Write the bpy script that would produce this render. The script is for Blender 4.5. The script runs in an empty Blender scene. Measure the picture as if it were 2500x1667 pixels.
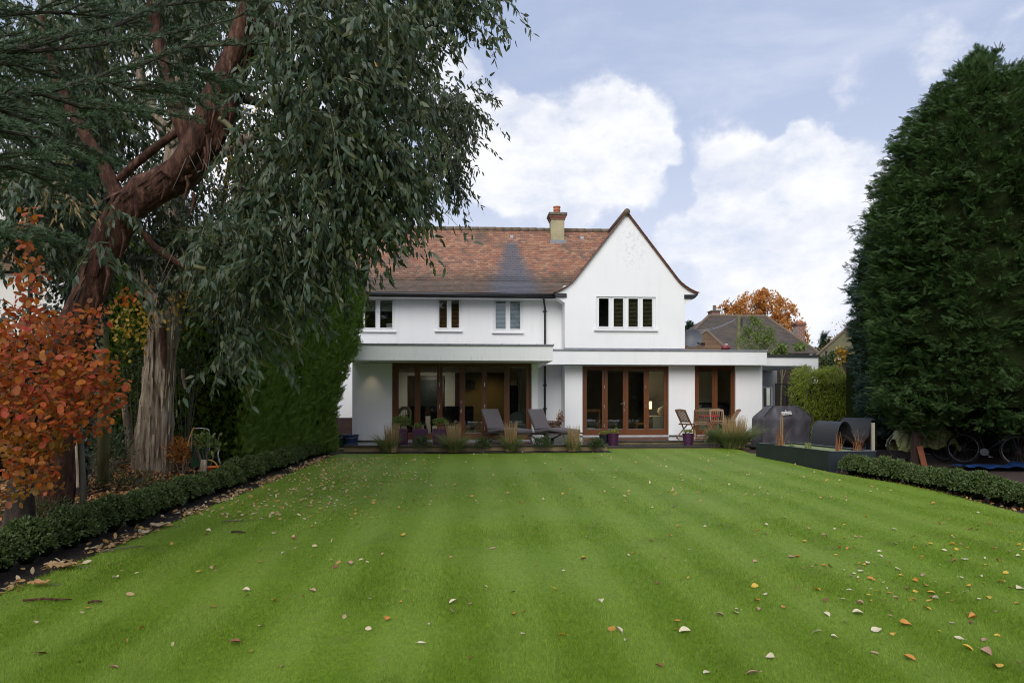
import bpy, math, random
import numpy as np
from mathutils import Vector, Matrix, noise as mnoise

random.seed(7)
rng = np.random.default_rng(11)
scene = bpy.context.scene
col = scene.collection
R = math.radians

# ------------------------------------------------------------------ camera
FPX, CX, HY, YAW, EYE = 1700.0, 1250.0, 985.0, R(3.74), 1.7
cam_d = bpy.data.cameras.new('camera')
cam_d.sensor_width = 36.0
cam_d.lens = FPX / 2500 * 36.0
cam_d.shift_y = (HY - 833.5) / 2500
cam_d.clip_start, cam_d.clip_end = 0.05, 3000
cam = bpy.data.objects.new('camera', cam_d)
cam.location = (0, 0, EYE)
cam.rotation_euler = (R(90), 0, -YAW)
col.objects.link(cam)
scene.camera = cam

def ray(px, py):
    u, v = (px - CX) / FPX, (HY - py) / FPX
    s, c = math.sin(YAW), math.cos(YAW)
    return Vector((s + u * c, c - u * s, v))

def at(px, py, Y):
    """the point at depth Y seen at pixel (px, py) of the 2500 px wide photograph"""
    r = ray(px, py)
    t = Y / r.y
    return Vector((r.x * t, Y, EYE + r.z * t))

def ax(px, Y): return at(px, HY, Y).x
def az(py, Y, px=1250): return at(px, py, Y).z

SLOPE = 0.0215
def gz(Y):
    """height of the lawn, which rises gently to the house"""
    return SLOPE * min(Y, 19.4)

# ------------------------------------------------------------------ sun, sky, exposure
SUN_EL, SUN_AZ = R(38), R(197)          # azimuth clockwise from +Y: behind the camera, a little to the left
sun_d = bpy.data.lights.new('sun', 'SUN')
sun_d.energy = 1.75
sun_d.angle = R(50)
sun_d.color = (1.0, 0.96, 0.90)
sun = bpy.data.objects.new('sun', sun_d)
sv = Vector((math.sin(SUN_AZ) * math.cos(SUN_EL), math.cos(SUN_AZ) * math.cos(SUN_EL), math.sin(SUN_EL)))
sun.rotation_euler = (-sv).to_track_quat('-Z', 'Y').to_euler()
sun.location = (-4, -8, 14)
col.objects.link(sun)

scene.view_settings.view_transform = 'Standard'
scene.view_settings.look = 'None'
scene.view_settings.exposure = 0.64
scene.view_settings.gamma = 1.0
scene.view_settings.use_curve_mapping = False
scene.render.engine = 'CYCLES'
scene.cycles.max_bounces = 8
scene.cycles.transparent_max_bounces = 12
scene.cycles.use_denoising = True
scene.cycles.filter_width = 1.05

class NT:
    """small helper round a node tree"""
    def __init__(s, tree): s.t = tree; s.n = tree.nodes; s.l = tree.links
    def new(s, kind, **kw):
        n = s.n.new(kind)
        for k, v in kw.items(): setattr(n, k, v)
        return n
    def link(s, a, b): s.l.new(a, b)
    def math(s, op, a, b=None, c=None, clamp=False):
        n = s.new('ShaderNodeMath', operation=op, use_clamp=clamp)
        for i, x in enumerate((a, b, c)):
            if x is None: continue
            if isinstance(x, (int, float)): n.inputs[i].default_value = x
            else: s.link(x, n.inputs[i])
        return n.outputs[0]
    def smooth(s, x, lo, hi, a=0.0, b=1.0):
        n = s.new('ShaderNodeMapRange', interpolation_type='SMOOTHSTEP')
        s.link(x, n.inputs[0])
        for i, v in enumerate((lo, hi, a, b)): n.inputs[1 + i].default_value = v
        return n.outputs[0]
    def noise(s, vec, scale, detail=5, rough=0.55, dist=0.0):
        n = s.new('ShaderNodeTexNoise')
        if vec is not None: s.link(vec, n.inputs['Vector'])
        n.inputs['Scale'].default_value = scale
        n.inputs['Detail'].default_value = detail
        n.inputs['Roughness'].default_value = rough
        n.inputs['Distortion'].default_value = dist
        return n.outputs[0]
    def ramp(s, fac, stops):
        n = s.new('ShaderNodeValToRGB')
        el = n.color_ramp.elements
        while len(el) > 1: el.remove(el[-1])
        el[0].position = stops[0][0]; el[0].color = (*stops[0][1], 1)
        for p, c in stops[1:]:
            e = el.new(p); e.color = (*c, 1)
        s.link(fac, n.inputs[0])
        return n.outputs[0]
    def mix(s, fac, a, b, mode='MIX'):
        n = s.new('ShaderNodeMix', data_type='RGBA', blend_type=mode)
        n.clamp_factor = True
        for i, x in ((0, fac), (6, a), (7, b)):
            if isinstance(x, (int, float)): n.inputs[i].default_value = x
            elif isinstance(x, tuple): n.inputs[i].default_value = (*x, 1)
            else: s.link(x, n.inputs[i])
        return n.outputs[2]
    def mapv(s, vec, scale=(1, 1, 1), rot=(0, 0, 0), loc=(0, 0, 0)):
        n = s.new('ShaderNodeMapping')
        s.link(vec, n.inputs[0])
        n.inputs['Scale'].default_value = scale
        n.inputs['Rotation'].default_value = rot
        n.inputs['Location'].default_value = loc
        return n.outputs[0]

def build_world():
    w = bpy.data.worlds.new('World'); scene.world = w
    w.use_nodes = True
    N = NT(w.node_tree); N.n.clear()
    out = N.new('ShaderNodeOutputWorld'); bg = N.new('ShaderNodeBackground')
    N.link(bg.outputs[0], out.inputs[0])
    STR = 0.12
    bg.inputs[1].default_value = STR
    sky = N.new('ShaderNodeTexSky', sky_type='NISHITA')
    sky.sun_disc = False
    sky.sun_elevation = SUN_EL; sky.sun_rotation = SUN_AZ
    sky.air_density = 1.0; sky.dust_density = 2.0; sky.ozone_density = 1.6
    tc = N.new('ShaderNodeTexCoord')
    d = tc.outputs['Generated']
    # thin high veil whitens the blue all over the dome, more towards the horizon
    sep = N.new('ShaderNodeSeparateXYZ'); N.link(d, sep.inputs[0])
    z = sep.outputs[2]
    veil = N.smooth(z, 0.0, 0.75, 0.90, 0.78)
    base = N.mix(veil, sky.outputs[0], tuple(c / STR for c in (0.325, 0.372, 0.505)))
    low = N.smooth(z, 0.0, 0.46, 0.95, 0.0)
    wisp = N.noise(N.mapv(d, (1, 1, 2.6), (0.2, 0.3, 0.4)), 2.6, 9, 0.6, 0.4)
    low = N.math('MAXIMUM', low, N.smooth(wisp, 0.46, 0.78, 0.0, 0.5))
    base = N.mix(low, base, tuple(c / STR for c in (0.54, 0.57, 0.65)))
    # cumulus: banks where the photograph has them, and banks like them all round the dome
    banks = [(1195, 275, 4.2), (1250, 345, 5.0), (1150, 330, 4.6), (1380, 330, 5.2), (1500, 300, 4.8), (1600, 270, 3.4), (1640, 310, 2.0), (1440, 400, 5.0),
             (1310, 430, 4.4), (1540, 400, 3.6), (1775, 390, 4.6), (1850, 430, 6.0), (1800, 480, 5.5), (1960, 350, 3.4), (2000, 420, 6.5), (2080, 480, 7), (1750, 560, 4.0),
             (1640, 570, 3.2), (1900, 590, 6), (1960, 720, 6), (1780, 660, 5), (1050, 190, 5), (1000, 120, 4), (2230, 90, 4.0), (2290, 140, 3.0), (2010, 170, 3.4), (2060, 200, 2.4),
             (2450, 200, 6), (1380, 520, 3.6), (600, 150, 9), (350, 350, 9), (700, 420, 9), (100, 500, 9)]
    wob = N.new('ShaderNodeTexNoise'); N.link(d, wob.inputs['Vector'])
    wob.inputs['Scale'].default_value = 5.5; wob.inputs['Detail'].default_value = 7; wob.inputs['Roughness'].default_value = 0.62
    ws = N.new('ShaderNodeVectorMath', operation='SUBTRACT'); N.link(wob.outputs['Color'], ws.inputs[0]); ws.inputs[1].default_value = (0.5, 0.5, 0.5)
    wm = N.new('ShaderNodeVectorMath', operation='MULTIPLY_ADD'); N.link(ws.outputs[0], wm.inputs[0]); wm.inputs[1].default_value = (0.12, 0.12, 0.12); N.link(d, wm.inputs[2])
    nz = N.new('ShaderNodeVectorMath', operation='NORMALIZE'); N.link(wm.outputs[0], nz.inputs[0])
    dn = nz.outputs[0]
    rs = random.Random(5)
    cent = [(ray(px, py + (38 if 200 < py < 500 and px > 1090 else 0)).normalized(), rr, w) for (px, py, rr), w in [((b[0], b[1], b[2]), 0.42 if b[0] > 1980 and b[1] < 250 else 1.0) for b in banks]]
    for i in range(26):
        a = R(rs.uniform(50, 320)); e = R(rs.uniform(6, 60))
        cent.append((Vector((math.sin(a) * math.cos(e), math.cos(a) * math.cos(e), math.sin(e))), rs.uniform(9, 16), 1.0))
    acc = None
    for c, rr, wgt in cent:
        dp = N.new('ShaderNodeVectorMath', operation='DOT_PRODUCT')
        N.link(dn, dp.inputs[0]); dp.inputs[1].default_value = c
        m = N.smooth(dp.outputs['Value'], math.cos(R(rr * 0.90)), math.cos(R(rr * 0.12)), 0.0, wgt)
        acc = m if acc is None else N.math('ADD', acc, m)
    acc = N.math('MINIMUM', acc, 1.0)
    dm = N.mapv(d, (1, 1, 1.7))
    f1 = N.noise(dm, 7.0, 9, 0.62)
    f2 = N.noise(dm, 24.0, 7, 0.62)
    fld = N.math('ADD', acc, N.math('MULTIPLY', N.math('SUBTRACT', f1, 0.5), 2.7))
    fld = N.math('ADD', fld, N.math('MULTIPLY', N.math('SUBTRACT', f2, 0.5), 0.75))
    mask = N.smooth(fld, 0.26, 1.35)
    puff = N.noise(dm, 11.0, 6, 0.55, 0.3)
    ccol = N.ramp(puff, [(0.30, (0.50, 0.525, 0.60)), (0.56, (0.66, 0.665, 0.68))])
    csc = N.mix(1.0, ccol, (1 / STR,) * 3, 'MULTIPLY')
    N.link(N.mix(N.math('MULTIPLY', mask, 0.94), base, csc), bg.inputs[0])
build_world()

# ------------------------------------------------------------------ materials
def new_mat(name):
    m = bpy.data.materials.new(name); m.use_nodes = True
    N = NT(m.node_tree)
    return m, N, N.n['Principled BSDF']

def pos_out(N): return N.new('ShaderNodeNewGeometry').outputs['Position']
def obj_out(N): return N.new('ShaderNodeTexCoord').outputs['Object']
def island(N):
    g = N.new('ShaderNodeNewGeometry').outputs['Random Per Island']
    o = N.new('ShaderNodeObjectInfo').outputs['Random']
    return N.math('FRACT', N.math('ADD', g, o))

def pm(name, c1, c2=None, scale=6.0, rough=0.6, bump=0.0, bscale=None, spec=0.5, metal=0.0, stretch=(1, 1, 1), detail=6, world=True, lo=0.35, hi=0.65, bdist=0.01):
    """procedural surface: two colours broken up by noise, with a fine relief"""
    m, N, B = new_mat(name)
    v = N.mapv(pos_out(N) if world else obj_out(N), stretch)
    c2 = c2 or tuple(x * 0.82 for x in c1)
    f = N.noise(v, scale, detail)
    N.link(N.ramp(f, [(lo, c1), (hi, c2)]), B.inputs['Base Color'])
    B.inputs['Roughness'].default_value = rough
    B.inputs['Specular IOR Level'].default_value = spec
    B.inputs['Metallic'].default_value = metal
    if bump:
        bp = N.new('ShaderNodeBump'); bp.inputs['Strength'].default_value = bump; bp.inputs['Distance'].default_value = bdist
        N.link(N.noise(v, bscale or scale * 5, 5), bp.inputs['Height']); N.link(bp.outputs[0], B.inputs['Normal'])
    return m

def fm(name, cols, rough=0.5, trans=0.3, spec=0.4, tboost=1.3):
    """leaf material: every leaf its own hue, some light coming through"""
    m, N, B = new_mat(name)
    out = N.n['Material Output']
    k = len(cols)
    c = N.ramp(island(N), [((i + 0.5) / k, x) for i, x in enumerate(cols)])
    N.link(c, B.inputs['Base Color'])
    B.inputs['Roughness'].default_value = rough
    B.inputs['Specular IOR Level'].default_value = spec
    if trans > 0:
        t = N.new('ShaderNodeBsdfTranslucent')
        N.link(N.mix(1.0, c, (tboost, tboost, tboost * 0.8), 'MULTIPLY'), t.inputs[0])
        mx = N.new('ShaderNodeMixShader'); mx.inputs[0].default_value = trans
        N.link(B.outputs[0], mx.inputs[1]); N.link(t.outputs[0], mx.inputs[2]); N.link(mx.outputs[0], out.inputs[0])
    return m

def wood_mat(name, c1, c2, rough=0.5, scale=3.0, axis=(8, 8, 0.6)):
    m, N, B = new_mat(name)
    v = N.mapv(obj_out(N), axis)
    f = N.noise(v, scale * 4, 6, 0.6, 0.6)
    rnd = N.new('ShaderNodeObjectInfo').outputs['Random']
    c = N.ramp(f, [(0.3, c1), (0.7, c2)])
    c = N.mix(N.math('MULTIPLY', rnd, 0.35), c, tuple(x * 0.6 for x in c2))
    N.link(c, B.inputs['Base Color']); B.inputs['Roughness'].default_value = rough
    bp = N.new('ShaderNodeBump'); bp.inputs['Strength'].default_value = 0.25; bp.inputs['Distance'].default_value = 0.003
    N.link(f, bp.inputs['Height']); N.link(bp.outputs[0], B.inputs['Normal'])
    return m

def render_mat():
    """white painted render with faint unevenness and, low on the parapet, green streaks"""
    m, N, B = new_mat('white_render')
    p = pos_out(N)
    a = N.noise(p, 0.9, 6); b = N.noise(N.mapv(p, (1, 1, 0.12)), 5.0, 5)
    c = N.ramp(a, [(0.3, (0.86, 0.865, 0.87)), (0.7, (0.82, 0.83, 0.84))])
    c = N.mix(N.math('MULTIPLY', N.smooth(b, 0.50, 0.78), 0.15), c, (0.50, 0.51, 0.46))
    # paint flaked in patches on the gable
    fl = N.noise(p, 9.0, 4, 0.7)
    sep = N.new('ShaderNodeSeparateXYZ'); N.link(p, sep.inputs[0])
    gd = N.new('ShaderNodeVectorMath', operation='DISTANCE'); N.link(N.mapv(p, (1.6, 1, 0.9)), gd.inputs[0])
    g0 = at(1545, 600, 23.2); gd.inputs[1].default_value = (g0.x * 1.6, g0.y, g0.z * 0.9)
    k = N.math('MULTIPLY', N.smooth(gd.outputs['Value'], 0.2, 1.1, 1, 0), N.smooth(fl, 0.54, 0.58))
    c = N.mix(N.math('MULTIPLY', k, 0.55), c, (0.62, 0.62, 0.66))
    # algae streaks low on the left parapet
    st = N.noise(N.mapv(p, (9, 1, 0.7)), 2.2, 5, 0.65)
    zz = N.smooth(sep.outputs[2], 2.88, 3.10, 1, 0)
    yy = N.smooth(sep.outputs[1], 19.2, 19.3, 1, 0)
    k2 = N.math('MULTIPLY', N.math('MULTIPLY', zz, yy), N.smooth(st, 0.54, 0.68))
    c = N.mix(N.math('MULTIPLY', k2, 0.35), c, (0.33, 0.35, 0.26))
    # splash dirt at the foot of the walls
    k3 = N.math('MULTIPLY', N.smooth(sep.outputs[2], 0.55, 0.95, 1, 0), N.smooth(a, 0.35, 0.7))
    c = N.mix(N.math('MULTIPLY', k3, 0.30), c, (0.50, 0.49, 0.44))
    N.link(c, B.inputs['Base Color']); B.inputs['Roughness'].default_value = 0.85
    bp = N.new('ShaderNodeBump'); bp.inputs['Strength'].default_value = 0.12; bp.inputs['Distance'].default_value = 0.01
    N.link(N.noise(p, 14.0, 8, 0.6), bp.inputs['Height']); N.link(bp.outputs[0], B.inputs['Normal'])
    return m

def tile_mat(name, cols, rowdark, spot=None, lo_z=5.3, hi_z=7.3):
    """clay tiles: each its own colour, lichen and soot in patches and along the lowest courses"""
    m, N, B = new_mat(name)
    p = pos_out(N)
    k = len(cols)
    c = N.ramp(island(N), [((i + 0.5) / k, x) for i, x in enumerate(cols)])
    sep = N.new('ShaderNodeSeparateXYZ'); N.link(p, sep.inputs[0])
    n1 = N.noise(p, 0.75, 6, 0.6); n2 = N.noise(p, 5.0, 6, 0.65)
    low = N.math('ADD', N.smooth(sep.outputs[2], lo_z, hi_z, 0.85, 0.0), N.math('MULTIPLY', N.math('SUBTRACT', n2, 0.5), 0.9))
    grime = N.math('MAXIMUM', N.smooth(n1, 0.48, 0.72), N.smooth(low, 0.22, 0.72))
    c = N.mix(N.math('MULTIPLY', grime, 0.78), c, rowdark)
    c = N.mix(N.math('MULTIPLY', N.smooth(n2, 0.60, 0.72), 0.5), c, (0.13, 0.125, 0.085))
    if spot is not None:
        (x0, z0, w0, z1, w1) = spot      # a wedge of slate-blue run-off widening down the slope
        t = N.smooth(sep.outputs[2], z1, z0, 1, 0)
        wid = N.math('MULTIPLY_ADD', t, w1 - w0, w0)
        dx = N.math('DIVIDE', N.math('ABSOLUTE', N.math('ADD', N.math('SUBTRACT', sep.outputs[0], x0), N.math('MULTIPLY', N.math('SUBTRACT', n2, 0.5), 0.35))), wid)
        kk = N.math('MULTIPLY', N.smooth(dx, 0.35, 1.35, 1, 0), N.smooth(sep.outputs[2], z0 - 0.35, z0 + 0.05, 1, 0))
        c = N.mix(N.math('MULTIPLY', kk, 0.88), c, (0.085, 0.092, 0.115))
    N.link(c, B.inputs['Base Color']); B.inputs['Roughness'].default_value = 0.75
    bp = N.new('ShaderNodeBump'); bp.inputs['Strength'].default_value = 0.3; bp.inputs['Distance'].default_value = 0.004
    N.link(N.noise(p, 40, 4), bp.inputs['Height']); N.link(bp.outputs[0], B.inputs['Normal'])
    return m

def glass_mat(name='window_glass', tint=(0.86, 0.90, 0.89), refl=1.0):
    m, N, B = new_mat(name)
    out = N.n['Material Output']; N.n.remove(B)
    tr = N.new('ShaderNodeBsdfTransparent'); tr.inputs[0].default_value = (*tint, 1)
    gl = N.new('ShaderNodeBsdfGlossy'); gl.inputs['Roughness'].default_value = 0.01
    gl.inputs['Color'].default_value = (1, 1, 1, 1)
    fr = N.new('ShaderNodeFresnel'); fr.inputs['IOR'].default_value = 1.52
    bp = N.new('ShaderNodeBump'); bp.inputs['Strength'].default_value = 0.03; bp.inputs['Distance'].default_value = 0.02
    N.link(N.noise(pos_out(N), 1.4, 2), bp.inputs['Height']); N.link(bp.outputs[0], gl.inputs['Normal'])
    mx = N.new('ShaderNodeMixShader')
    N.link(N.math('MULTIPLY', fr.outputs[0], 1.15 * refl, clamp=True), mx.inputs[0])
    N.link(tr.outputs[0], mx.inputs[1]); N.link(gl.outputs[0], mx.inputs[2]); N.link(mx.outputs[0], out.inputs[0])
    return m

STRIPE_P, STRIPE_0 = 0.79, -0.42
def stripe_node(N, p):
    """1 where the mower went one way, 0 where it went the other"""
    sep = N.new('ShaderNodeSeparateXYZ'); N.link(p, sep.inputs[0])
    wob = N.math('MULTIPLY', N.math('SUBTRACT', N.noise(p, 0.9, 5, 0.65), 0.5), 0.42)
    x = N.math('ADD', sep.outputs[0], wob)
    s = N.math('COSINE', N.math('MULTIPLY', N.math('SUBTRACT', x, STRIPE_0), 2 * math.pi / STRIPE_P))
    return N.smooth(s, -0.75, 0.75, 0.24, 0.80)

def lawn_mat(name, blades=False):
    m, N, B = new_mat(name)
    out = N.n['Material Output']
    p = pos_out(N)
    s = stripe_node(N, p)
    n1 = N.noise(p, 0.55, 6, 0.6); n2 = N.noise(N.mapv(p, (1, 0.5, 1)), 38, 5, 0.7)
    lay_a = N.mix(n1, (0.168, 0.274, 0.024), (0.196, 0.288, 0.040))
    lay_b = N.mix(n1, (0.120, 0.222, 0.009), (0.150, 0.242, 0.014))
    c = N.mix(s, lay_b, lay_a)  # light and dark sheen of the bent blades put into the stripe colours
    if blades:
        r = N.new('ShaderNodeNewGeometry').outputs['Random Per Island']
        c = N.mix(1.0, c, N.ramp(r, [(0.0, (0.62, 0.66, 0.5)), (0.5, (1.0, 1.0, 1.0)), (0.92, (1.35, 1.25, 1.3)), (1.0, (1.9, 1.6, 2.2))]), 'MULTIPLY')
    else:
        c = N.mix(1.0, c, N.ramp(n2, [(0.3, (0.62, 0.66, 0.5)), (0.7, (1.28, 1.2, 1.25))]), 'MULTIPLY')
    moss = N.smooth(N.noise(p, 1.7, 6, 0.65), 0.52, 0.72)
    c = N.mix(N.math('MULTIPLY', moss, 0.42), c, (0.085, 0.140, 0.010))
    thin = N.smooth(N.noise(p, 4.2, 6, 0.7), 0.56, 0.70)
    c = N.mix(N.math('MULTIPLY', thin, 0.5), c, (0.20, 0.235, 0.055))
    bare = N.smooth(N.noise(p, 9.0, 4, 0.6), 0.66, 0.74)
    c = N.mix(N.math('MULTIPLY', bare, 0.5), c, (0.055, 0.085, 0.012))
    N.link(c, B.inputs['Base Color'])
    B.inputs['Roughness'].default_value = 0.6; B.inputs['Specular IOR Level'].default_value = 0.25
    if blades:
        t = N.new('ShaderNodeBsdfTranslucent'); N.link(N.mix(1.0, c, (1.3, 1.35, 0.8), 'MULTIPLY'), t.inputs[0])
        mx = N.new('ShaderNodeMixShader'); mx.inputs[0].default_value = 0.35
        N.link(B.outputs[0], mx.inputs[1]); N.link(t.outputs[0], mx.inputs[2]); N.link(mx.outputs[0], out.inputs[0])
    else:
        bp = N.new('ShaderNodeBump'); bp.inputs['Strength'].default_value = 0.7; bp.inputs['Distance'].default_value = 0.03
        N.link(n2, bp.inputs['Height']); N.link(bp.outputs[0], B.inputs['Normal'])
    return m

def bark_mat(name, c1, c2, c3, scale=5, vs=0.22, rough=0.85, bump=0.8):
    m, N, B = new_mat(name)
    p = pos_out(N)
    v = N.mapv(p, (1, 1, vs))
    f = N.noise(v, scale * 2.2, 8, 0.65, 0.4); g = N.noise(v, scale * 0.6, 4, 0.6)
    c = N.ramp(f, [(0.32, c1), (0.52, c2), (0.70, c3)])
    c = N.mix(N.smooth(g, 0.5, 0.75, 0, 0.6), c, c1)
    N.link(c, B.inputs['Base Color']); B.inputs['Roughness'].default_value = rough; B.inputs['Specular IOR Level'].default_value = 0.25
    bp = N.new('ShaderNodeBump'); bp.inputs['Strength'].default_value = bump; bp.inputs['Distance'].default_value = 0.06
    N.link(N.math('ADD', f, N.math('MULTIPLY', g, 1.5)), bp.inputs['Height']); N.link(bp.outputs[0], B.inputs['Normal'])
    return m

def brick_mat(name, a, b, mortar, scale=8.0):
    m, N, B = new_mat(name)
    p = N.new('ShaderNodeTexCoord').outputs['Object']
    v = N.mapv(p, (1, 1, 1), (R(90), 0, 0))
    br = N.new('ShaderNodeTexBrick'); N.link(v, br.inputs['Vector'])
    br.inputs['Color1'].default_value = (*a, 1); br.inputs['Color2'].default_value = (*b, 1); br.inputs['Mortar'].default_value = (*mortar, 1)
    br.inputs['Scale'].default_value = scale; br.inputs['Mortar Size'].default_value = 0.02
    N.link(br.outputs[0], B.inputs['Base Color']); B.inputs['Roughness'].default_value = 0.9
    return m

M = {}
M['render'] = render_mat()
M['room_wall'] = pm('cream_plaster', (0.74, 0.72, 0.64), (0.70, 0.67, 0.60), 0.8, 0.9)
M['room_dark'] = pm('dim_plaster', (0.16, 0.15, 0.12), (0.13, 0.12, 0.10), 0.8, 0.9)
M['room_floor'] = pm('room_floorboards', (0.14, 0.08, 0.045), (0.10, 0.055, 0.03), 3, 0.4, stretch=(1, 8, 1))
M['tile'] = tile_mat('clay_roof_tile', [(0.28, 0.126, 0.076), (0.24, 0.106, 0.065), (0.32, 0.158, 0.094), (0.19, 0.090, 0.060), (0.27, 0.138, 0.084), (0.34, 0.20, 0.120), (0.24, 0.120, 0.078), (0.16, 0.095, 0.070)], (0.065, 0.060, 0.047),
                     spot=(at(1250, 620, 25).x, 7.75, 0.24, 5.35, 0.95))
M['verge'] = pm('verge_tile', (0.20, 0.085, 0.05), (0.10, 0.055, 0.04), 9, 0.8, 0.3)
M['ridge'] = pm('ridge_tile_clay', (0.17, 0.11, 0.07), (0.10, 0.085, 0.06), 7, 0.85, 0.3)
M['lead'] = pm('lead_sheet', (0.17, 0.18, 0.21), (0.24, 0.25, 0.28), 5, 0.45, 0.2)
M['felt'] = pm('dark_felt', (0.035, 0.036, 0.04), None, 5, 0.7, 0.2)
M['black'] = pm('black_paint', (0.016, 0.016, 0.019), (0.022, 0.022, 0.025), 4, 0.38)
M['upvc'] = pm('white_frame', (0.80, 0.81, 0.82), (0.77, 0.78, 0.79), 2, 0.35)
M['oak'] = wood_mat('door_hardwood', (0.175, 0.058, 0.016), (0.105, 0.034, 0.010), 0.38)
M['glass'] = glass_mat()
M['steel'] = pm('brushed_steel', (0.62, 0.62, 0.62), (0.5, 0.5, 0.5), 12, 0.3, metal=1.0)
M['alu'] = pm('white_threshold', (0.62, 0.64, 0.67), (0.5, 0.52, 0.55), 5, 0.4)
M['blind_dark'] = pm('bronze_blind', (0.20, 0.165, 0.085), (0.15, 0.125, 0.065), 3, 0.5)
M['blind_wood'] = pm('wooden_blind', (0.30, 0.15, 0.04), (0.22, 0.11, 0.03), 3, 0.5)
M['blind_pale'] = pm('pale_blind', (0.50, 0.57, 0.64), (0.44, 0.50, 0.57), 3, 0.6)
M['linen'] = pm('linen_blind', (0.30, 0.31, 0.26), (0.26, 0.27, 0.22), 3, 0.8)
M['dish2'] = pm('dull_zinc', (0.42, 0.43, 0.45), (0.33, 0.34, 0.36), 8, 0.5)
M['shade_wall'] = pm('shade_toned_render', (0.40, 0.40, 0.385), (0.34, 0.34, 0.33), 1.5, 0.9)  # carport shade put into the grey of this render
M['stack'] = pm('buff_render', (0.40, 0.35, 0.21), (0.30, 0.27, 0.17), 4, 0.9, 0.3)
M['rustwood'] = pm('rust_board', (0.20, 0.06, 0.022), (0.13, 0.04, 0.018), 6, 0.8, 0.3)
M['terracotta'] = pm('terracotta', (0.45, 0.16, 0.08), (0.33, 0.11, 0.06), 5, 0.75, 0.2)
M['corbel'] = pm('corbel_brick', (0.26, 0.10, 0.065), (0.14, 0.075, 0.055), 14, 0.85, 0.3)
M['mortar'] = pm('mortar_cap', (0.17, 0.15, 0.11), (0.10, 0.09, 0.07), 8, 0.9, 0.4)
M['slate'] = pm('wet_slate', (0.050, 0.050, 0.055), (0.085, 0.080, 0.078), 3.0, 0.09, 0.35, 12, spec=0.6, bdist=0.004)
M['slate_edge'] = pm('slate_edge', (0.026, 0.026, 0.028), (0.045, 0.043, 0.04), 6, 0.55, 0.3)
M['riser'] = pm('sandy_render', (0.33, 0.25, 0.12), (0.17, 0.14, 0.075), 2.2, 0.9, 0.3)
M['soil'] = pm('bed_soil', (0.018, 0.013, 0.010), (0.040, 0.028, 0.020), 9, 0.95, 0.9, 30, bdist=0.03)
M['soil_red'] = pm('dry_bed_soil', (0.034, 0.021, 0.016), (0.058, 0.036, 0.028), 9, 0.95, 0.9, 30, bdist=0.03)
M['ground'] = pm('rough_ground', (0.05, 0.055, 0.02), (0.075, 0.055, 0.03), 1.5, 0.95, 0.6, 12)
M['lawn'] = lawn_mat('lawn_turf'); M['blade'] = lawn_mat('grass_blade', True)
M['purple'] = pm('purple_glaze', (0.060, 0.014, 0.052), (0.050, 0.012, 0.044), 3, 0.42, world=False)
M['potsoil'] = pm('compost', (0.03, 0.02, 0.015), None, 20, 0.95, 0.5)
M['blackpot'] = pm('black_plastic', (0.014, 0.015, 0.022), None, 6, 0.4)
M['cushion'] = pm('grey_brown_cushion', (0.125, 0.110, 0.118), (0.108, 0.095, 0.103), 30, 0.8, 0.25, 120, world=False, bdist=0.002)
M['wicker'] = pm('brown_wicker', (0.030, 0.022, 0.019), (0.045, 0.034, 0.028), 40, 0.5, 0.7, 90, world=False)
M['chrome'] = pm('worn_aluminium', (0.42, 0.42, 0.44), (0.3, 0.3, 0.32), 8, 0.35, metal=0.9, world=False)
M['teak'] = wood_mat('weathered_teak', (0.30, 0.185, 0.10), (0.20, 0.125, 0.075), 0.65)
M['bundle'] = pm('dull_red_tarpaulin', (0.20, 0.035, 0.04), (0.15, 0.03, 0.035), 6, 0.5, world=False)
M['red'] = pm('red_enamel', (0.55, 0.035, 0.06), (0.45, 0.03, 0.05), 4, 0.35, world=False)
M['cover'] = pm('grey_vinyl_cover', (0.062, 0.060, 0.070), (0.082, 0.079, 0.092), 5, 0.42, 0.35, 9, world=False, bdist=0.02)
M['label'] = pm('white_label', (0.75, 0.75, 0.74), None, 5, 0.5)
M['pond'] = pm('blue_grey_panel', (0.017, 0.024, 0.029), (0.012, 0.018, 0.022), 4, 0.48, 0.1)
M['rim'] = pm('grey_rim', (0.10, 0.11, 0.13), (0.14, 0.15, 0.17), 4, 0.4)
M['weave'] = pm('charcoal_weave', (0.020, 0.022, 0.026), (0.034, 0.036, 0.040), 60, 0.5, 0.7, 140, world=False)
M['post'] = pm('pale_post', (0.34, 0.31, 0.24), (0.27, 0.25, 0.20), 6, 0.8, 0.2, stretch=(1, 1, 0.2))
M['rubber'] = pm('rubber', (0.014, 0.014, 0.014), None, 10, 0.7)
M['tarp'] = pm('olive_tarpaulin', (0.26, 0.275, 0.10), (0.19, 0.205, 0.075), 5, 0.5, 0.4, 14, bdist=0.02)
M['bluetarp'] = pm('blue_tarpaulin', (0.018, 0.06, 0.20), (0.012, 0.045, 0.15), 6, 0.45, 0.6, 16, bdist=0.03)
M['bikeframe'] = pm('dark_bike_paint', (0.03, 0.032, 0.05), None, 5, 0.35)
M['bikepale'] = pm('silver_bike_paint', (0.35, 0.37, 0.45), None, 5, 0.35, metal=0.4)
M['spoke'] = pm('spoke_steel', (0.25, 0.25, 0.27), None, 8, 0.35, metal=0.8)
M['dish'] = pm('grey_dish', (0.17, 0.18, 0.20), (0.14, 0.15, 0.17), 5, 0.5)
M['ntile'] = tile_mat('neighbour_tile', [(0.085, 0.068, 0.055), (0.06, 0.052, 0.046), (0.10, 0.075, 0.055), (0.075, 0.06, 0.05)], (0.035, 0.034, 0.036), lo_z=-2, hi_z=-1)
M['ntile_brown'] = tile_mat('brown_neighbour_tile', [(0.17, 0.10, 0.055), (0.13, 0.08, 0.045), (0.20, 0.12, 0.065)], (0.09, 0.065, 0.035), lo_z=-2, hi_z=-1)
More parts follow.
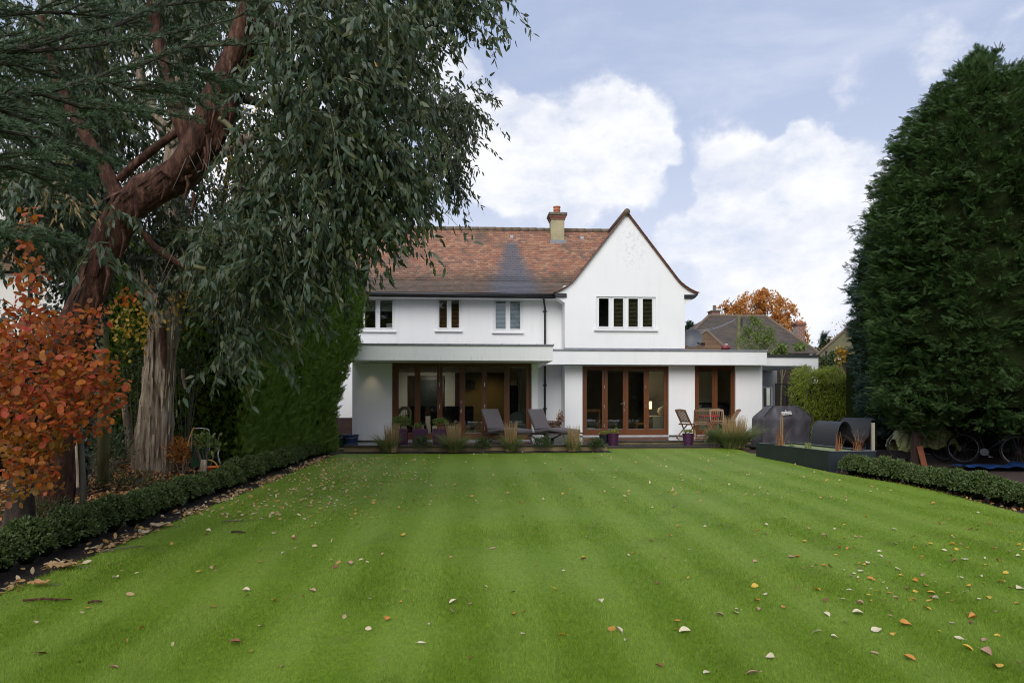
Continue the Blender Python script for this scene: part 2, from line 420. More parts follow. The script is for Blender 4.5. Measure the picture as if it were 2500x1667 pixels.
M['moss_roof'] = pm('mossy_roof', (0.15, 0.135, 0.075), (0.115, 0.115, 0.06), 3, 0.95, 0.5)
M['brick'] = brick_mat('red_brick', (0.19, 0.06, 0.045), (0.13, 0.045, 0.035), (0.40, 0.37, 0.33), 7)
M['brick_dark'] = pm('dark_brick', (0.05, 0.028, 0.024), (0.035, 0.02, 0.018), 9, 0.9, 0.3)
M['cream_wall'] = pm('cream_wall', (0.62, 0.60, 0.55), (0.55, 0.53, 0.48), 1, 0.9)
M['bark_red'] = bark_mat('red_brown_bark', (0.018, 0.010, 0.007), (0.080, 0.034, 0.021), (0.19, 0.105, 0.070), 7.0, 0.30)
M['bark_pale'] = bark_mat('pale_peeling_bark', (0.070, 0.045, 0.030), (0.27, 0.21, 0.15), (0.45, 0.39, 0.30), 5.5, 0.13)
M['bark_dark'] = bark_mat('dark_bark', (0.022, 0.017, 0.013), (0.055, 0.042, 0.032), (0.10, 0.08, 0.06), 6, 0.2)
M['bark_cyp'] = bark_mat('cypress_bark', (0.022, 0.014, 0.010), (0.046, 0.028, 0.020), (0.07, 0.045, 0.032), 6, 0.15)
M['twig'] = pm('green_twig', (0.16, 0.16, 0.06), (0.10, 0.085, 0.04), 5, 0.7)
M['twig_grey'] = pm('grey_twig', (0.14, 0.12, 0.095), (0.09, 0.08, 0.065), 5, 0.8)
M['stake'] = wood_mat('grey_stake', (0.13, 0.115, 0.09), (0.08, 0.07, 0.055), 0.85)
M['hose'] = pm('yellow_hose', (0.50, 0.30, 0.06), (0.40, 0.22, 0.05), 5, 0.5)
M['orange'] = pm('orange_plastic', (0.50, 0.12, 0.02), None, 5, 0.5)
M['bluebin'] = pm('blue_plastic', (0.02, 0.045, 0.14), None, 5, 0.5)
M['greenbin'] = pm('green_plastic', (0.01, 0.05, 0.02), None, 5, 0.5)
EUC = [(0.044, 0.072, 0.032), (0.060, 0.098, 0.056), (0.058, 0.080, 0.026), (0.078, 0.118, 0.078), (0.034, 0.056, 0.022), (0.070, 0.108, 0.066), (0.096, 0.112, 0.036), (0.054, 0.064, 0.020)]
M['euc'] = fm('eucalyptus_leaf', EUC, 0.42, 0.22, 0.38)
M['euc_far'] = fm('eucalyptus_leaf_olive', [(0.040, 0.056, 0.022), (0.050, 0.070, 0.036), (0.036, 0.050, 0.020), (0.062, 0.072, 0.028), (0.048, 0.066, 0.040)], 0.45, 0.22, 0.35)
M['cedar'] = fm('cedar_needle', [(0.052, 0.098, 0.052), (0.066, 0.120, 0.070), (0.085, 0.135, 0.060), (0.110, 0.160, 0.088)], 0.55, 0.12)
M['cyp'] = fm('cypress_spray', [(0.036, 0.076, 0.020), (0.052, 0.100, 0.026), (0.040, 0.086, 0.028), (0.070, 0.122, 0.030), (0.032, 0.066, 0.022), (0.046, 0.082, 0.018)], 0.6, 0.28, 0.25)
M['cyp_blue'] = fm('blue_cypress_spray', [(0.050, 0.094, 0.068), (0.068, 0.114, 0.086), (0.042, 0.080, 0.058), (0.078, 0.125, 0.096)], 0.6, 0.22, 0.25)
M['hedge'] = fm('clipped_hedge_spray', [(0.110, 0.195, 0.026), (0.145, 0.240, 0.034), (0.120, 0.210, 0.034), (0.175, 0.265, 0.042), (0.150, 0.210, 0.042)], 0.6, 0.28, 0.25)
M['core'] = pm('core_shade', (0.012, 0.020, 0.007), (0.020, 0.028, 0.010), 5, 1.0, 0.8, 10, spec=0.0, bdist=0.05)  # solid core for the inner growth, deep shade put into its colour
M['box'] = fm('box_leaf', [(0.058, 0.096, 0.026), (0.080, 0.124, 0.034), (0.105, 0.150, 0.040), (0.068, 0.110, 0.038), (0.130, 0.165, 0.055)], 0.5, 0.2, 0.3)
M['bamboo'] = fm('bamboo_leaf', [(0.20, 0.27, 0.030), (0.28, 0.34, 0.042), (0.16, 0.22, 0.028), (0.36, 0.38, 0.06), (0.25, 0.30, 0.04)], 0.5, 0.5)
M['smoke'] = fm('smoke_bush_leaf', [(0.40, 0.070, 0.022), (0.46, 0.12, 0.018), (0.32, 0.080, 0.018), (0.50, 0.17, 0.020), (0.42, 0.050, 0.035), (0.33, 0.11, 0.025), (0.18, 0.065, 0.022), (0.38, 0.14, 0.02)], 0.5, 0.35, 0.35)
M['smoke_olive'] = fm('smoke_bush_leaf_olive', [(0.26, 0.14, 0.025), (0.32, 0.16, 0.02), (0.22, 0.13, 0.03), (0.40, 0.16, 0.025), (0.26, 0.08, 0.02)], 0.5, 0.35, 0.35)
M['oak_leaf'] = fm('orange_oak_leaf', [(0.48, 0.20, 0.05), (0.55, 0.26, 0.07), (0.40, 0.16, 0.04), (0.58, 0.32, 0.09), (0.46, 0.22, 0.06)], 0.6, 0.4)
M['yellow_leaf'] = fm('yellow_leaf', [(0.50, 0.30, 0.03), (0.55, 0.38, 0.05), (0.45, 0.22, 0.03), (0.40, 0.30, 0.05)], 0.55, 0.35)
M['litter'] = fm('brown_leaf_litter', [(0.36, 0.15, 0.045), (0.46, 0.23, 0.08), (0.26, 0.11, 0.04), (0.55, 0.36, 0.17), (0.40, 0.17, 0.04), (0.48, 0.29, 0.14)], 0.7, 0.15)
M['litter_pale'] = fm('pale_leaf_litter', [(0.50, 0.40, 0.24), (0.42, 0.27, 0.13), (0.50, 0.30, 0.08), (0.34, 0.17, 0.06), (0.58, 0.48, 0.32)], 0.6, 0.15)
M['shrub'] = fm('shrub_leaf', [(0.045, 0.075, 0.022), (0.065, 0.10, 0.028), (0.05, 0.08, 0.03), (0.09, 0.12, 0.04)], 0.5, 0.2)
M['sapling'] = fm('sapling_leaf', [(0.12, 0.18, 0.04), (0.16, 0.22, 0.05), (0.10, 0.155, 0.04), (0.20, 0.25, 0.06)], 0.5, 0.35)
M['herb'] = fm('herb_leaf', [(0.13, 0.20, 0.045), (0.17, 0.25, 0.06), (0.10, 0.16, 0.04), (0.22, 0.28, 0.07)], 0.55, 0.3)
M['ivy'] = fm('ivy_leaf', [(0.020, 0.038, 0.022), (0.030, 0.054, 0.028), (0.040, 0.062, 0.036)], 0.4, 0.08, 0.5)
M['straw'] = fm('dry_grass', [(0.38, 0.26, 0.12), (0.48, 0.36, 0.20), (0.30, 0.20, 0.09), (0.42, 0.28, 0.14), (0.27, 0.22, 0.08)], 0.7, 0.25)
M['tuft'] = fm('green_tuft', [(0.13, 0.17, 0.05), (0.19, 0.22, 0.08), (0.10, 0.14, 0.04), (0.25, 0.26, 0.12)], 0.6, 0.25)
M['reed'] = fm('rusty_reed', [(0.22, 0.085, 0.03), (0.30, 0.13, 0.05), (0.18, 0.065, 0.03), (0.36, 0.20, 0.08)], 0.7, 0.2)
M['duckweed'] = pm('duckweed', (0.26, 0.30, 0.12), (0.16, 0.20, 0.07), 12, 0.6, 0.3)
M['lamp'] = None

# ------------------------------------------------------------------ object helpers
class MB:
    """collects boxes, bars, tubes and faces; build() links them as ONE mesh object"""
    def __init__(s): s.v = []; s.f = []; s.mi = []; s.m = 0
    def add(s, vs, fs):
        b = len(s.v)
        s.v += [tuple(p) for p in vs]
        s.f += [tuple(b + i for i in f) for f in fs]
        s.mi += [s.m] * len(fs)
        return s
    def box(s, x0, x1, y0, y1, z0, z1, mat=None):
        vs = [Vector(p) for p in ((x0, y0, z0), (x1, y0, z0), (x1, y1, z0), (x0, y1, z0), (x0, y0, z1), (x1, y0, z1), (x1, y1, z1), (x0, y1, z1))]
        if mat is not None: vs = [mat @ p for p in vs]
        return s.add(vs, [(0, 3, 2, 1), (4, 5, 6, 7), (0, 1, 5, 4), (1, 2, 6, 5), (2, 3, 7, 6), (3, 0, 4, 7)])
    def bar(s, a, b, w, h, up=(0, 0, 1)):
        a, b = Vector(a), Vector(b); d = (b - a); L = d.length; d.normalize()
        u = Vector(up); x = d.cross(u)
        if x.length < 1e-4: x = d.cross(Vector((1, 0, 0)))
        x.normalize(); z = x.cross(d)
        m = Matrix((( x.x, d.x, z.x, a.x), (x.y, d.y, z.y, a.y), (x.z, d.z, z.z, a.z), (0, 0, 0, 1)))
        return s.box(-w / 2, w / 2, 0, L, -h / 2, h / 2, m)
    def quad(s, *p): return s.add(p, [tuple(range(len(p)))])
    def tube(s, pts, radii, n=10, caps=True, jit=0.0, jfreq=1.5, seed=0, lobes=0, lobe=0.0):
        pts = [Vector(p) for p in pts]
        if isinstance(radii, (int, float)): radii = [radii] * len(pts)
        vs, fs = [], []
        ref = None
        for i, p in enumerate(pts):
            t = (pts[min(i + 1, len(pts) - 1)] - pts[max(i - 1, 0)]).normalized()
            if ref is None:
                ref = t.orthogonal().normalized()
            ref = (ref - t * ref.dot(t)).normalized()
            bi = t.cross(ref)
            for k in range(n):
                a = 2 * math.pi * k / n
                r = radii[i]
                dirv = ref * math.cos(a) + bi * math.sin(a)
                if jit:
                    q = p + dirv * r
                    r *= 1 + jit * mnoise.noise(Vector((q.x * jfreq * 3 + seed, q.y * jfreq * 3, q.z * jfreq)))
                if lobes: r *= 1 + lobe * math.cos(lobes * a + i * 0.12)
                vs.append(p + dirv * r)
        for i in range(len(pts) - 1):
            for k in range(n):
                k2 = (k + 1) % n
                fs.append((i * n + k, i * n + k2, (i + 1) * n + k2, (i + 1) * n + k))
        if caps:
            fs.append(tuple(range(n - 1, -1, -1))); fs.append(tuple((len(pts) - 1) * n + k for k in range(n)))
        return s.add(vs, fs)
    def lathe(s, prof, c=(0, 0, 0), n=24):
        """prof: (radius, height) pairs turned round the vertical axis through c"""
        c = Vector(c); vs, fs = [], []
        for r, h in prof:
            for k in range(n):
                a = 2 * math.pi * k / n
                vs.append(c + Vector((r * math.cos(a), r * math.sin(a), h)))
        for i in range(len(prof) - 1):
            for k in range(n):
                k2 = (k + 1) % n
                fs.append((i * n + k, i * n + k2, (i + 1) * n + k2, (i + 1) * n + k))
        if prof[0][0] > 1e-5: fs.append(tuple(range(n - 1, -1, -1)))
        if prof[-1][0] > 1e-5: fs.append(tuple((len(prof) - 1) * n + k for k in range(n)))
        return s.add(vs, fs)
    def prism(s, poly, y0, y1, axis='y'):
        """extrudes an outline (x, z) from y0 to y1"""
        n = len(poly)
        f = {'y': lambda a, b, t: (a, t, b), 'x': lambda a, b, t: (t, a, b), 'z': lambda a, b, t: (a, b, t)}[axis]
        vs = [f(a, b, y0) for a, b in poly] + [f(a, b, y1) for a, b in poly]
        fs = [tuple(range(n)), tuple(range(2 * n - 1, n - 1, -1))] + [(i, i + n, (i + 1) % n + n, (i + 1) % n) for i in range(n)]
        return s.add(vs, fs)
    def build(s, name, mat, parent=None, origin=None, smooth=False, bevel=0.0, fix=True):
        me = bpy.data.meshes.new(name)
        o0 = Vector(origin) if origin is not None else Vector((0, 0, 0))
        me.from_pydata([Vector(p) - o0 for p in s.v], [], s.f)
        for m in (mat if isinstance(mat, (list, tuple)) else [mat]): me.materials.append(m)
        if any(s.mi): me.polygons.foreach_set('material_index', s.mi)
        if fix:
            import bmesh
            bm = bmesh.new(); bm.from_mesh(me)
            bmesh.ops.recalc_face_normals(bm, faces=bm.faces[:])
            bm.to_mesh(me); bm.free()
        if smooth: me.polygons.foreach_set('use_smooth', [True] * len(me.polygons))
        me.update()
        return put(name, me, parent, bevel)

def put(name, me, parent=None, bevel=0.0):
    o = bpy.data.objects.new(name, me); col.objects.link(o)
    if parent is not None: o.parent = parent
    if bevel:
        b = o.modifiers.new('edge', 'BEVEL'); b.width = bevel; b.segments = 2; b.limit_method = 'ANGLE'; b.angle_limit = R(40)
    return o

def tag(o, label, cat, group=None):
    o['label'] = label; o['category'] = cat
    if group: o['group'] = group
    return o

def kind(o, k): o['kind'] = k; return o

def thing(name, label, cat, loc=(0, 0, 0), rz=0.0, group=None, scale=1.0):
    o = bpy.data.objects.new(name, None); col.objects.link(o)
    o.empty_display_size = 0.2
    o.location = loc; o.rotation_euler = (0, 0, rz); o.scale = (scale,) * 3
    return tag(o, label, cat, group)

def kids(o): return [c for c in bpy.data.objects if c.parent is o]

def copy_tree(o, loc=None, rz=None, label=None, parent=None, scale=None):
    c = o.copy(); col.objects.link(c)
    if parent is not None: c.parent = parent
    if loc is not None: c.location = loc
    if rz is not None: c.rotation_euler = (0, 0, rz)
    if scale is not None: c.scale = (scale,) * 3
    if label: c['label'] = label
    for ch in kids(o): copy_tree(ch, parent=c)
    return c

# ---- leaves: thousands of small faces in one mesh, built with numpy
T_DIAMOND = (np.array([(0, 0, 0), (0.45, 0.5, 0.06), (1, 0, -0.08), (0.45, -0.5, 0.06)], float), [(0, 1, 2, 3)])
T_LANCE = (np.array([(0, 0, 0), (0.28, 0.5, 0.03), (0.28, -0.5, 0.03), (0.66, 0.38, -0.02), (0.66, -0.38, -0.02), (1, 0, -0.12)], float), [(0, 2, 1), (1, 2, 4, 3), (3, 4, 5)])
T_OVAL = (np.array([(0, 0, 0), (0.18, 0.36, 0.03), (0.5, 0.5, 0.06), (0.82, 0.38, 0.03), (1, 0, -0.03), (0.82, -0.38, 0.03), (0.5, -0.5, 0.06), (0.18, -0.36, 0.03)], float), [(0, 4, 3, 2, 1), (0, 7, 6, 5, 4)])
T_BLADE = (np.array([(0, -0.5, 0), (0, 0.5, 0), (1, 0, -0.25)], float), [(0, 1, 2)])
def _frond():
    v, f = [], []
    for i in range(6):
        s = 0.08 + i * 0.15; L = 0.50 * (1 - 0.75 * s)
        for sg in (1, -1):
            b = len(v); a = R(38)
            tip = (s + L * math.cos(a), sg * L * math.sin(a), -0.05)
            v += [(s - 0.03, sg * 0.01, 0), (s + 0.075, sg * 0.02, 0.0), (tip[0] + 0.03, tip[1], tip[2]), (tip[0] - 0.05, tip[1] - sg * 0.03, tip[2])]; f.append((b, b + 1, b + 2, b + 3))
    b = len(v); v += [(0, -0.025, 0.01), (0, 0.025, 0.01), (1, 0, -0.04)]; f.append((b, b + 1, b + 2))
    return np.array(v, float), f
T_FROND = _frond()

def unit(a): return a / np.maximum(np.linalg.norm(a, axis=-1, keepdims=True), 1e-9)

def leaf_mesh(name, pos, d, nrm, L, W, tmpl, mat, parent=None, origin=None, H=None, smooth=False):
    """one leaf of the template at every point: d is where it points, nrm is its upper side"""
    tv, tf = tmpl
    n, k = len(pos), len(tv)
    d = unit(np.asarray(d, float)); nrm = np.asarray(nrm, float)
    nrm = unit(nrm - d * (nrm * d).sum(1, keepdims=True))
    side = np.cross(nrm, d)
    L = np.broadcast_to(np.asarray(L, float), (n,)); W = np.broadcast_to(np.asarray(W, float), (n,))
    H = L if H is None else np.broadcast_to(H, (n,))
    V = (pos[:, None, :] + d[:, None, :] * (tv[None, :, 0:1] * L[:, None, None]) + side[:, None, :] * (tv[None, :, 1:2] * W[:, None, None]) + nrm[:, None, :] * (tv[None, :, 2:3] * H[:, None, None]))
    V = V.reshape(-1, 3)
    if origin is not None: V = V - np.array(origin)[None, :]
    ls = np.array([len(f) for f in tf]); idx = np.concatenate([np.array(f) for f in tf])
    loops = (idx[None, :] + (np.arange(n) * k)[:, None]).reshape(-1)
    tot = np.tile(ls, n); st = np.concatenate(([0], np.cumsum(tot)[:-1]))
    me = bpy.data.meshes.new(name)
    me.vertices.add(len(V)); me.vertices.foreach_set('co', V.astype(np.float32).ravel())
    me.loops.add(len(loops)); me.loops.foreach_set('vertex_index', loops.astype(np.int32))
    me.polygons.add(len(tot)); me.polygons.foreach_set('loop_start', st.astype(np.int32)); me.polygons.foreach_set('loop_total', tot.astype(np.int32))
    if smooth: me.polygons.foreach_set('use_smooth', np.ones(len(tot), bool))
    me.materials.append(mat)
    me.update(calc_edges=True)
    return put(name, me, parent)

def rdir(n): return unit(rng.normal(size=(n, 3)))

def arr(vs): return np.array([tuple(v) for v in vs], float)

def panel(mb, Y, thick, x0, x1, z0, z1, holes=()):
    """a wall facing the camera with openings, as one closed shell"""
    xs = sorted({x0, x1, *[h[0] for h in holes], *[h[1] for h in holes]}); zs = sorted({z0, z1, *[h[2] for h in holes], *[h[3] for h in holes]})
    xs = [x for x in xs if x0 <= x <= x1]; zs = [z for z in zs if z0 <= z <= z1]
    solid = {}
    for i in range(len(xs) - 1):
        for j in range(len(zs) - 1):
            cx, cz = (xs[i] + xs[i + 1]) / 2, (zs[j] + zs[j + 1]) / 2
            solid[i, j] = not any(h[0] < cx < h[1] and h[2] < cz < h[3] for h in holes)
    Y1 = Y + thick
    for (i, j), s in solid.items():
        if not s: continue
        a, b, c, d = xs[i], xs[i + 1], zs[j], zs[j + 1]
        mb.quad((a, Y, c), (b, Y, c), (b, Y, d), (a, Y, d)); mb.quad((a, Y1, c), (a, Y1, d), (b, Y1, d), (b, Y1, c))
        if not solid.get((i - 1, j)): mb.quad((a, Y, c), (a, Y, d), (a, Y1, d), (a, Y1, c))
        if not solid.get((i + 1, j)): mb.quad((b, Y, c), (b, Y1, c), (b, Y1, d), (b, Y, d))
        if not solid.get((i, j - 1)): mb.quad((a, Y, c), (a, Y1, c), (b, Y1, c), (b, Y, c))
        if not solid.get((i, j + 1)): mb.quad((a, Y, d), (b, Y, d), (b, Y1, d), (a, Y1, d))
    return mb

# ------------------------------------------------------------------ ground and lawn
LX0, LX1 = -3.80, 7.78           # the mown lawn, left and right edges
def lawn_l(y): return -3.80 + 0.037 * (y - 5.9) + max(0, y - 18.0) * 0.25
def lawn_r(y): return 7.55 + 0.25 * math.exp(-((y - 11.2) / 1.4) ** 2) - 0.16 * max(0, min(1, (y - 12.6) / 1.2)) * (y < 16.5)
PZ = 0.60                        # level of the terrace
def strip_sheet(name, x0, x1, ys, dz, mat, nx=1, bump=0.0, extra=None):
    vs, fs = [], []
    xs = [x0 + (x1 - x0) * i / nx for i in range(nx + 1)]
    for y in ys:
        for x in xs:
            z = gz(y) + dz
            if extra: z += extra(x, y)
            if bump: z += bump * mnoise.noise(Vector((x * 1.7, y * 1.7, 3.1)))
            vs.append((x, y, z))
    m = nx + 1
    for j in range(len(ys) - 1):
        for i in range(nx):
            fs.append((j * m + i, j * m + i + 1, (j + 1) * m + i + 1, (j + 1) * m + i))
    mb = MB(); mb.add(vs, fs)
    return mb.build(name, mat, smooth=True, fix=False)

def lin(a, b, n): return [a + (b - a) * i / n for i in range(n + 1)]
kind(strip_sheet('ground', -400, 400, [-120, -30, 0, 10, 19.4, 60, 900], -0.06, M['ground']), 'structure')

def lawn_edge(x, y): return 0.012 * mnoise.noise(Vector((x * 0.8, y * 0.8, 0)))
def build_lawn():
    # irregular outline: wavy edges, narrower where the planter stands
    ys = lin(-8, 19.45, 150)
    vs, fs = [], []
    nx = 40
    for y in ys:
        xl = lawn_l(y) + 0.05 * mnoise.noise(Vector((0, y * 1.3, 0))) + 0.035 * mnoise.noise(Vector((0, y * 5.0, 4)))
        xr = lawn_r(y) + 0.05 * mnoise.noise(Vector((9, y * 1.3, 0))) + 0.035 * mnoise.noise(Vector((7, y * 5.0, 4)))
        for i in range(nx + 1):
            x = xl + (xr - xl) * i / nx
            vs.append((x, y, gz(y) + 0.006 + lawn_edge(x, y)))
    m = nx + 1
    for j in range(len(ys) - 1):
        for i in range(nx):
            fs.append((j * m + i, j * m + i + 1, (j + 1) * m + i + 1, (j + 1) * m + i))
    mb = MB(); mb.add(vs, fs)
    return kind(mb.build('lawn', M['lawn'], smooth=True, fix=False), 'structure')
build_lawn()

def build_grass():
    n = 430000
    u = rng.random(n)
    y0, y1, k = 3.5, 14.0, -0.9          # denser near the camera
    Y = (y0 ** k + u * (y1 ** k - y0 ** k)) ** (1 / k)
    s, c = math.sin(YAW), math.cos(YAW)
    ulo, uhi = (-60 - CX) / FPX, (2560 - CX) / FPX
    a = (s + ulo * c) / (c - ulo * s); b = (s + uhi * c) / (c - uhi * s)
    X = Y * (a + (b - a) * rng.random(n))
    ok = (X > -3.80 + 0.037 * (Y - 5.9) - 0.03) & (X < 7.55 + 0.25 * np.exp(-((Y - 11.2) / 1.4) ** 2) - 0.16 * np.clip((Y - 12.6) / 1.2, 0, 1) + 0.03)
    X, Y = X[ok], Y[ok]; n = len(X)
    st = np.cos((X - STRIPE_0) * 2 * math.pi / STRIPE_P)
    lean = np.where(st > 0, 0.38, -0.30) * np.minimum(1, np.abs(st) * 2)
    d = np.stack([rng.normal(0, 0.42, n), lean + rng.normal(0, 0.38, n), np.full(n, 0.9)], 1)
    nr = np.stack([rng.normal(0, 0.5, n), -0.6 * np.ones(n), 0.8 * np.ones(n)], 1)
    L = (0.016 + 0.020 * rng.random(n)) * (1 + 0.35 * np.sin(X * 2.1) * np.sin(Y * 1.7)); L[rng.random(n) < 0.01] *= 1.7
    W = 0.0034 * (Y / 4) ** 0.9 * (0.7 + 0.6 * rng.random(n))
    Z = SLOPE * Y + 0.002
    o = leaf_mesh('grass', np.stack([X, Y, Z], 1), d, nr, L, W, T_BLADE, M['blade'])
    return kind(o, 'stuff')
build_grass()

# soil of the two borders, a little lower than the turf, and the bed before the terrace
kind(strip_sheet('left_border_soil', -13.5, -3.10, lin(2.0, 19.6, 60), -0.035, M['soil'], 36, 0.045, lambda x, y: 0.26 * max(0, min(1, (-4.5 - x) / 2.0))), 'structure')
kind(strip_sheet('right_border_soil', 7.25, 19, lin(4.0, 22.8, 60), -0.035, M['soil_red'], 36, 0.04), 'structure')

# ------------------------------------------------------------------ terrace
def terrace():
    xl, xr = ax(836, 18.7), ax(1485, 18.7)
    x2 = ax(1850, 20.5)
    # slabs laid in courses; joints recessed
    t = thing('terrace', 'dark wet slate terrace with sandy rendered risers along the back of the house', 'terrace', (0, 20, PZ))
    o0 = (0, 20, PZ)
    w = MB()
    w.box(xl + 0.03, xr - 0.03, 18.74, 20.9, 0.30, PZ - 0.045)
    w.box(xr - 0.03, x2, 20.62, 24.0, 0.30, PZ - 0.045)
    w.box(xl - 3.4, xl + 0.03, 19.6, 24.6, 0.30, PZ - 0.16)
    w.build('riser', M['riser'], t, o0)
    def slabs(x0, x1, y0, y1, wx, wy, z, th=0.04):
        y = y0; j = 0
        while y < y1 - 0.05:
            ye = min(y + wy, y1); x = x0 - (0.35 if j % 2 else 0) * wx
            while x < x1 - 0.02:
                xa, xb = max(x, x0), min(x + wx, x1)
                if xb - xa > 0.04:
                    m = MB(); dz = random.uniform(-0.003, 0.003)
                    m.box(xa + 0.004, xb - 0.004, y + 0.004, ye - 0.004, z - th, z + dz)
                    m.build('slate_slab', [M['slate']], t, o0)
                x += wx
            y = ye; j += 1
    slabs(xl, xr, 18.68, 20.46, 0.75, 0.6, PZ)
    slabs(1.85, xr, 20.46, 23.16, 0.75, 0.7, PZ)
    slabs(xr, x2, 20.56, 23.16, 0.75, 0.65, PZ)
    # lower step on the right
    s = MB(); s.box(xr + 0.02, x2 - 0.1, 19.62, 20.6, 0.30, 0.46); s.build('riser', M['riser'], t, o0)
    x = xr + 0.02
    while x < x2 - 0.2:
        m = MB(); m.box(x + 0.004, min(x + 0.8, x2 - 0.1) - 0.004, 19.57, 20.61, 0.461, 0.50 + random.uniform(-0.002, 0.002)); m.build('slate_slab', M['slate'], t, o0); x += 0.8
    # side paving beyond the terrace
    return t
terrace()
kind(strip_sheet('front_bed_soil', ax(830, 18.4), ax(1490, 18.5), lin(18.25, 18.74, 6), 0.022, M['soil'], 40, 0.03), 'structure')
kind(strip_sheet('paved_yard', ax(1800, 20.5), 19, lin(19.4, 30, 3), 0.03, M['slate_edge'], 1), 'structure')

# ------------------------------------------------------------------ the house
YL, YF = 20.5, 19.1             # left extension: glazed wall, parapet front
YR, YRF = 23.2, 22.7            # right extension and gable wall, its parapet front
YM = 24.0                       # upper wall under the main roof
house = thing('house', 'white rendered house with clay tiled roof, steep right gable and flat roofed glazed extensions', 'house', (1.0, YR, PZ))
H0 = (1.0, YR, PZ)
SUB = {}

def hp(mb, name, mat, parent=None, **k): return mb.build(name, mat, parent or house, H0, **k)

def rect_px(x0, x1, y0, y1, Y): return (ax(x0, Y), ax(x1, Y), at(1250, y1, Y).z, at(1250, y0, Y).z)

def window(px0, px1, py0, py1, Y, panes, pane_y, sill, blinds):
    """frame set in the wall, one pane per light, a sill and blinds behind the glass"""
    xm = (px0 + px1) / 2
    x0, x1 = ax(px0, Y), ax(px1, Y); z1, z0 = at(xm, py0, Y).z, at(xm, py1, Y).z
    Yf = Y + 0.05
    pz1, pz0 = at(xm, pane_y[0], Yf).z, at(xm, pane_y[1], Yf).z
    px = [(ax(a, Yf), ax(b, Yf)) for a, b in panes]
    w = MB(); panel(w, Yf, 0.07, x0, x1, z0, z1, [(a, b, pz0, pz1) for a, b in px])
    fr = hp(w, 'window', M['upvc'])
    # raised casement edges
    for a, b in px:
        e = MB(); panel(e, Yf - 0.018, 0.017, a - 0.035, b + 0.035, pz0 - 0.035, pz1 + 0.035, [(a, b, pz0, pz1)])
        e.build('casement', M['upvc'], fr, H0)
    for (a, b), bl in zip(px, blinds):
        g = MB(); g.box(a - 0.006, b + 0.006, Yf + 0.028, Yf + 0.034, pz0 - 0.006, pz1 + 0.006)
        g.build('pane', M['glass'], fr, H0)
        if bl in ('dark', 'wood', 'pale'):
            s = MB(); n = int((pz1 - pz0) / 0.045)
            for i in range(n):
                z = pz0 + 0.02 + i * 0.045
                m = Matrix.Translation((0, Yf + 0.11, z)) @ Matrix.Rotation(R(38 if bl != 'pale' else 58), 4, 'X')
                s.box(a - 0.03, b + 0.03, -0.022, 0.022, -0.0015, 0.0015, m)
            kind(s.build('blind_slats', M['blind_' + bl], fr, H0), 'stuff')
        elif bl == 'half':
            s = MB(); s.box(a - 0.03, b + 0.03, Yf + 0.10, Yf + 0.106, pz1 - 0.36, pz1 + 0.02); s.build('roller_blind', M['linen'], fr, H0)
    s = MB(); sx0, sx1 = ax(sill[0], Y), ax(sill[1], Y); sz1, sz0 = at(xm, sill[2], Y).z, at(xm, sill[3], Y).z
    s.box(sx0, sx1, Y - 0.07, Y + 0.04, sz0, sz1)
    s.build('sill', M['upvc'], fr, H0, bevel=0.006)
    return (x0, x1, z0, z1)

W1 = window(860, 965, 728, 808, YM, [(868, 886), (891, 917), (928, 958)], (733, 800), (855, 967, 807.5, 811), ['none', 'half', 'half'])
W2 = window(1069, 1127, 728, 807, YM, [(1072.5, 1091), (1102, 1120.5)], (733, 800), (1061, 1129, 806.5, 810.5), ['wood', 'wood'])
W3 = window(1205, 1277, 731, 811, YM, [(1210, 1234.5), (1245.5, 1270)], (736, 803), (1201, 1278, 810, 814.5), ['pale', 'pale'])
WG = window(1456, 1601, 724.5, 803, YR, [(1462, 1486), (1498, 1521.5), (1534, 1557.5), (1569, 1592.5)], (729, 797.5), (1450, 1605, 803, 808.5), ['none', 'dark', 'dark', 'dark'])

# small things on the sills inside
b = MB()
for i in range(4): b.box(ax(944, YM) - 0.03, ax(956, YM) + 0.03, YM + 0.22, YM + 0.25, W1[2] + 0.10 + i * 0.05, W1[2] + 0.13 + i * 0.05)
tag(b.build('letter_rack', M['upvc']), 'white slatted rack standing inside the upper left window', 'letter rack')

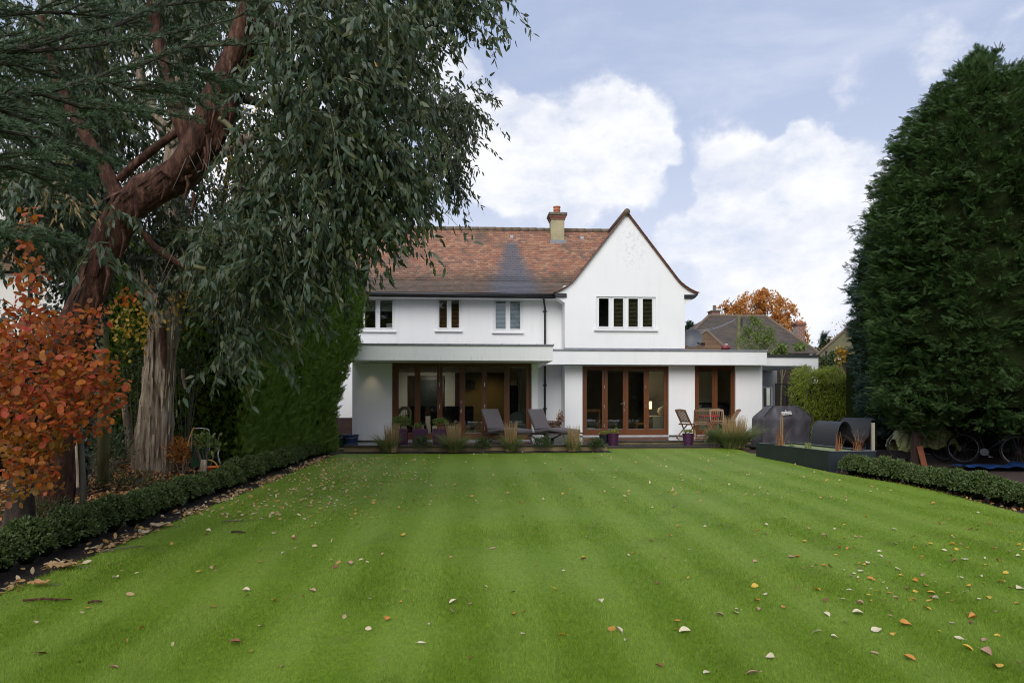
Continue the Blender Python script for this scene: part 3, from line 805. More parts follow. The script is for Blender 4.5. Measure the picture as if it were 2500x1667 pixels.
# --- bifold doors
def doors(px0, px1, py0, py1, Y, panes, pane_y, handle=None, hinges=()):
    xm = (px0 + px1) / 2
    Yd = Y + 0.10
    x0, x1 = ax(px0, Y), ax(px1, Y); z0 = PZ + 0.03; z1 = at(xm, py0, Y).z
    pz1, pz0 = at(xm, pane_y[0], Yd).z, at(xm, pane_y[1], Yd).z
    # outer frame
    f = MB(); fw = 0.055
    panel(f, Yd - 0.03, 0.12, x0, x1, z0, z1 + 0.02, [(x0 + fw, x1 - fw, z0 + 0.03, z1 - 0.06)])
    hp(f, 'door_frame', M['oak'])
    th = MB(); th.box(x0 + 0.01, x1 - 0.01, Yd - 0.10, Yd + 0.1, PZ + 0.002, z0); hp(th, 'threshold', M['alu'])
    n = len(panes); ex = [x0 + fw + (x1 - x0 - 2 * fw) * i / n for i in range(n + 1)]
    for i, (a, b) in enumerate(panes):
        a, b = ax(a, Yd), ax(b, Yd)
        l, r = ex[i] + 0.003, ex[i + 1] - 0.003
        m = MB(); panel(m, Yd, 0.055, l, r, z0 + 0.032, z1 - 0.062, [(a, b, pz0, pz1)])
        leaf = hp(m, 'door_leaf', M['oak'])
        g = MB(); g.box(a - 0.006, b + 0.006, Yd + 0.024, Yd + 0.03, pz0 - 0.006, pz1 + 0.006); g.build('pane', M['glass'], leaf, H0)
        bd = MB(); bd.box(a, b, Yd + 0.004, Yd + 0.02, pz0, pz0 + 0.018); bd.build('glazing_bead', M['chrome'], leaf, H0)
        if handle == i:
            h = MB(); zh = PZ + 1.05
            h.box(r - 0.045, r - 0.02, Yd - 0.012, Yd, zh - 0.02, zh + 0.12); h.bar((r - 0.03, Yd - 0.035, zh + 0.08), (r - 0.16 if px0 > 1400 else r - 0.035, Yd - 0.04, zh + (0.03 if px0 > 1400 else -0.08)), 0.018, 0.018); h.bar((r - 0.03, Yd - 0.04, zh + 0.08), (r - 0.03, Yd, zh + 0.08), 0.018, 0.018)
            h.build('handle', M['steel'], leaf, H0)
            k = MB(); k.box(r - 0.045, r - 0.02, Yd - 0.012, Yd, zh - 0.22, zh - 0.11); k.build('lock_plate', M['steel'], leaf, H0)
        if i in hinges:
            for zz in (PZ + 0.30, PZ + 0.95, PZ + 1.6):
                k = MB(); k.box(r - 0.010, r + 0.010, Yd - 0.014, Yd - 0.001, zz, zz + 0.12); k.build('hinge', M['steel'], leaf, H0)
    return (x0, x1, PZ, z1)

D1 = doors(957, 1298, 885, 1073, YL, [(973, 1012), (1026, 1067), (1080, 1122), (1135, 1176), (1189, 1231), (1244, 1285)], (895, 1057), 2, (1, 3))
D2 = doors(1422, 1633, 893, 1063, YR, [(1432.5, 1470), (1483.5, 1521), (1534, 1572), (1584.5, 1621.5)], (903, 1048), 1, (0, 2))
D3 = doors(1696.5, 1796, 893, 1063, YR, [(1706.5, 1739), (1751.5, 1784.5)], (903, 1048))

# --- walls
ZTL = 2.88                                  # underside of the left parapet
ZTR = at(1600, 890, YRF).z                  # and of the right one
ZCL = at(1100, 843.5, YF).z; ZCR = at(1600, 857, YRF).z
XLW0, XLW1 = ax(860, YL), ax(1313, YL)
for a_, b_ in ((XLW0, D1[0]), (D1[1], XLW1)):
    w = MB(); w.box(a_, b_, YL, YL + 0.25, PZ - 0.05, ZTL); hp(w, 'wall', M['render'])
w = MB(); w.box(XLW0, XLW0 + 0.25, YL + 0.252, YM - 0.002, PZ - 0.05, ZTL); hp(w, 'wall', M['render']); w = MB(); w.box(XLW1 - 0.25, XLW1, YL + 0.252, YM - 0.002, PZ - 0.05, ZTL); hp(w, 'wall', M['render'])
XG0, XG1 = ax(1379, YR), ax(1672, YR)
XR1 = ax(1861, YR)
w = MB(); panel(w, YR, 0.28, XG0, XR1, PZ - 0.05, ZTR - 0.002, [(D2[0], D2[1], PZ - 0.05, D2[3]), (D3[0], D3[1], PZ - 0.05, D3[3])]); hp(w, 'wall', M['render'])
w = MB(); w.box(XR1 - 0.28, XR1, YR + 0.282, 29, PZ - 0.3, ZTR); hp(w, 'wall', M['render'])
# plinth line along the terrace
for a, b, Y in ((XLW0, D1[0], YL), (XG0, D2[0], YR), (D2[1], D3[0], YR), (D3[1], XR1, YR)):
    p = MB(); p.box(a + 0.002, b - 0.002, Y - 0.004, Y, PZ, PZ + 0.035); hp(p, 'damp_course', M['slate_edge'])
ZE = at(1100, 716, YM - 0.5).z              # eaves of the main roof
XMW0 = ax(690, YM)
w = MB(); panel(w, YM, 0.3, XMW0, XG0 - 0.002, PZ + 0.62, ZE + 0.35, [W1, W2, W3, (XLW0 + 0.26, XLW1 - 0.3, PZ, ZTL - 0.05)]); hp(w, 'wall', M['render'])
w = MB(); w.box(XMW0, XLW0 - 0.005, YM - 0.03, YM + 0.3, 0.2, PZ + 0.618); hp(w, 'brick_plinth', M['brick_dark'])
w = MB(); w.box(XLW1 + 0.002, XG0 - 0.002, YM, YM + 0.3, 0.3, PZ + 0.618); hp(w, 'wall', M['render'])
w = MB(); w.box(XG0 + 0.004, XG0 + 0.28, YR + 0.282, YM + 0.3, PZ - 0.05, ZE + 0.3); hp(w, 'wall', M['render'])      # return beside the recess

# --- gable
AP = at(1529, 519, YR)
PITCH = 1.28
def gable_profile(sign, drop=0.0, ext=0.0):
    """from the ridge down to the flared eaves"""
    hw = (ax(1700, YR) - ax(1529, YR))
    pts = []
    for x in lin(0, hw + ext, 16):
        k = hw - 0.62
        z = AP.z - PITCH * x if x < k else AP.z - PITCH * k - 0.62 * (1 - math.exp(-(x - k) * PITCH / 0.62 * 0.78)) * 1.0
        pts.append((AP.x + sign * x, z - drop))
    return pts
def zg(x):
    L = gable_profile(1)
    a = abs(x - AP.x)
    for (x0, z0), (x1, z1) in zip(L, L[1:]):
        if x0 - AP.x <= a <= x1 - AP.x: return z0 + (z1 - z0) * (a - (x0 - AP.x)) / (x1 - x0)
    return L[-1][1]
ZGB = ZCR - 0.25
gy = 0.26
n = 40
xs = sorted(set(lin(XG0, XG1, n) + [AP.x, WG[0], WG[1]]))
g = MB()
for a, b in zip(xs, xs[1:]):
    za, zb = zg(a) - 0.05, zg(b) - 0.05
    if WG[0] - 1e-6 <= a and b <= WG[1] + 1e-6:
        g.quad((a, YR, ZGB), (b, YR, ZGB), (b, YR, WG[2]), (a, YR, WG[2])); g.quad((a, YR, WG[3]), (b, YR, WG[3]), (b, YR, zb), (a, YR, za))
        g.quad((a, YR, WG[2]), (b, YR, WG[2]), (b, YR + gy, WG[2]), (a, YR + gy, WG[2])); g.quad((a, YR, WG[3]), (b, YR, WG[3]), (b, YR + gy, WG[3]), (a, YR + gy, WG[3]))
    else:
        g.quad((a, YR, ZGB), (b, YR, ZGB), (b, YR, zb), (a, YR, za))
for x in (WG[0], WG[1]): g.quad((x, YR, WG[2]), (x, YR + gy, WG[2]), (x, YR + gy, WG[3]), (x, YR, WG[3]))
for x in (XG0, XG1): g.quad((x, YR, ZGB), (x, YM + 4, ZGB), (x, YM + 4, zg(x) - 0.05), (x, YR, zg(x) - 0.05))
# small flared shoulders carried out to the eaves
for sg, xe in ((-1, XG0), (1, XG1)):
    L = [p for p in gable_profile(sg, 0.05) if (p[0] - xe) * sg > 0]
    L = [(xe, zg(xe) - 0.05)] + L
    for (xa, za_), (xb, zb_) in zip(L, L[1:]):
        zl = L[-1][1] - 0.02
        g.quad((xa, YR, zl), (xb, YR, zl), (xb, YR, zb_), (xa, YR, za_)); g.quad((xa, YR, zl), (xa, YR + 0.3, zl), (xb, YR + 0.3, zl), (xb, YR, zl))
hp(g, 'gable_wall', M['render'], fix=False)
# rendered boxes and black fascia ends under the flared eaves
ZT = gable_profile(1)[-1][1] - 0.07
for sg, x0, x1, tip in ((-1, ax(1383, YR), ax(1357, YR), ax(1352, YR)), (1, ax(1670, YR), ax(1695, YR), ax(1704, YR))):
    f = MB(); f.prism([(x0, ZT), (tip, ZT), (x1, ZT - 0.125), (x0, ZT - 0.125)], YR - 0.05, YR + 0.6); hp(f, 'eaves_box', M['black'])
    f = MB(); f.prism([(x0 + sg * 0.03, ZT - 0.127), (x1 - sg * 0.03, ZT - 0.127), (x0 + sg * 0.05, ZT - 0.31)], YR + 0.01, YR + 0.55); hp(f, 'eaves_corbel', M['render'])
# gable roof: two skins of tile running back to the main roof
gr = MB()
for sg in (-1, 1):
    L = gable_profile(sg, 0.0, 0.04)
    for (xa, za_), (xb, zb_) in zip(L, L[1:]):
        for yo, dz in ((YR - 0.07, 0.0), ):
            gr.quad((xa, yo, za_ + 0.0), (xb, yo, zb_ + 0.0), (xb, 26.2, zb_), (xa, 26.2, za_))
            gr.quad((xa, yo, za_ - 0.045), (xb, yo, zb_ - 0.045), (xb, 26.2, zb_ - 0.045), (xa, 26.2, za_ - 0.045))
            gr.quad((xa, yo, za_ - 0.045), (xb, yo, zb_ - 0.045), (xb, yo, zb_), (xa, yo, za_))
groof = hp(gr, 'gable_roof', M['verge'], fix=False)
for sg in (-1, 1):
    L = gable_profile(sg, 0.0, 0.04)
    # walk down the slope at even steps, one verge tile each
    acc, pts = 0, []
    for (xa, za_), (xb, zb_) in zip(L, L[1:]):
        seg = math.hypot(xb - xa, zb_ - za_); k = 0
        while acc <= seg:
            t = acc / seg; pts.append((xa + (xb - xa) * t, za_ + (zb_ - za_) * t, math.atan2(zb_ - za_, xb - xa))); acc += 0.10
        acc -= seg
    for x, z, a in pts:
        m = Matrix.Translation((x, 0, z)) @ Matrix.Rotation(-a, 4, 'Y')
        q = MB(); m2 = m @ Matrix.Rotation(R(-5 * 1), 4, 'Y') if sg > 0 else m @ Matrix.Rotation(R(-5), 4, 'Y')
        q.box(-0.01, 0.125, YR - 0.10 - random.uniform(0, 0.012), YR + 0.12, 0.004, 0.024, m2)
        q.build('verge_tile', M['verge'], groof, H0)
q = MB(); q.tube([(AP.x, YR - 0.13, AP.z + 0.0), (AP.x, 25.7, AP.z + 0.0)], 0.105, 12); q.build('ridge_tile', M['ridge'], groof, H0, smooth=True)

# --- main roof
YE = YM - 0.55
RB = 0.62                              # flared lowest part
def roof_y_z(s):
    """height over distance back from the eaves"""
    return ZE + 0.7 * s if s < RB else ZE + 0.7 * RB + PITCH * (s - RB)
RR = (at(1250, 562, 26).z - EYE) / 26   # tangent to the ridge
r = (ZE + 0.7 * RB - PITCH * RB - EYE - RR * YE) / (RR - PITCH)
YRI, ZRI = YE + r, roof_y_z(r)
XR0, XR1r = ax(800, YM), AP.x + 0.3
rf = MB()
prof = [(YE - 0.02, ZE - 0.02)] + [(YE + s, roof_y_z(s) - 0.03) for s in (RB, r)]
for (ya, za_), (yb, zb_) in zip(prof, prof[1:]):
    rf.quad((XR0, ya, za_), (XR1r, ya, za_), (XR1r, yb, zb_), (XR0, yb, zb_))
rf.quad((XR0, YRI, ZRI - 0.03), (XR1r, YRI, ZRI - 0.03), (XR1r, YRI + r, ZE), (XR0, YRI + r, ZE))
rf.quad((XR0, YE, ZE - 0.02), (XR0, YRI, ZRI - 0.03), (XR0, YRI + r, ZE), (XR0, YE, ZE - 0.03))
roof = hp(rf, 'roof', M['felt'], fix=False)
# tiles course by course: the 300 that show largest singly, the rest as one mesh
TW, TG = 0.165, 0.098
def tile_pts():
    out = []
    # arc length along the profile
    s_low = math.hypot(RB, 0.7 * RB); s_up = math.hypot(r - RB, PITCH * (r - RB)); tot = s_low + s_up
    nrow = int(tot / TG)
    for i in range(nrow):
        d = i * TG
        if d < s_low: s = d / math.hypot(1, 0.7); sl = math.atan(0.7)
        else: s = RB + (d - s_low) / math.hypot(1, PITCH); sl = math.atan(PITCH)
        if abs(d - s_low) < 0.35: sl = math.atan(0.7) + (math.atan(PITCH) - math.atan(0.7)) * max(0, min(1, (d - s_low + 0.35) / 0.7))
        out.append((YE + s, roof_y_z(s), sl))
    return out
def valley_x(Y, Z):
    """where the gable slope cuts the main roof"""
    return AP.x - (AP.z - Z) / PITCH + 0.04
rows = tile_pts()
tb = MB()
one = MB(); one.box(-TW / 2 + 0.003, TW / 2 - 0.003, -0.004, 0.150, 0.0, 0.019)
tile_me = None
stuff = MB(); single = []
for i, (y, z, sl) in enumerate(rows):
    x = XR0 + (TW / 2 if i % 2 else 0)
    sag = 0
    while x < valley_x(y, z) + 0.05 and x < AP.x:
        dz = 0.012 * mnoise.noise(Vector((x * 0.9, i * 0.2, 0))) + random.uniform(-0.003, 0.003)
        m = Matrix.Translation((x + random.uniform(-0.003, 0.003), y, z + 0.012 + dz)) @ Matrix.Rotation(sl - R(4.5) + random.uniform(-0.02, 0.02), 4, 'X') @ Matrix.Rotation(random.uniform(-0.012, 0.012), 4, 'Y')
        if i < 34 and i % 5 == 2 and ax(1010, YM) < x < ax(1390, YM) and len(single) < 240: single.append(m)
        else: stuff.box(-TW / 2 + 0.003, TW / 2 - 0.003, -0.004, 0.150, 0.0, 0.019, m)
        x += TW
kind(stuff.build('roof_tiles', M['tile'], roof, H0), 'stuff')
H0v = Vector(H0)
for m in single:
    if tile_me is None: o = one.build('roof_tile', M['tile'], roof); tile_me = o.data
    else: o = put('roof_tile', tile_me, roof)
    o.matrix_local = Matrix.Translation(-H0v) @ m
# ridge tiles
x = XR0
while x < AP.x - 0.15:
    q = MB(); rr = 0.10 + random.uniform(-0.004, 0.006); q.tube([(x + 0.004, YRI, ZRI + 0.0), (x + 0.30, YRI, ZRI + 0.012)], [rr, rr * 0.96], 10); q.build('ridge_tile', M['ridge'], roof, H0, smooth=True); x += 0.305
for px in (1060, 1249, 1420):
    v = MB(); y = YRI - 0.20; z = roof_y_z(y - YE); x = ax(px, y)
    v.box(x - 0.11, x + 0.11, y - 0.16, y + 0.02, z - 0.19, z - 0.165); v.box(x - 0.06, x + 0.06, y - 0.10, y + 0.1, z - 0.13, z - 0.01)
    v.build('roof_vent', M['dish2'], roof, H0)
# chimney
cy0 = 25.45; cy1 = 25.98
x0, x1 = ax(1345.5, cy0), ax(1378, cy0)
zt = at(1360, 536, cy0).z
c = MB(); c.box(x0, x1, cy0, cy1, 6.5, zt); ch = hp(c, 'chimney', M['stack'], bevel=0.012)
zc = zt
for k, (ov, h, mt) in enumerate(((0.03, 0.075, 'corbel'), (0.06, 0.075, 'corbel'), (0.095, 0.10, 'mortar'))):
    q = MB(); q.box(x0 - ov, x1 + ov, cy0 - ov, cy1 + ov, zc, zc + h); q.build('corbel_course', M[mt], ch, H0, bevel=0.01); zc += h
q = MB(); cxm = (x0 + x1) / 2; q.lathe([(0.115, 0), (0.12, 0.10), (0.115, 0.13), (0.135, 0.14), (0.135, 0.17), (0.118, 0.18), (0.125, 0.25), (0.14, 0.26), (0.14, 0.29), (0.10, 0.29), (0.10, 0.2)], (cxm, (cy0 + cy1) / 2, zc)); q.build('chimney_pot', M['terracotta'], ch, H0, smooth=True)
q = MB(); q.box(x0 - 0.05, x1 + 0.05, cy0 - 0.05, cy0 - 0.002, roof_y_z(cy0 - YE) - 0.03, roof_y_z(cy0 - YE) + 0.10); q.build('flashing', M['lead'], ch, H0)
# gutter and downpipe
q = MB(); q.tube([(XR0, YE - 0.05, ZE - 0.045), (ax(1355, YE), YE - 0.05, ZE - 0.06)], 0.058, 10); gut = hp(q, 'gutter', M['black'], smooth=True)
q = MB(); q.box(XR0, ax(1352, YE), YE + 0.012, YE + 0.035, ZE - 0.15, ZE - 0.02); hp(q, 'fascia_board', M['black'])
q = MB(); q.box(XR0, ax(1372, YE), YE + 0.036, YM - 0.002, ZE - 0.15, ZE - 0.135); hp(q, 'soffit', M['upvc'])
x = ax(1330.5, YM - 0.08)
q = MB(); q.tube([(ax(1327, YE), YE - 0.03, ZE - 0.09), (ax(1327, YE), YE - 0.02, ZE - 0.17), (x, YM - 0.08, ZE - 0.42), (x, YM - 0.08, 0.75)], 0.036, 10)
dp = hp(q, 'downpipe', M['black'], smooth=True)
for z in (ZE - 0.55, 2.3, 1.5, 3.5):
    q = MB(); q.lathe([(0.046, 0), (0.046, 0.06)], (x, YM - 0.08, z), 12); q.box(x - 0.07, x + 0.07, YM - 0.05, YM - 0.003, z + 0.01, z + 0.05); q.build('pipe_clip', M['black'], dp, H0)

# --- flat roofs: parapet fascias with lead copings
def parapet(xa, xb, Y, z0, z1, back, name, npx):
    f = MB(); f.box(xa, xb, Y, Y + 0.22, z0, z1); f.box(xa, xa + 0.22, Y + 0.222, back, z0, z1); f.box(xb - 0.22, xb, Y + 0.222, back, z0, z1)
    hp(f, 'parapet', M['render'], bevel=0.004)
    s = MB(); s.box(xa + 0.004, xb - 0.004, Y + 0.03, back - 0.004, z0 - 0.0 + 0.012, z0 + 0.045); hp(s, 'soffit', M['render'])
    tr = MB(); tr.box(xa, xb, Y - 0.004, Y - 0.001, z0 - 0.002, z0 + 0.018); hp(tr, 'drip_edge', M['upvc'])
    d = MB(); d.box(xa + 0.23, xb - 0.23, Y + 0.23, back, z1 - 0.1, z1 - 0.05); hp(d, 'flat_roof', M['felt'])
    x = xa - 0.03; w = (xb - xa + 0.06) / npx
    for i in range(npx):
        q = MB(); q.box(x + 0.002, x + w - 0.004, Y - 0.035, Y + 0.26, z1 + 0.001, z1 + 0.05); q.box(x + w - 0.03, x + w - 0.002, Y - 0.042, Y + 0.26, z1 + 0.003, z1 + 0.058)
        q.build('coping_segment', M['lead'], house, H0, bevel=0.01); x += w
XF0, XF1 = ax(841, YF), ax(1350, YF)
parapet(XF0, XF1, YF, ZTL, ZCL, YM - 0.003, 'left', 12)
XQ0, XQ1 = ax(1331, YRF) , ax(1872.5, YRF)
parapet(XQ0 - 0.25, XQ1, YRF, ZTR, ZCR, 29.0, 'right', 14)
# upper flashing where the gable meets the flat roof
q = MB(); q.box(XG0 - 0.02, XG1 + 0.01, YR - 0.03, YR - 0.002, ZCR + 0.02, ZCR + 0.13); hp(q, 'flashing', M['lead'])
for px, Y in ((905, 20.1), (1320, 19.8)):
    q = MB(); q.lathe([(0.045, -0.006), (0.045, 0.004)], (ax(px, Y), Y, ZTL + 0.008), 16); hp(q, 'downlight', M['steel'])

# --- rooms behind the glass
def room(x0, x1, y0, y1, z1, wall, back):
    m = MB(); m.quad((x0, y1, PZ), (x1, y1, PZ), (x1, y1, z1), (x0, y1, z1)); hp(m, 'room_wall', back)
    m = MB(); m.quad((x0, y0, PZ), (x0, y1, PZ), (x0, y1, z1), (x0, y0, z1)); m.quad((x1, y0, PZ), (x1, y1, PZ), (x1, y1, z1), (x1, y0, z1)); hp(m, 'room_wall', wall)
    m = MB(); m.quad((x0, y0, z1), (x1, y0, z1), (x1, y1, z1), (x0, y1, z1)); hp(m, 'room_ceiling', wall)
    m = MB(); m.quad((x0, y0, PZ + 0.01), (x1, y0, PZ + 0.01), (x1, y1, PZ + 0.01), (x0, y1, PZ + 0.01)); hp(m, 'room_floor', M['room_floor'])
room(XLW0 + 0.255, XLW1 - 0.255, YL + 0.256, 25.4, ZTL - 0.06, M['room_wall'], M['room_wall'])
def lamp(name, loc, watts, rgb, radius=0.05, spot=None, tilt=0):
    d = bpy.data.lights.new(name, 'SPOT' if spot else 'POINT'); d.energy = watts; d.color = rgb; d.shadow_soft_size = radius
    if spot: d.spot_size = R(spot); d.spot_blend = 0.9
    o = bpy.data.objects.new(name, d); o.location = loc; o.rotation_euler = (R(tilt), 0, 0); col.objects.link(o); return o
# lamps that burn in the photograph: soffit downlights, the warm lamp by the dining room's ochre wall, the sitting room lamp
lamp('downlight_lamp', (ax(905, 20.25), 20.25, ZTL - 0.02), 5, (1.0, 0.78, 0.5), 0.03, 75)
lamp('downlight_lamp', (ax(1320, 19.8), 19.8, ZTL - 0.02), 2, (1.0, 0.78, 0.5), 0.03, 75)
lamp('dining_spot', (ax(1045, 24.0), 23.6, ZTL - 0.35), 26, (1.0, 0.90, 0.74), 0.08, 130, 48)  # added spot that brightens the back wall, no fixture there
lamp('dining_spot', (ax(1195, 24.0), 24.0, ZTL - 0.4), 12, (1.0, 0.75, 0.42), 0.06, 120, 45)
lamp('sitting_lamp', (ax(1587, 25.1), 25.2, at(1587, 985, 25.4).z), 8, (1.0, 0.75, 0.45), 0.08)
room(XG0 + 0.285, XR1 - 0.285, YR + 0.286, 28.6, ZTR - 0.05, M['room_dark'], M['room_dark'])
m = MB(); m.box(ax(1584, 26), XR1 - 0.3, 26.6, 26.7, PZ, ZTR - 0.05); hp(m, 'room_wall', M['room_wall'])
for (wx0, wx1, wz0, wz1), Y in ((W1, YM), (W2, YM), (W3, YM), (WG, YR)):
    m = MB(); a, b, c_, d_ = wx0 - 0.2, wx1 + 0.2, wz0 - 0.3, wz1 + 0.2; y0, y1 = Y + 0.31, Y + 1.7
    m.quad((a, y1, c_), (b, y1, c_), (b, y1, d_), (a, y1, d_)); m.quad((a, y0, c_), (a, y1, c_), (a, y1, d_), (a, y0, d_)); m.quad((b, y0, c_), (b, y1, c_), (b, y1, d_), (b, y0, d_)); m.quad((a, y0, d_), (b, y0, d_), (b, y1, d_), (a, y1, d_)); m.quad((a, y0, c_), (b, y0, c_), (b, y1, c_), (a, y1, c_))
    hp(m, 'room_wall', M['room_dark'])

# --- carport on the right
YC = 23.35
cp = thing('carport', 'flat roofed white carport with dark felt edge beside the right extension', 'carport', (ax(1930, YC), YC, 0.4))
C0 = tuple(cp.location)
xa, xb = XQ1 + 0.01, ax(1998, YC)
q = MB(); z1, z0 = at(1930, 872, YC).z, at(1930, 893, YC).z
q.box(xa, xb, YC, YC + 0.12, z0, z1); q.box(xb - 0.25, xb, YC + 0.122, 28.0, z0, z1); q.build('fascia_board', M['render'], cp, C0)
q = MB(); q.box(xa, xb + 0.03, YC - 0.04, 28.0, z1 + 0.001, z1 + 0.09); q.build('felt_edge', M['felt'], cp, C0)
q = MB(); q.box(xa, xb - 0.26, YC + 0.13, 27.9, z0 + 0.02, z0 + 0.05); q.build('ceiling', M['render'], cp, C0)
q = MB(); q.box(ax(1981, YC), xb - 0.001, YC + 0.002, YC + 0.30, 0.4, z0 - 0.002); q.build('post', M['render'], cp, C0)
YB = 27.0
q = MB(); panel(q, YB, 0.2, xa - 0.2, xb + 0.2, 0.3, z0 + 0.02, [(ax(1861, YB), ax(1888, YB), 0.5, at(1875, 942, YB).z), (ax(1892, YB), ax(1955, YB), 1.0, at(1875, 936, YB).z)]); q.build('wall', M['shade_wall'], cp, C0)
q = MB(); a, b, zt = ax(1861, YB), ax(1888, YB), at(1875, 942, YB).z
panel(q, YB + 0.03, 0.08, a + 0.002, b - 0.002, 0.5, zt, [(a + 0.06, b - 0.09, 0.62, zt - 0.08)]); dr = q.build('door', M['upvc'], cp, C0)
q = MB(); q.box(a + 0.05, b - 0.08, YB + 0.06, YB + 0.066, 0.6, zt - 0.07); q.build('pane', M['glass'], dr, C0)
q = MB(); a, b, zt = ax(1892, YB), ax(1955, YB), at(1875, 936, YB).z
panel(q, YB + 0.03, 0.08, a + 0.002, b - 0.002, 1.0, zt, [(a + 0.03, (a + b) / 2 - 0.02, 1.05, zt - 0.03), ((a + b) / 2 + 0.02, b - 0.03, 1.05, zt - 0.03)]); wn = q.build('window', M['black'], cp, C0)
for s0, s1 in ((a + 0.025, (a + b) / 2 - 0.015), ((a + b) / 2 + 0.015, b - 0.025)):
    q = MB(); q.box(s0, s1, YB + 0.06, YB + 0.066, 1.045, zt - 0.025); q.build('pane', M['glass'], wn, C0)
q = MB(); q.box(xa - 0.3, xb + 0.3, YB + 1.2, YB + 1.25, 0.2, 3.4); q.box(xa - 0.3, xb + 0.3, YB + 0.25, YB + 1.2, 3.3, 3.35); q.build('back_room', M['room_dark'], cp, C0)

# --- satellite dish and the red bundle on the flat roof
sd = at(1692, 826, 25.2)
t = thing('satellite_dish', 'grey satellite dish on an arm beside the white gable wall', 'satellite dish', sd)
q = MB(); rot = Matrix.Rotation(R(72), 4, 'X') @ Matrix.Rotation(R(0), 4, 'Z')
prof = [(0.0, 0.0)] + [(0.34 * k / 6, 0.09 * (k / 6) ** 2) for k in range(1, 7)]
vs = []; q.lathe(prof + [(0.35, 0.095), (0.34, 0.075)], (0, 0, 0), 28)
mm = Matrix.Rotation(R(-24), 4, 'Z') @ Matrix.Rotation(R(80), 4, 'X')
q.v = [tuple(mm @ Vector(p)) for p in q.v]
q.build('reflector', M['dish'], t, smooth=True)
q = MB(); q.bar((0.05, -0.02, -0.12), (0.22, -0.42, -0.26), 0.02, 0.03); q.box(0.17, 0.28, -0.48, -0.40, -0.31, -0.2); q.build('feed_arm', M['black'], t)
q = MB(); q.tube([(-0.30, 0.2, 0.02), (-0.20, 0.18, 0.02), (-0.08, 0.15, -0.06), (-0.02, 0.1, -0.12), (0.0, 0.05, -0.1)], 0.02, 8); q.tube([(0.03, 0.1, -0.1), (0.05, 0.14, -0.62)], 0.018, 8); q.build('mounting_arm', M['chrome'], t, smooth=True)
rb = at(1772, 846.5, 23.6)
t = thing('tarpaulin_bundle', 'small red tarpaulin bundle lying on the flat roof edge beside the gable', 'bundle', rb - Vector((0, 0, 0.1)))
q = MB(); q.lathe([(0.14, 0), (0.165, 0.04), (0.16, 0.10), (0.12, 0.155), (0.05, 0.175), (0.0, 0.178)], (0, 0, 0), 18)
q.v = [(x * (1 + 0.08 * mnoise.noise(Vector((x * 9, y * 9, z * 9)))), y * 0.8, z * (1 + 0.12 * mnoise.noise(Vector((x * 7, y * 7, 2))))) for x, y, z in q.v]
q.build('cover', M['bundle'], t, smooth=True)
q = MB(); q.box(-0.06, 0.05, -0.1, 0.1, 0.155, 0.187); q.build('flap', M['label'], t, bevel=0.01)

# ------------------------------------------------------------------ things inside the glazed rooms
def floor_at(px, Y, z=PZ): return Vector((ax(px, Y), Y, z))
# dining room
p = at(1040, 1000, 25.3)
t = thing('wall_mirror', 'large dark red framed mirror hung on the dining room wall', 'mirror', (p.x, 25.35, 0))
a, b = ax(997, 25.3), ax(1084, 25.3); z1, z0 = az(918, 25.3), az(1008, 25.3)
q = MB(); panel(q, 25.3, 0.05, a, b, z0, z1, [(a + 0.14, b - 0.14, z0 + 0.14, z1 - 0.14)]); M['mahog'] = pm('dark_red_wood', (0.06, 0.016, 0.016), (0.04, 0.01, 0.012), 5, 0.35); q.build('frame', M['mahog'], t, (p.x, 25.35, 0))
q = MB(); q.box(a + 0.135, b - 0.135, 25.325, 25.335, z0 + 0.135, z1 - 0.135); M['mirror'] = pm('dark_reflection_tone', (0.03, 0.034, 0.03), None, 3, 0.35, spec=0.15); q.build('mirror_glass', M['mirror'], t, (p.x, 25.35, 0))  # dull dark colour stands in for the mirror's dark reflection
q = MB(); a, b = ax(1111, 25.3), ax(1127, 25.3); q.box(a, b, 25.30, 25.38, PZ, az(900, 25.3)); tag(q.build('room_door', M['mahog']), 'dark brown inner door edge right of the dining room mirror', 'door')
q = MB(); a, b = ax(1127, 25.2), ax(1240, 25.2); q.box(a, b, 25.2, 25.39, PZ, ZTL - 0.07); M['ochre'] = pm('ochre_wall', (0.17, 0.125, 0.045), (0.13, 0.09, 0.035), 0.9, 0.9); kind(q.build('room_alcove_wall', M['ochre']), 'structure')
q = MB(); a, b = ax(1136, 24.9), ax(1160, 24.9); q.box(a, b, 24.9, 24.96, az(950, 24.9), az(928, 24.9)); q.bar(((a + b) / 2, 24.96, az(940, 24.9)), ((a + b) / 2, 25.2, az(940, 24.9)), 0.05, 0.05); tag(q.build('television', M['black'], bevel=0.004), 'small black television on the ochre dining room wall', 'television')
t = thing('bookshelf', 'tall black shelf unit inside at the right end of the dining room', 'shelf', floor_at(1258, 24.5))
q = MB(); q.box(-0.26, 0.26, 0.3, 0.32, 0, 1.75); q.box(-0.26, -0.24, -0.1, 0.3, 0, 1.75); q.box(0.24, 0.26, -0.1, 0.3, 0, 1.75); q.build('frame', M['black'], t)
for i in range(8):
    q = MB(); q.box(-0.239, 0.239, -0.1, 0.299, 0.04 + i * 0.24, 0.06 + i * 0.24); q.build('shelf', M['wicker'], t)
q = MB(); q.lathe([(0.05, 0), (0.06, 0.12), (0.03, 0.2), (0.035, 0.3)], (0.12, 0.05, 1.75), 12); q.build('vase', M['black'], t)
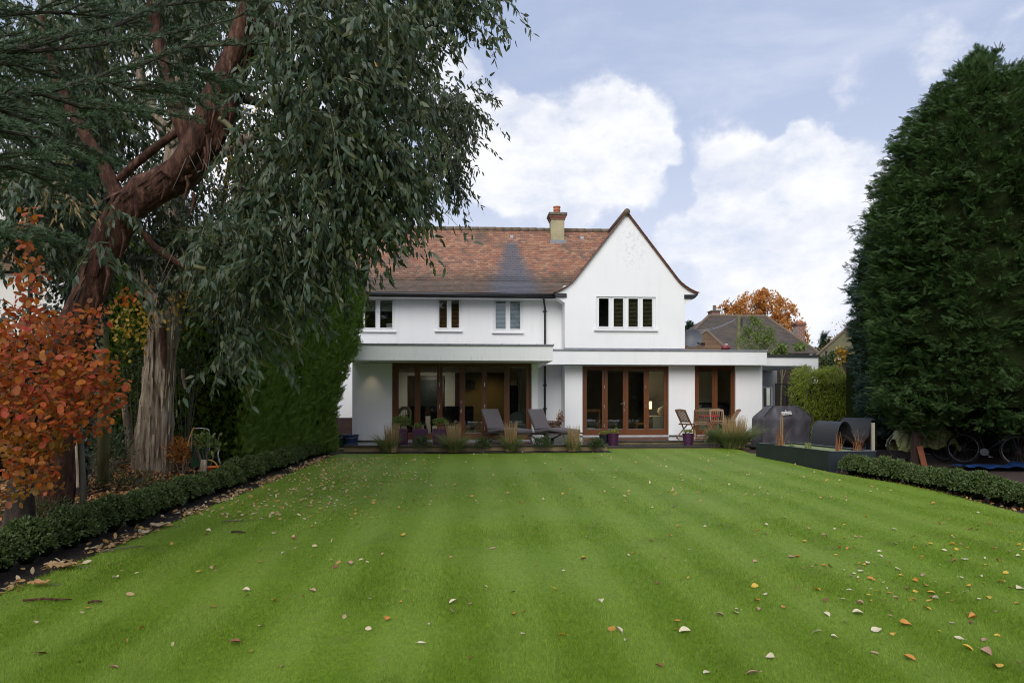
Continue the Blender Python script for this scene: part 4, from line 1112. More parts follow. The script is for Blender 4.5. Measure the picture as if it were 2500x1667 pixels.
# dining table and high-backed chairs
M['purple_cloth'] = pm('plum_upholstery', (0.050, 0.022, 0.038), (0.038, 0.017, 0.030), 8, 0.85, world=False)
t = thing('dining_table', 'dark dining table behind the plum chairs in the dining room', 'table', floor_at(1075, 23.0))
q = MB(); q.box(-1.1, 1.1, -0.45, 0.45, 0.70, 0.74); q.build('table_top', M['mahog'], t)
for sx in (-1, 1):
    for sy in (-1, 1):
        q = MB(); q.box(sx * 1.02 - 0.04, sx * 1.02 + 0.04, sy * 0.38 - 0.04, sy * 0.38 + 0.04, 0, 0.699); q.build('leg', M['mahog'], t)
t = thing('serving_bowl', 'pale green bowl standing on the dining table', 'bowl', floor_at(1092, 23.0, PZ + 0.741)); q = MB(); q.lathe([(0.09, 0), (0.10, 0.015), (0.06, 0.03), (0.24, 0.10), (0.245, 0.11), (0.22, 0.10), (0.03, 0.04)], (0, 0, 0), 20); M['celadon'] = pm('celadon', (0.36, 0.42, 0.34), None, 5, 0.3); q.build('dish', M['celadon'], t, smooth=True)
def dining_chair(loc, rz, label):
    t = thing('dining_chair', label, 'chair', loc, rz, 'plum dining chairs at the table')
    q = MB(); q.box(-0.23, 0.23, -0.28, -0.20, 0.42, 1.02); q.build('backrest', M['purple_cloth'], t, bevel=0.02)
    q = MB(); q.box(-0.23, 0.23, -0.2, 0.24, 0.40, 0.48); q.build('seat', M['purple_cloth'], t, bevel=0.02)
    for sx in (-1, 1):
        for y in (-0.25, 0.21):
            q = MB(); q.box(sx * 0.2 - 0.02, sx * 0.2 + 0.02, y - 0.02, y + 0.02, 0, 0.41); q.build('leg', M['mahog'], t)
    return t
dc = dining_chair(floor_at(1022, 22.2), 0.0, 'plum high backed dining chair behind the spindle chairs, leftmost of the row')
copy_tree(dc, floor_at(1069, 22.2), 0.03, 'plum high backed dining chair directly behind the middle purple planter')
copy_tree(dc, floor_at(1106, 22.2), -0.04, 'plum high backed dining chair below the pale green bowl')
copy_tree(dc, floor_at(1140, 22.3), -0.1, 'plum high backed dining chair nearest the left lounger')
M['pine'] = wood_mat('honey_wood', (0.36, 0.15, 0.035), (0.25, 0.095, 0.02), 0.4)
def spindle_chair(loc, rz, label):
    t = thing('spindle_chair', label, 'chair', loc, rz, 'honey coloured spindle back chairs')
    q = MB(); q.lathe([(0.0, 0.43), (0.20, 0.43), (0.215, 0.445), (0.20, 0.465), (0.0, 0.462)], (0, 0, 0), 18); q.build('seat', M['pine'], t)
    pts = [(-0.20, -0.16, 0.46)] + [(-0.20 * math.cos(k * math.pi / 10), -0.17 - 0.12 * math.sin(k * math.pi / 10) ** 0.5 if 0 < k < 10 else -0.17, 0.70 + 0.24 * math.sin(k * math.pi / 10)) for k in range(11)] + [(0.20, -0.16, 0.46)]
    q = MB(); q.tube(pts, 0.017, 8); q.build('hoop_back', M['pine'], t, smooth=True)
    for x in (-0.12, -0.06, 0, 0.06, 0.12):
        q = MB(); q.tube([(x, -0.17, 0.46), (x * 1.1, -0.27, 0.70 + 0.24 * math.sqrt(max(0, 1 - (x / 0.2) ** 2)))], 0.008, 6); q.build('spindle', M['pine'], t)
    for sx in (-1, 1):
        for y in (-0.13, 0.13):
            q = MB(); q.tube([(sx * 0.13, y, 0.44), (sx * 0.2, y * 1.5, 0)], 0.017, 8); q.build('leg', M['pine'], t)
    q = MB(); q.bar((-0.17, -0.16, 0.2), (0.17, -0.16, 0.2), 0.015, 0.015); q.bar((-0.17, 0.16, 0.2), (0.17, 0.16, 0.2), 0.015, 0.015); q.build('stretcher', M['pine'], t)
    return t
sc = spindle_chair(floor_at(989, 21.2), 0.1, 'spindle back wooden chair behind the left purple planter, with a fleece over its back')
copy_tree(sc, floor_at(1025, 21.3), -0.9, 'spindle back wooden chair turned sideways between the first two purple planters')
t = thing('fleece_throw', 'shaggy cream fleece hung over the left spindle chair', 'throw', floor_at(989, 21.1, PZ + 0.5)); q = MB(); q.tube([(-0.19, -0.30, 0.0), (-0.19, -0.31, 0.36), (-0.05, -0.33, 0.47), (0.1, -0.33, 0.47), (0.19, -0.31, 0.36), (0.19, -0.30, 0.0)], [0.03, 0.05, 0.055, 0.055, 0.05, 0.03], 10, jit=0.3, jfreq=6); M['fleece'] = pm('cream_fleece', (0.42, 0.36, 0.24), (0.34, 0.28, 0.18), 20, 0.95, 0.8, 60, world=False); q.build('wool', M['fleece'], t, smooth=True)
# grey armchair seen through the last panes
t = thing('armchair', 'rounded grey green armchair inside behind the left lounger', 'armchair', floor_at(1264, 21.3))
M['sage'] = pm('grey_green_fabric', (0.105, 0.115, 0.095), (0.085, 0.095, 0.08), 8, 0.85, world=False)
q = MB(); q.prism([(-0.30, 0.42)] + [(-0.30 * math.cos(k * math.pi / 12), 0.58 + 0.28 * math.sin(k * math.pi / 12)) for k in range(13)] + [(0.30, 0.42)], -0.14, 0.05); q.build('backrest', M['sage'], t, bevel=0.02)
q = MB(); q.box(-0.30, 0.30, -0.32, 0.28, 0.08, 0.40); q.build('seat', M['sage'], t, bevel=0.03)
for sx in (-1, 1):
    for sy in (-1, 1):
        q = MB(); q.box(sx * 0.26 - 0.02, sx * 0.26 + 0.02, sy * 0.24 - 0.02, sy * 0.24 + 0.02, 0, 0.079); q.build('leg', M['black'], t)
# sitting room
t = thing('floor_lamp', 'lit wall lamp with oblong glowing shade inside the right folding doors', 'lamp', at(1587, 998, 25.5))
q = MB(); q.box(-0.055, 0.055, -0.05, 0.05, 0.0, 0.28)
lm, LN, LB = new_mat('lit_lampshade'); LB.inputs['Base Color'].default_value = (0.8, 0.6, 0.35, 1); LB.inputs['Emission Color'].default_value = (1.0, 0.66, 0.32, 1); LB.inputs['Emission Strength'].default_value = 1.1
q.build('lampshade', lm, t)
q = MB(); q.bar((0, 0, -0.001), (0, 0, -0.98), 0.02, 0.02); q.box(-0.09, 0.09, -0.09, 0.09, -1.0, -0.98); q.build('stand', M['black'], t)
M['ivory'] = pm('ivory_fabric', (0.48, 0.42, 0.31), (0.40, 0.35, 0.26), 4, 0.9, world=False)
t = thing('sofa', 'cream fabric sofa with a bolster inside the right folding doors', 'sofa', floor_at(1606, 25.0))
q = MB(); q.box(-0.28, 0.6, -0.35, 0.35, 0.04, 0.66); q.build('arm', M['ivory'], t, bevel=0.04)
q = MB(); q.lathe([(0.0, 0.66), (0.2, 0.68), (0.25, 0.80), (0.22, 0.93), (0.10, 0.99), (0, 1.0)], (0.24, 0, 0), 16); q.build('cushion', M['ivory'], t, smooth=True)
t = thing('side_table', 'brown wooden console table inside at the left of the right folding doors', 'table', floor_at(1445, 25.0))
q = MB(); q.box(-0.35, 0.28, -0.2, 0.2, 0.80, 0.90); q.build('table_top', M['pine'], t)
for sx in (-0.33, 0.24):
    for sy in (-0.17, 0.17):
        q = MB(); q.box(sx - 0.025, sx + 0.025, sy - 0.025, sy + 0.025, 0, 0.799); q.build('leg', M['pine'], t)
q = MB(); q.box(-0.16, 0.16, -0.15, 0.15, 0, 0.26); o = tag(q.build('storage_box', M['celadon'], bevel=0.01), 'pale grey box on the sitting room floor under the console table', 'box'); o.location = floor_at(1440, 24.3)
t = thing('low_stool', 'low brown wooden stool inside before the cream sofa', 'stool', floor_at(1563, 24.8)); q = MB(); q.box(-0.2, 0.2, -0.2, 0.2, 0.34, 0.40); q.build('seat', M['pine'], t)
for sx in (-0.17, 0.17):
    for sy in (-0.17, 0.17):
        q = MB(); q.box(sx - 0.025, sx + 0.025, sy - 0.025, sy + 0.025, 0, 0.339); q.build('leg', M['pine'], t)
t = thing('ottoman', 'cream block seat behind the glass of the narrow right doors', 'seat', floor_at(1726, 24.6)); q = MB(); q.box(-0.4, 0.35, -0.3, 0.3, 0.0, 0.62); q.build('base', M['ivory'], t, bevel=0.03); q = MB(); q.box(-0.42, 0.37, -0.32, 0.32, 0.63, 0.95); q.build('seat', M['ivory'], t, bevel=0.05)
t = thing('black_sofa', 'black curved back sofa behind the narrow right doors', 'sofa', floor_at(1740, 25.6)); q = MB(); q.prism([(-0.75, 0.1), (-0.72, 0.9), (-0.45, 1.14), (0.45, 1.14), (0.75, 0.85), (0.8, 0.1)], -0.15, 0.15); q.build('backrest', M['black'], t, bevel=0.04); q = MB(); q.box(-0.74, 0.78, 0.16, 0.8, 0.1, 0.5); q.build('seat', M['black'], t, bevel=0.04)

# ------------------------------------------------------------------ terrace furniture
def lounger(loc, rz, label):
    """long axis +X, head at -X"""
    t = thing('sun_lounger', label, 'sun lounger', loc, rz, 'sun loungers on the terrace')
    hz = 0.33
    ca, sa = math.cos(R(64)), math.sin(R(64))
    W = 0.33
    # cushion: back and seat as slabs with a soft hollow between them
    pr = []
    q = MB(); th = 0.085
    q.bar((-0.02, 0, hz + 0.05), (-0.02 - 0.62 * ca, 0, hz + 0.05 + 0.62 * sa), 2 * W, th, up=(1, 0, 0)); q.build('back_cushion', M['cushion'], t, bevel=0.025)
    q = MB()
    top = [(-0.06, hz + 0.045), (0.15, hz + 0.06), (0.42, hz + 0.10), (0.62, hz + 0.085), (1.06, hz + 0.05)]
    q.prism(top + [(x, z - th) for x, z in reversed(top)], -W, W); q.build('seat_cushion', M['cushion'], t, bevel=0.02)
    fr = MB()
    for s in (-1, 1):
        y = s * (W - 0.03)
        fr.bar((-0.25, y, hz - 0.10), (0.12, y, hz - 0.04), 0.045, 0.05); fr.bar((0.12, y, hz - 0.04), (1.12, y, hz - 0.045), 0.045, 0.04)
    fr.bar((-0.25, -W, hz - 0.10), (-0.25, W, hz - 0.10), 0.04, 0.04, up=(0, 0, 1)); fr.bar((1.11, -W, hz - 0.045), (1.11, W, hz - 0.045), 0.04, 0.04)
    fr.bar((-0.03, 0, hz - 0.01), (-0.06 - 0.62 * ca, 0, hz + 0.62 * sa), 2 * W - 0.04, 0.03, up=(1, 0, 0))
    fr.build('frame', M['wicker'], t)
    for s in (-1, 1):
        q = MB(); q.bar((0.92, s * (W - 0.03), hz - 0.06), (1.04, s * W, 0.0), 0.035, 0.035); q.build('leg', M['chrome'], t)
        q = MB(); q.bar((-0.22, s * (W - 0.03), hz - 0.12), (0.05, s * (W - 0.03), 0.07), 0.03, 0.03); q.bar((0.45, s * (W - 0.03), hz - 0.08), (0.05, s * (W - 0.03), 0.07), 0.03, 0.03); q.build('brace', M['wicker'], t)
        q = MB(); q.tube([(0.05, s * (W + 0.005), 0.06), (0.05, s * (W + 0.035), 0.06)], 0.06, 14); q.build('wheel', M['rubber'], t)
    q = MB(); q.bar((0.05, -W, 0.06), (0.05, W, 0.06), 0.02, 0.02); q.build('axle', M['chrome'], t)
    return t
LA = -R(46)
l1 = lounger(Vector((ax(1213, 19.75), 19.75, PZ)), LA, 'grey brown cushioned lounger in front of the folding doors, the left one')
copy_tree(l1, Vector((ax(1326, 19.6), 19.6, PZ)), LA + 0.03, 'grey brown cushioned lounger in front of the recess, the right one')

def teak_chair(loc, rz, label):
    """folding chair, sitter faces +Y"""
    t = thing('folding_chair', label, 'chair', loc, rz, 'slatted teak folding chairs round the red table')
    for s in (-1, 1):
        x = s * 0.21
        q = MB(); q.bar((x, -0.29, 0.90), (x, 0.26, 0.0), 0.026, 0.042, up=(1, 0, 0)); q.build('stile', M['teak'], t, bevel=0.004)
        x = s * 0.18
        q = MB(); q.bar((x, 0.24, 0.43), (x, -0.26, 0.0), 0.026, 0.042, up=(1, 0, 0)); q.build('leg', M['teak'], t, bevel=0.004)
        q = MB(); q.bar((s * 0.18, -0.16, 0.425), (s * 0.18, 0.25, 0.425), 0.022, 0.03); q.build('seat_rail', M['teak'], t)
    def on(z): return -0.29 + (0.90 - z) * 0.55 / 0.90
    q = MB()
    for k in range(6):
        x0, x1 = -0.2 + k * 0.4 / 6, -0.2 + (k + 1) * 0.4 / 6
        c0, c1 = 0.022 * (1 - (x0 / 0.2) ** 2), 0.022 * (1 - (x1 / 0.2) ** 2)
        q.add([(x0, on(.9) - 0.012, 0.85), (x1, on(.9) - 0.012, 0.85), (x1, on(.9) + 0.012, 0.85), (x0, on(.9) + 0.012, 0.85), (x0, on(.9) - 0.03, 0.905 + c0), (x1, on(.9) - 0.03, 0.905 + c1), (x1, on(.9) - 0.004, 0.905 + c1), (x0, on(.9) - 0.004, 0.905 + c0)], [(0, 3, 2, 1), (4, 5, 6, 7), (0, 1, 5, 4), (1, 2, 6, 5), (2, 3, 7, 6), (3, 0, 4, 7)])
    q.build('top_rail', M['teak'], t)
    q = MB(); q.bar((-0.198, on(0.52), 0.52), (0.198, on(0.52), 0.52), 0.022, 0.05); q.build('lower_rail', M['teak'], t)
    for k in range(6):
        x = -0.155 + k * 0.062
        q = MB(); q.bar((x, on(0.535), 0.535), (x, on(0.86) - 0.004, 0.86), 0.036, 0.012, up=(1, 0, 0))
        q.build('back_slat', M['teak'], t)
    for k in range(6):
        y = -0.16 + k * 0.078
        q = MB(); q.box(-0.215, 0.215, y, y + 0.062, 0.442, 0.458); q.build('seat_slat', M['teak'], t)
    for y, z in ((-0.245, 0.03), (0.235, 0.06)):
        q = MB(); q.bar((-0.2, y, z), (0.2, y, z), 0.03, 0.02); q.build('stretcher', M['teak'], t)
    return t
c0 = teak_chair(floor_at(1676, 22.15), R(-62), 'slatted teak folding chair left of the red table, side on before the white pier')
copy_tree(c0, floor_at(1711, 21.45), R(-14), 'slatted teak folding chair nearest the lawn, turned with its back to the garden')
copy_tree(c0, floor_at(1752, 22.55), R(168), 'slatted teak folding chair facing the garden behind the red table')
copy_tree(c0, floor_at(1781, 21.75), R(83), 'slatted teak folding chair side on behind the large grass clump')
t = thing('bistro_table', 'small red folding metal table between the teak chairs', 'table', floor_at(1732, 22.0), group=None)
q = MB(); q.lathe([(0.0, 0.705), (0.29, 0.705), (0.30, 0.69), (0.305, 0.69), (0.305, 0.715), (0.29, 0.722), (0.0, 0.722)], (0, 0, 0), 30); q.build('table_top', M['red'], t)
for s in (-1, 1):
    for y in (-0.16, 0.16):
        q = MB(); q.bar((s * 0.22, y + s * 0.01, 0.69), (-s * 0.24, y + s * 0.01, 0.0), 0.016, 0.016); q.build('leg', M['red'], t)
for x, z in ((0.20, 0.05), (-0.20, 0.05)):
    q = MB(); q.bar((x * 1.05, -0.16, z), (x * 1.05, 0.16, z), 0.014, 0.014); q.build('stretcher', M['red'], t)

# pots
def leaves_cloud(name, n, center, rad, L, W, mat, parent, tmpl=T_DIAMOND, up=0.5, out=1.0, shell=0.5, origin=None, low=-1.0):
    d = rdir(n); d[:, 2] = np.where(d[:, 2] < low, -d[:, 2], d[:, 2])
    r = (shell + (1 - shell) * rng.random(n))[:, None]
    pos = np.array(center)[None] + d * r * np.array(rad)[None]
    dr = unit(d * out + np.array([0, 0, up])[None] + rng.normal(0, 0.5, (n, 3)))
    nr = d + rng.normal(0, 0.6, (n, 3)) + np.array([0, 0, 0.6])
    return kind(leaf_mesh(name, pos, dr, nr, L * (0.7 + 0.6 * rng.random(n)), W * (0.7 + 0.6 * rng.random(n)), tmpl, mat, parent, origin), 'stuff')
def stems(name, n, base, spread, h, mat, parent, rad=0.004, lean=0.3, pts=4):
    q = MB()
    for i in range(n):
        a = random.uniform(0, 6.28); r = spread * math.sqrt(random.random())
        x, y = base[0] + r * math.cos(a), base[1] + r * math.sin(a); l = random.uniform(0.2, 1) * lean; hh = h * random.uniform(0.7, 1.1)
        q.tube([(x + l * math.cos(a) * (k / pts) ** 1.6 * hh, y + l * math.sin(a) * (k / pts) ** 1.6 * hh, base[2] + hh * k / pts) for k in range(pts + 1)], [rad * (1 - 0.7 * k / pts) for k in range(pts + 1)], 4, caps=False)
    return kind(q.build(name, mat, parent), 'stuff')
def square_pot(px, Y, w, label, plant):
    c = floor_at(px, Y)
    t = thing('planter', label, 'planter', c, random.uniform(-0.03, 0.03), 'square purple planters on the terrace edge')
    h = 0.41; a = w / 2; b = a * 0.93
    q = MB()
    q.add([(-b, -b, 0), (b, -b, 0), (b, b, 0), (-b, b, 0), (-a, -a, h), (a, -a, h), (a, a, h), (-a, a, h), (-a + .03, -a + .03, h), (a - .03, -a + .03, h), (a - .03, a - .03, h), (-a + .03, a - .03, h), (-a + .03, -a + .03, h - .06), (a - .03, -a + .03, h - .06), (a - .03, a - .03, h - .06), (-a + .03, a - .03, h - .06)],
          [(0, 3, 2, 1), (0, 1, 5, 4), (1, 2, 6, 5), (2, 3, 7, 6), (3, 0, 4, 7), (4, 5, 9, 8), (5, 6, 10, 9), (6, 7, 11, 10), (7, 4, 8, 11), (8, 9, 13, 12), (9, 10, 14, 13), (10, 11, 15, 14), (11, 8, 12, 15)])
    q.build('pot', M['purple'], t, bevel=0.006)
    q = MB(); q.quad((-a + .03, -a + .03, h - .05), (a - .03, -a + .03, h - .05), (a - .03, a - .03, h - .05), (-a + .03, a - .03, h - .05)); q.build('soil', M['potsoil'], t)
    p = thing('potted_plant', plant[0], 'plant', c + Vector((0, 0, h - 0.05)))
    return p
p = square_pot(980, 19.15, 0.36, 'square purple planter holding a bushy lavender, leftmost of three', ('bushy green lavender in the left purple planter',))
stems('stems', 26, (0, 0, 0), 0.10, 0.26, M['twig'], p, lean=0.9)
n = 1500; leaves_cloud('leaves', n, (0, 0, 0.20), (0.26, 0.24, 0.20), 0.075, 0.011, M['herb'], p, up=0.9, shell=0.25, low=-0.4)
p = square_pot(1025, 19.05, 0.41, 'square purple planter holding a few low leaves, middle of three', ('sparse low green seedlings in the middle purple planter',))
stems('stems', 7, (0, 0, 0), 0.12, 0.14, M['twig'], p, lean=0.5); leaves_cloud('leaves', 70, (-0.06, 0, 0.10), (0.15, 0.12, 0.09), 0.06, 0.035, M['herb'], p, low=-0.2)
p = square_pot(1075, 19.05, 0.41, 'square purple planter holding a leggy yellowing shrub, rightmost of three', ('leggy shrub with yellow green leaves in the right purple planter',))
stems('stems', 18, (0, 0, 0), 0.13, 0.27, M['reed'], p, lean=0.5, rad=0.005); leaves_cloud('leaves', 330, (0, 0, 0.23), (0.23, 0.2, 0.11), 0.05, 0.03, M['sapling'], p, shell=0.3, low=-0.6)
def round_pot(px, Y, z, r0, r1, h, mat, label, name='flower_pot'):
    t = thing(name, label, 'pot', Vector((ax(px, Y), Y, z)))
    q = MB(); q.lathe([(r0, 0), (r0 + (r1 - r0) * 0.5, h * 0.5), (r1, h), (r1 + 0.006, h), (r1 + 0.004, h - 0.02), (r1 - 0.014, h - 0.02), (r1 - 0.02, h - 0.05)], (0, 0, 0), 28); q.build('pot', mat, t, smooth=False)
    q = MB(); q.lathe([(0, h - 0.045), (r1 - 0.012, h - 0.045)], (0, 0, 0), 20); q.build('soil', M['potsoil'], t)
    return t
sx = 1497; Yp = 19.85
round_pot(1476, 20.15, PZ - 0.02, 0.13, 0.16, 0.21, M['blackpot'], 'black plastic pot behind the left round purple pot on the step')
round_pot(sx, Yp, 0.50, 0.125, 0.165, 0.335, M['purple'], 'round purple pot with yellow flowers at the corner of the terrace')
round_pot(1680, Yp, 0.50, 0.125, 0.165, 0.335, M['purple'], 'round purple pot with yellow pansies on the step before the teak chairs')
for px, Y, z, nm in ((1476, 20.15, PZ + 0.16, 'mixed green and red bedding plant in the black plastic pot'), (sx, Yp, 0.80, 'trailing plant with a tall sprig in the left round purple pot'), (1680, Yp, 0.80, 'yellow and white pansies in the right round purple pot')):
    p = thing('bedding_plant', nm, 'plant', Vector((ax(px, Y), Y, z)))
    stems('stems', 8, (0, 0, 0), 0.08, 0.09, M['twig'], p, lean=0.6); leaves_cloud('leaves', 150, (0, 0, 0.06), (0.16, 0.15, 0.07), 0.045, 0.025, M['herb'], p, low=-0.1)
    leaves_cloud('flowers', 14, (0.0, -0.03, 0.085), (0.12, 0.1, 0.04), 0.035, 0.04, M['yellow_leaf'], p, T_OVAL, low=0)
    if nm.startswith('trailing'):
        leaves_cloud('sprig', 30, (0.09, 0, 0.20), (0.035, 0.035, 0.11), 0.04, 0.03, M['sapling'], p)

# log store in the recess
t = thing('stone_ledge', 'pale stone ledge in the recess between the extensions', 'ledge', floor_at(1352, 22.6))
q = MB(); x0 = ax(1333, 22.6) - t.location.x; x1 = XG0 - 0.01 - t.location.x; q.box(x0, x1, -0.35, 0.5, 0.0, 0.26); q.build('base', pm('ledge_stone', (0.17, 0.17, 0.15), (0.13, 0.13, 0.115), 4, 0.85, 0.3), t); q = MB(); q.box(x0 - 0.01, x1, -0.38, 0.5, 0.261, 0.30); q.build('top', pm('ledge_top', (0.30, 0.30, 0.28), None, 4, 0.8), t, bevel=0.006)
t = thing('twig_bundle', 'heap of coiled brown twigs on the stone ledge in the recess', 'twigs', floor_at(1352, 22.5, PZ + 0.30))
q = MB()
for i in range(46):
    a0 = random.uniform(0, 6.28); rr = random.uniform(0.14, 0.27); z = random.uniform(0.02, 0.22)
    q.tube([(rr * math.cos(a0 + k * 0.5) * 1.0, 0.6 * rr * math.sin(a0 + k * 0.5), z + 0.03 * math.sin(k + i)) for k in range(6)], 0.009, 4, caps=False)
q.build('twigs', pm('brown_twigs', (0.10, 0.05, 0.028), (0.20, 0.12, 0.08), 12, 0.8, world=False), t)['kind'] = 'stuff'
t = thing('dried_fern', 'rust coloured dried fern standing on the ledge against the white pier', 'plant', floor_at(1368, 22.5, PZ + 0.30))
leaves_cloud('leaves', 260, (0, 0, 0.28), (0.11, 0.1, 0.26), 0.10, 0.015, M['reed'], t, up=1.2, shell=0.1)

# ornamental grasses and low shrubs in the bed before the terrace
def grass_clump(px, Y, z, h, r, ng, ns, label, arch=1.0, straw_h=1.0, group=None, strawx=0.0):
    c = Vector((ax(px, Y), Y, z))
    t = thing('grass_clump', label, 'ornamental grass', c, group=group)
    def blades(name, n, hh, spread, archk, w, mat, x0=0.0, stiff=False):
        T = [(0, 0)] ; segs = 4
        V, F = [], []
        for i in range(n):
            a = random.uniform(0, 6.28); rr = r * 0.34 * math.sqrt(random.random())
            bx, by = x0 + rr * math.cos(a), rr * math.sin(a)
            L = hh * random.uniform(0.6, 1.1); k = archk * random.uniform(0.3, 1.2); a += random.uniform(-0.6, 0.6)
            pts = []
            for s in range(segs + 1):
                u = s / segs
                o = spread * (u * 0.5 + k * u * u) * L
                zz = L * (u - 0.42 * k * u ** 2.4)
                pts.append(Vector((bx + o * math.cos(a), by + o * math.sin(a), max(0.01, zz))))
            sd = Vector((-math.sin(a), math.cos(a), 0)); th = random.uniform(0, 3.14); sd = (sd * math.cos(th) + Vector((math.cos(a), math.sin(a), 0)) * math.sin(th)) * w
            b = len(V)
            for s, p in enumerate(pts):
                ww = (1 - 0.85 * s / segs); V += [p - sd * ww, p + sd * ww]
            for s in range(segs): F.append((b + 2 * s, b + 2 * s + 1, b + 2 * s + 3, b + 2 * s + 2))
        m = MB(); m.add(V, F); return kind(m.build(name, mat, t, fix=False), 'stuff')
    blades('leaves', int(ng * 1.7), h * 0.8, 0.75 * arch, 0.9, 0.0065, M['tuft'])
    if ns: blades('dry_stems', int(ns * 1.8), h * straw_h, 0.14, 0.25, 0.0065, M['straw'], strawx)
    return t
GG = 'feathery ornamental grasses planted before the terrace'
zb = gz(18.5) + 0.02
grass_clump(947, 18.45, zb, 0.78, 0.42, 260, 210, 'grass clump with dry straw plumes before the left purple planter', 0.8, 1.02, GG, 0.10)
grass_clump(1108, 18.45, zb, 0.80, 0.45, 420, 230, 'grass clump with green fountain base and straw plumes right of the purple planters', 1.0, 1.02, GG, 0.0)
grass_clump(1250, 18.45, zb, 0.78, 0.36, 230, 240, 'upright straw coloured grass clump before the left lounger', 0.8, 1.03, GG, -0.03)
grass_clump(1402, 18.4, zb, 0.72, 0.40, 110, 190, 'thin straw coloured grass clump before the right lounger', 0.8, 1.02, GG, -0.02)
t = grass_clump(1790, 19.45, gz(19.4) + 0.01, 1.05, 0.85, 950, 420, 'largest fountain grass clump, green below and straw above, beside the teak chairs', 1.05, 0.9, GG, 0.03)
def shrub(px, Y, z, rx, rz, label, n=900, mat='shrub', L=0.05, W=0.018, core=False):
    c = Vector((ax(px, Y), Y, z))
    t = thing('low_shrub', label, 'shrub', c, group='low evergreen shrubs in the terrace bed')
    stems('stems', 14, (0, 0, 0), rx * 0.3, rz * 1.2, M['twig_grey'], t, lean=0.8)
    leaves_cloud('leaves', n, (0, 0, rz * 0.72), (rx, rx * 0.7, rz * 0.8), L, W, M[mat], t, up=0.8, shell=0.25, low=-0.5)
    return t
shrub(1030, 18.45, zb, 0.30, 0.30, 'low silvery shrub before the middle purple planter')
shrub(1178, 18.45, zb, 0.28, 0.27, 'low grey green shrub between the second and third grass clumps')
shrub(1326, 18.45, zb, 0.28, 0.27, 'low grey green shrub before the right lounger')
shrub(1456, 18.5, zb, 0.24, 0.24, 'low dark shrub at the right corner of the terrace bed')
shrub(1745, 19.5, gz(19.4), 0.36, 0.34, 'dark rosemary like shrub left of the largest grass clump', 1300)

# ------------------------------------------------------------------ barbecue, planter pond, woven seats, post
bx = Vector((ax(1908, 20.3), 20.3, 0.46))
t = thing('barbecue', 'barbecue under a dark grey fitted cover with a white label', 'barbecue', bx, 0.06)
# cover: draped hexagonal-section hood, folds where the cloth hangs
def drape():
    hw, h, dp = 0.775, 1.17, 0.34
    prof = [(-hw, 0.0), (-hw + 0.0, 0.40), (-hw + 0.01, 0.80), (-hw + 0.04, 0.855), (-0.42, 1.145), (-0.36, h), (0.36, h), (0.42, 1.14), (hw - 0.02, 0.86), (hw, 0.80), (hw - 0.05, 0.62), (hw - 0.09, 0.35), (hw - 0.07, 0.0)]
    # resample
    P = []
    for (x0, z0), (x1, z1) in zip(prof, prof[1:]):
        for k in range(5): P.append((x0 + (x1 - x0) * k / 5, z0 + (z1 - z0) * k / 5))
    P.append(prof[-1])
    q = MB(); vs, fs = [], []
    rings = [(-1.0, 1.0), (-0.92, 1.0), (-0.5, 1.0), (0, 1.0), (0.5, 1.0), (0.92, 1.0), (1.0, 1.0)]
    for ry, sc in rings:
        for x, z in P:
            top = max(0, (z - 0.80) / 0.37)
            y = ry * dp * (1 - 0.38 * top)
            f = 0.03 * mnoise.noise(Vector((x * 3.1, y * 3, z * 2.0))) + 0.018 * mnoise.noise(Vector((x * 8, y * 8, z * 3.5)))
            fold = 0.02 * math.sin(x * 15 + 2 * mnoise.noise(Vector((x, z * 2, 0)))) * max(0, 0.8 - z)
            vs.append((x + f * 0.8, y + (f + fold) * (1 if ry < 0 else -1), z + f * 0.3))
    n = len(P); m = len(rings)
    for j in range(m - 1):
        for i in range(n - 1): fs.append((j * n + i, j * n + i + 1, (j + 1) * n + i + 1, (j + 1) * n + i))
    q.add(vs, fs)
    # front and back faces as a fine grid between the left and right of the outline
    for sgn in (-1, 1):
        G = 18
        vs2, fs2 = [], []
        zsamp = lin(0, h, G)
        def edge(z, left):
            seg = [(a, b) for a, b in zip(prof, prof[1:])]
            best = None
            for (x0, z0), (x1, z1) in (seg if left else reversed(seg)):
                if min(z0, z1) - 1e-6 <= z <= max(z0, z1) + 1e-6 and abs(z1 - z0) > 1e-6: return x0 + (x1 - x0) * (z - z0) / (z1 - z0)
            return -0.36 if left else 0.36
        for z in zsamp:
            xl, xr = edge(z, True), edge(z, False)
            for i in range(G + 1):
                u = i / G; x = xl + (xr - xl) * u
                top = max(0, (z - 0.80) / 0.37); y = sgn * dp * (1 - 0.38 * top)
                e = min(u, 1 - u) * 2
                bulge = -0.02 * math.sin(math.pi * u) * (1 if z < 0.8 else 0.3)
                f = 0.05 * mnoise.noise(Vector((x * 3.1, 5 + sgn, z * 2.0))) + 0.03 * mnoise.noise(Vector((x * 8, sgn, z * 3.5)))
                fold = 0.035 * math.sin(x * 13 + 3 * mnoise.noise(Vector((x, z * 2, 0)))) * max(0, 0.85 - z)
                w = min(1, e * 4)
                vs2.append((x, y + sgn * ((-bulge) + f + fold) * w, z))
        for j in range(G):
            for i in range(G): fs2.append((j * (G + 1) + i, j * (G + 1) + i + 1, (j + 1) * (G + 1) + i + 1, (j + 1) * (G + 1) + i))
        q.add(vs2, fs2)
    return q
drape().build('cover', M['cover'], t, smooth=True)
q = MB()
for s in (-1, 1):
    q.tube([(s * 0.36, -0.22, 1.175), (s * 0.42, -0.235, 1.15), (s * 0.60, -0.29, 1.02), (s * 0.73, -0.345, 0.87)], 0.010, 6)
    q.build('piping', M['cover'], t, smooth=True); q = MB()
    q.tube([(s * 0.36, -0.22, 1.175), (s * 0.36, 0.22, 1.175)], 0.010, 6); q.build('piping', M['cover'], t, smooth=True); q = MB()
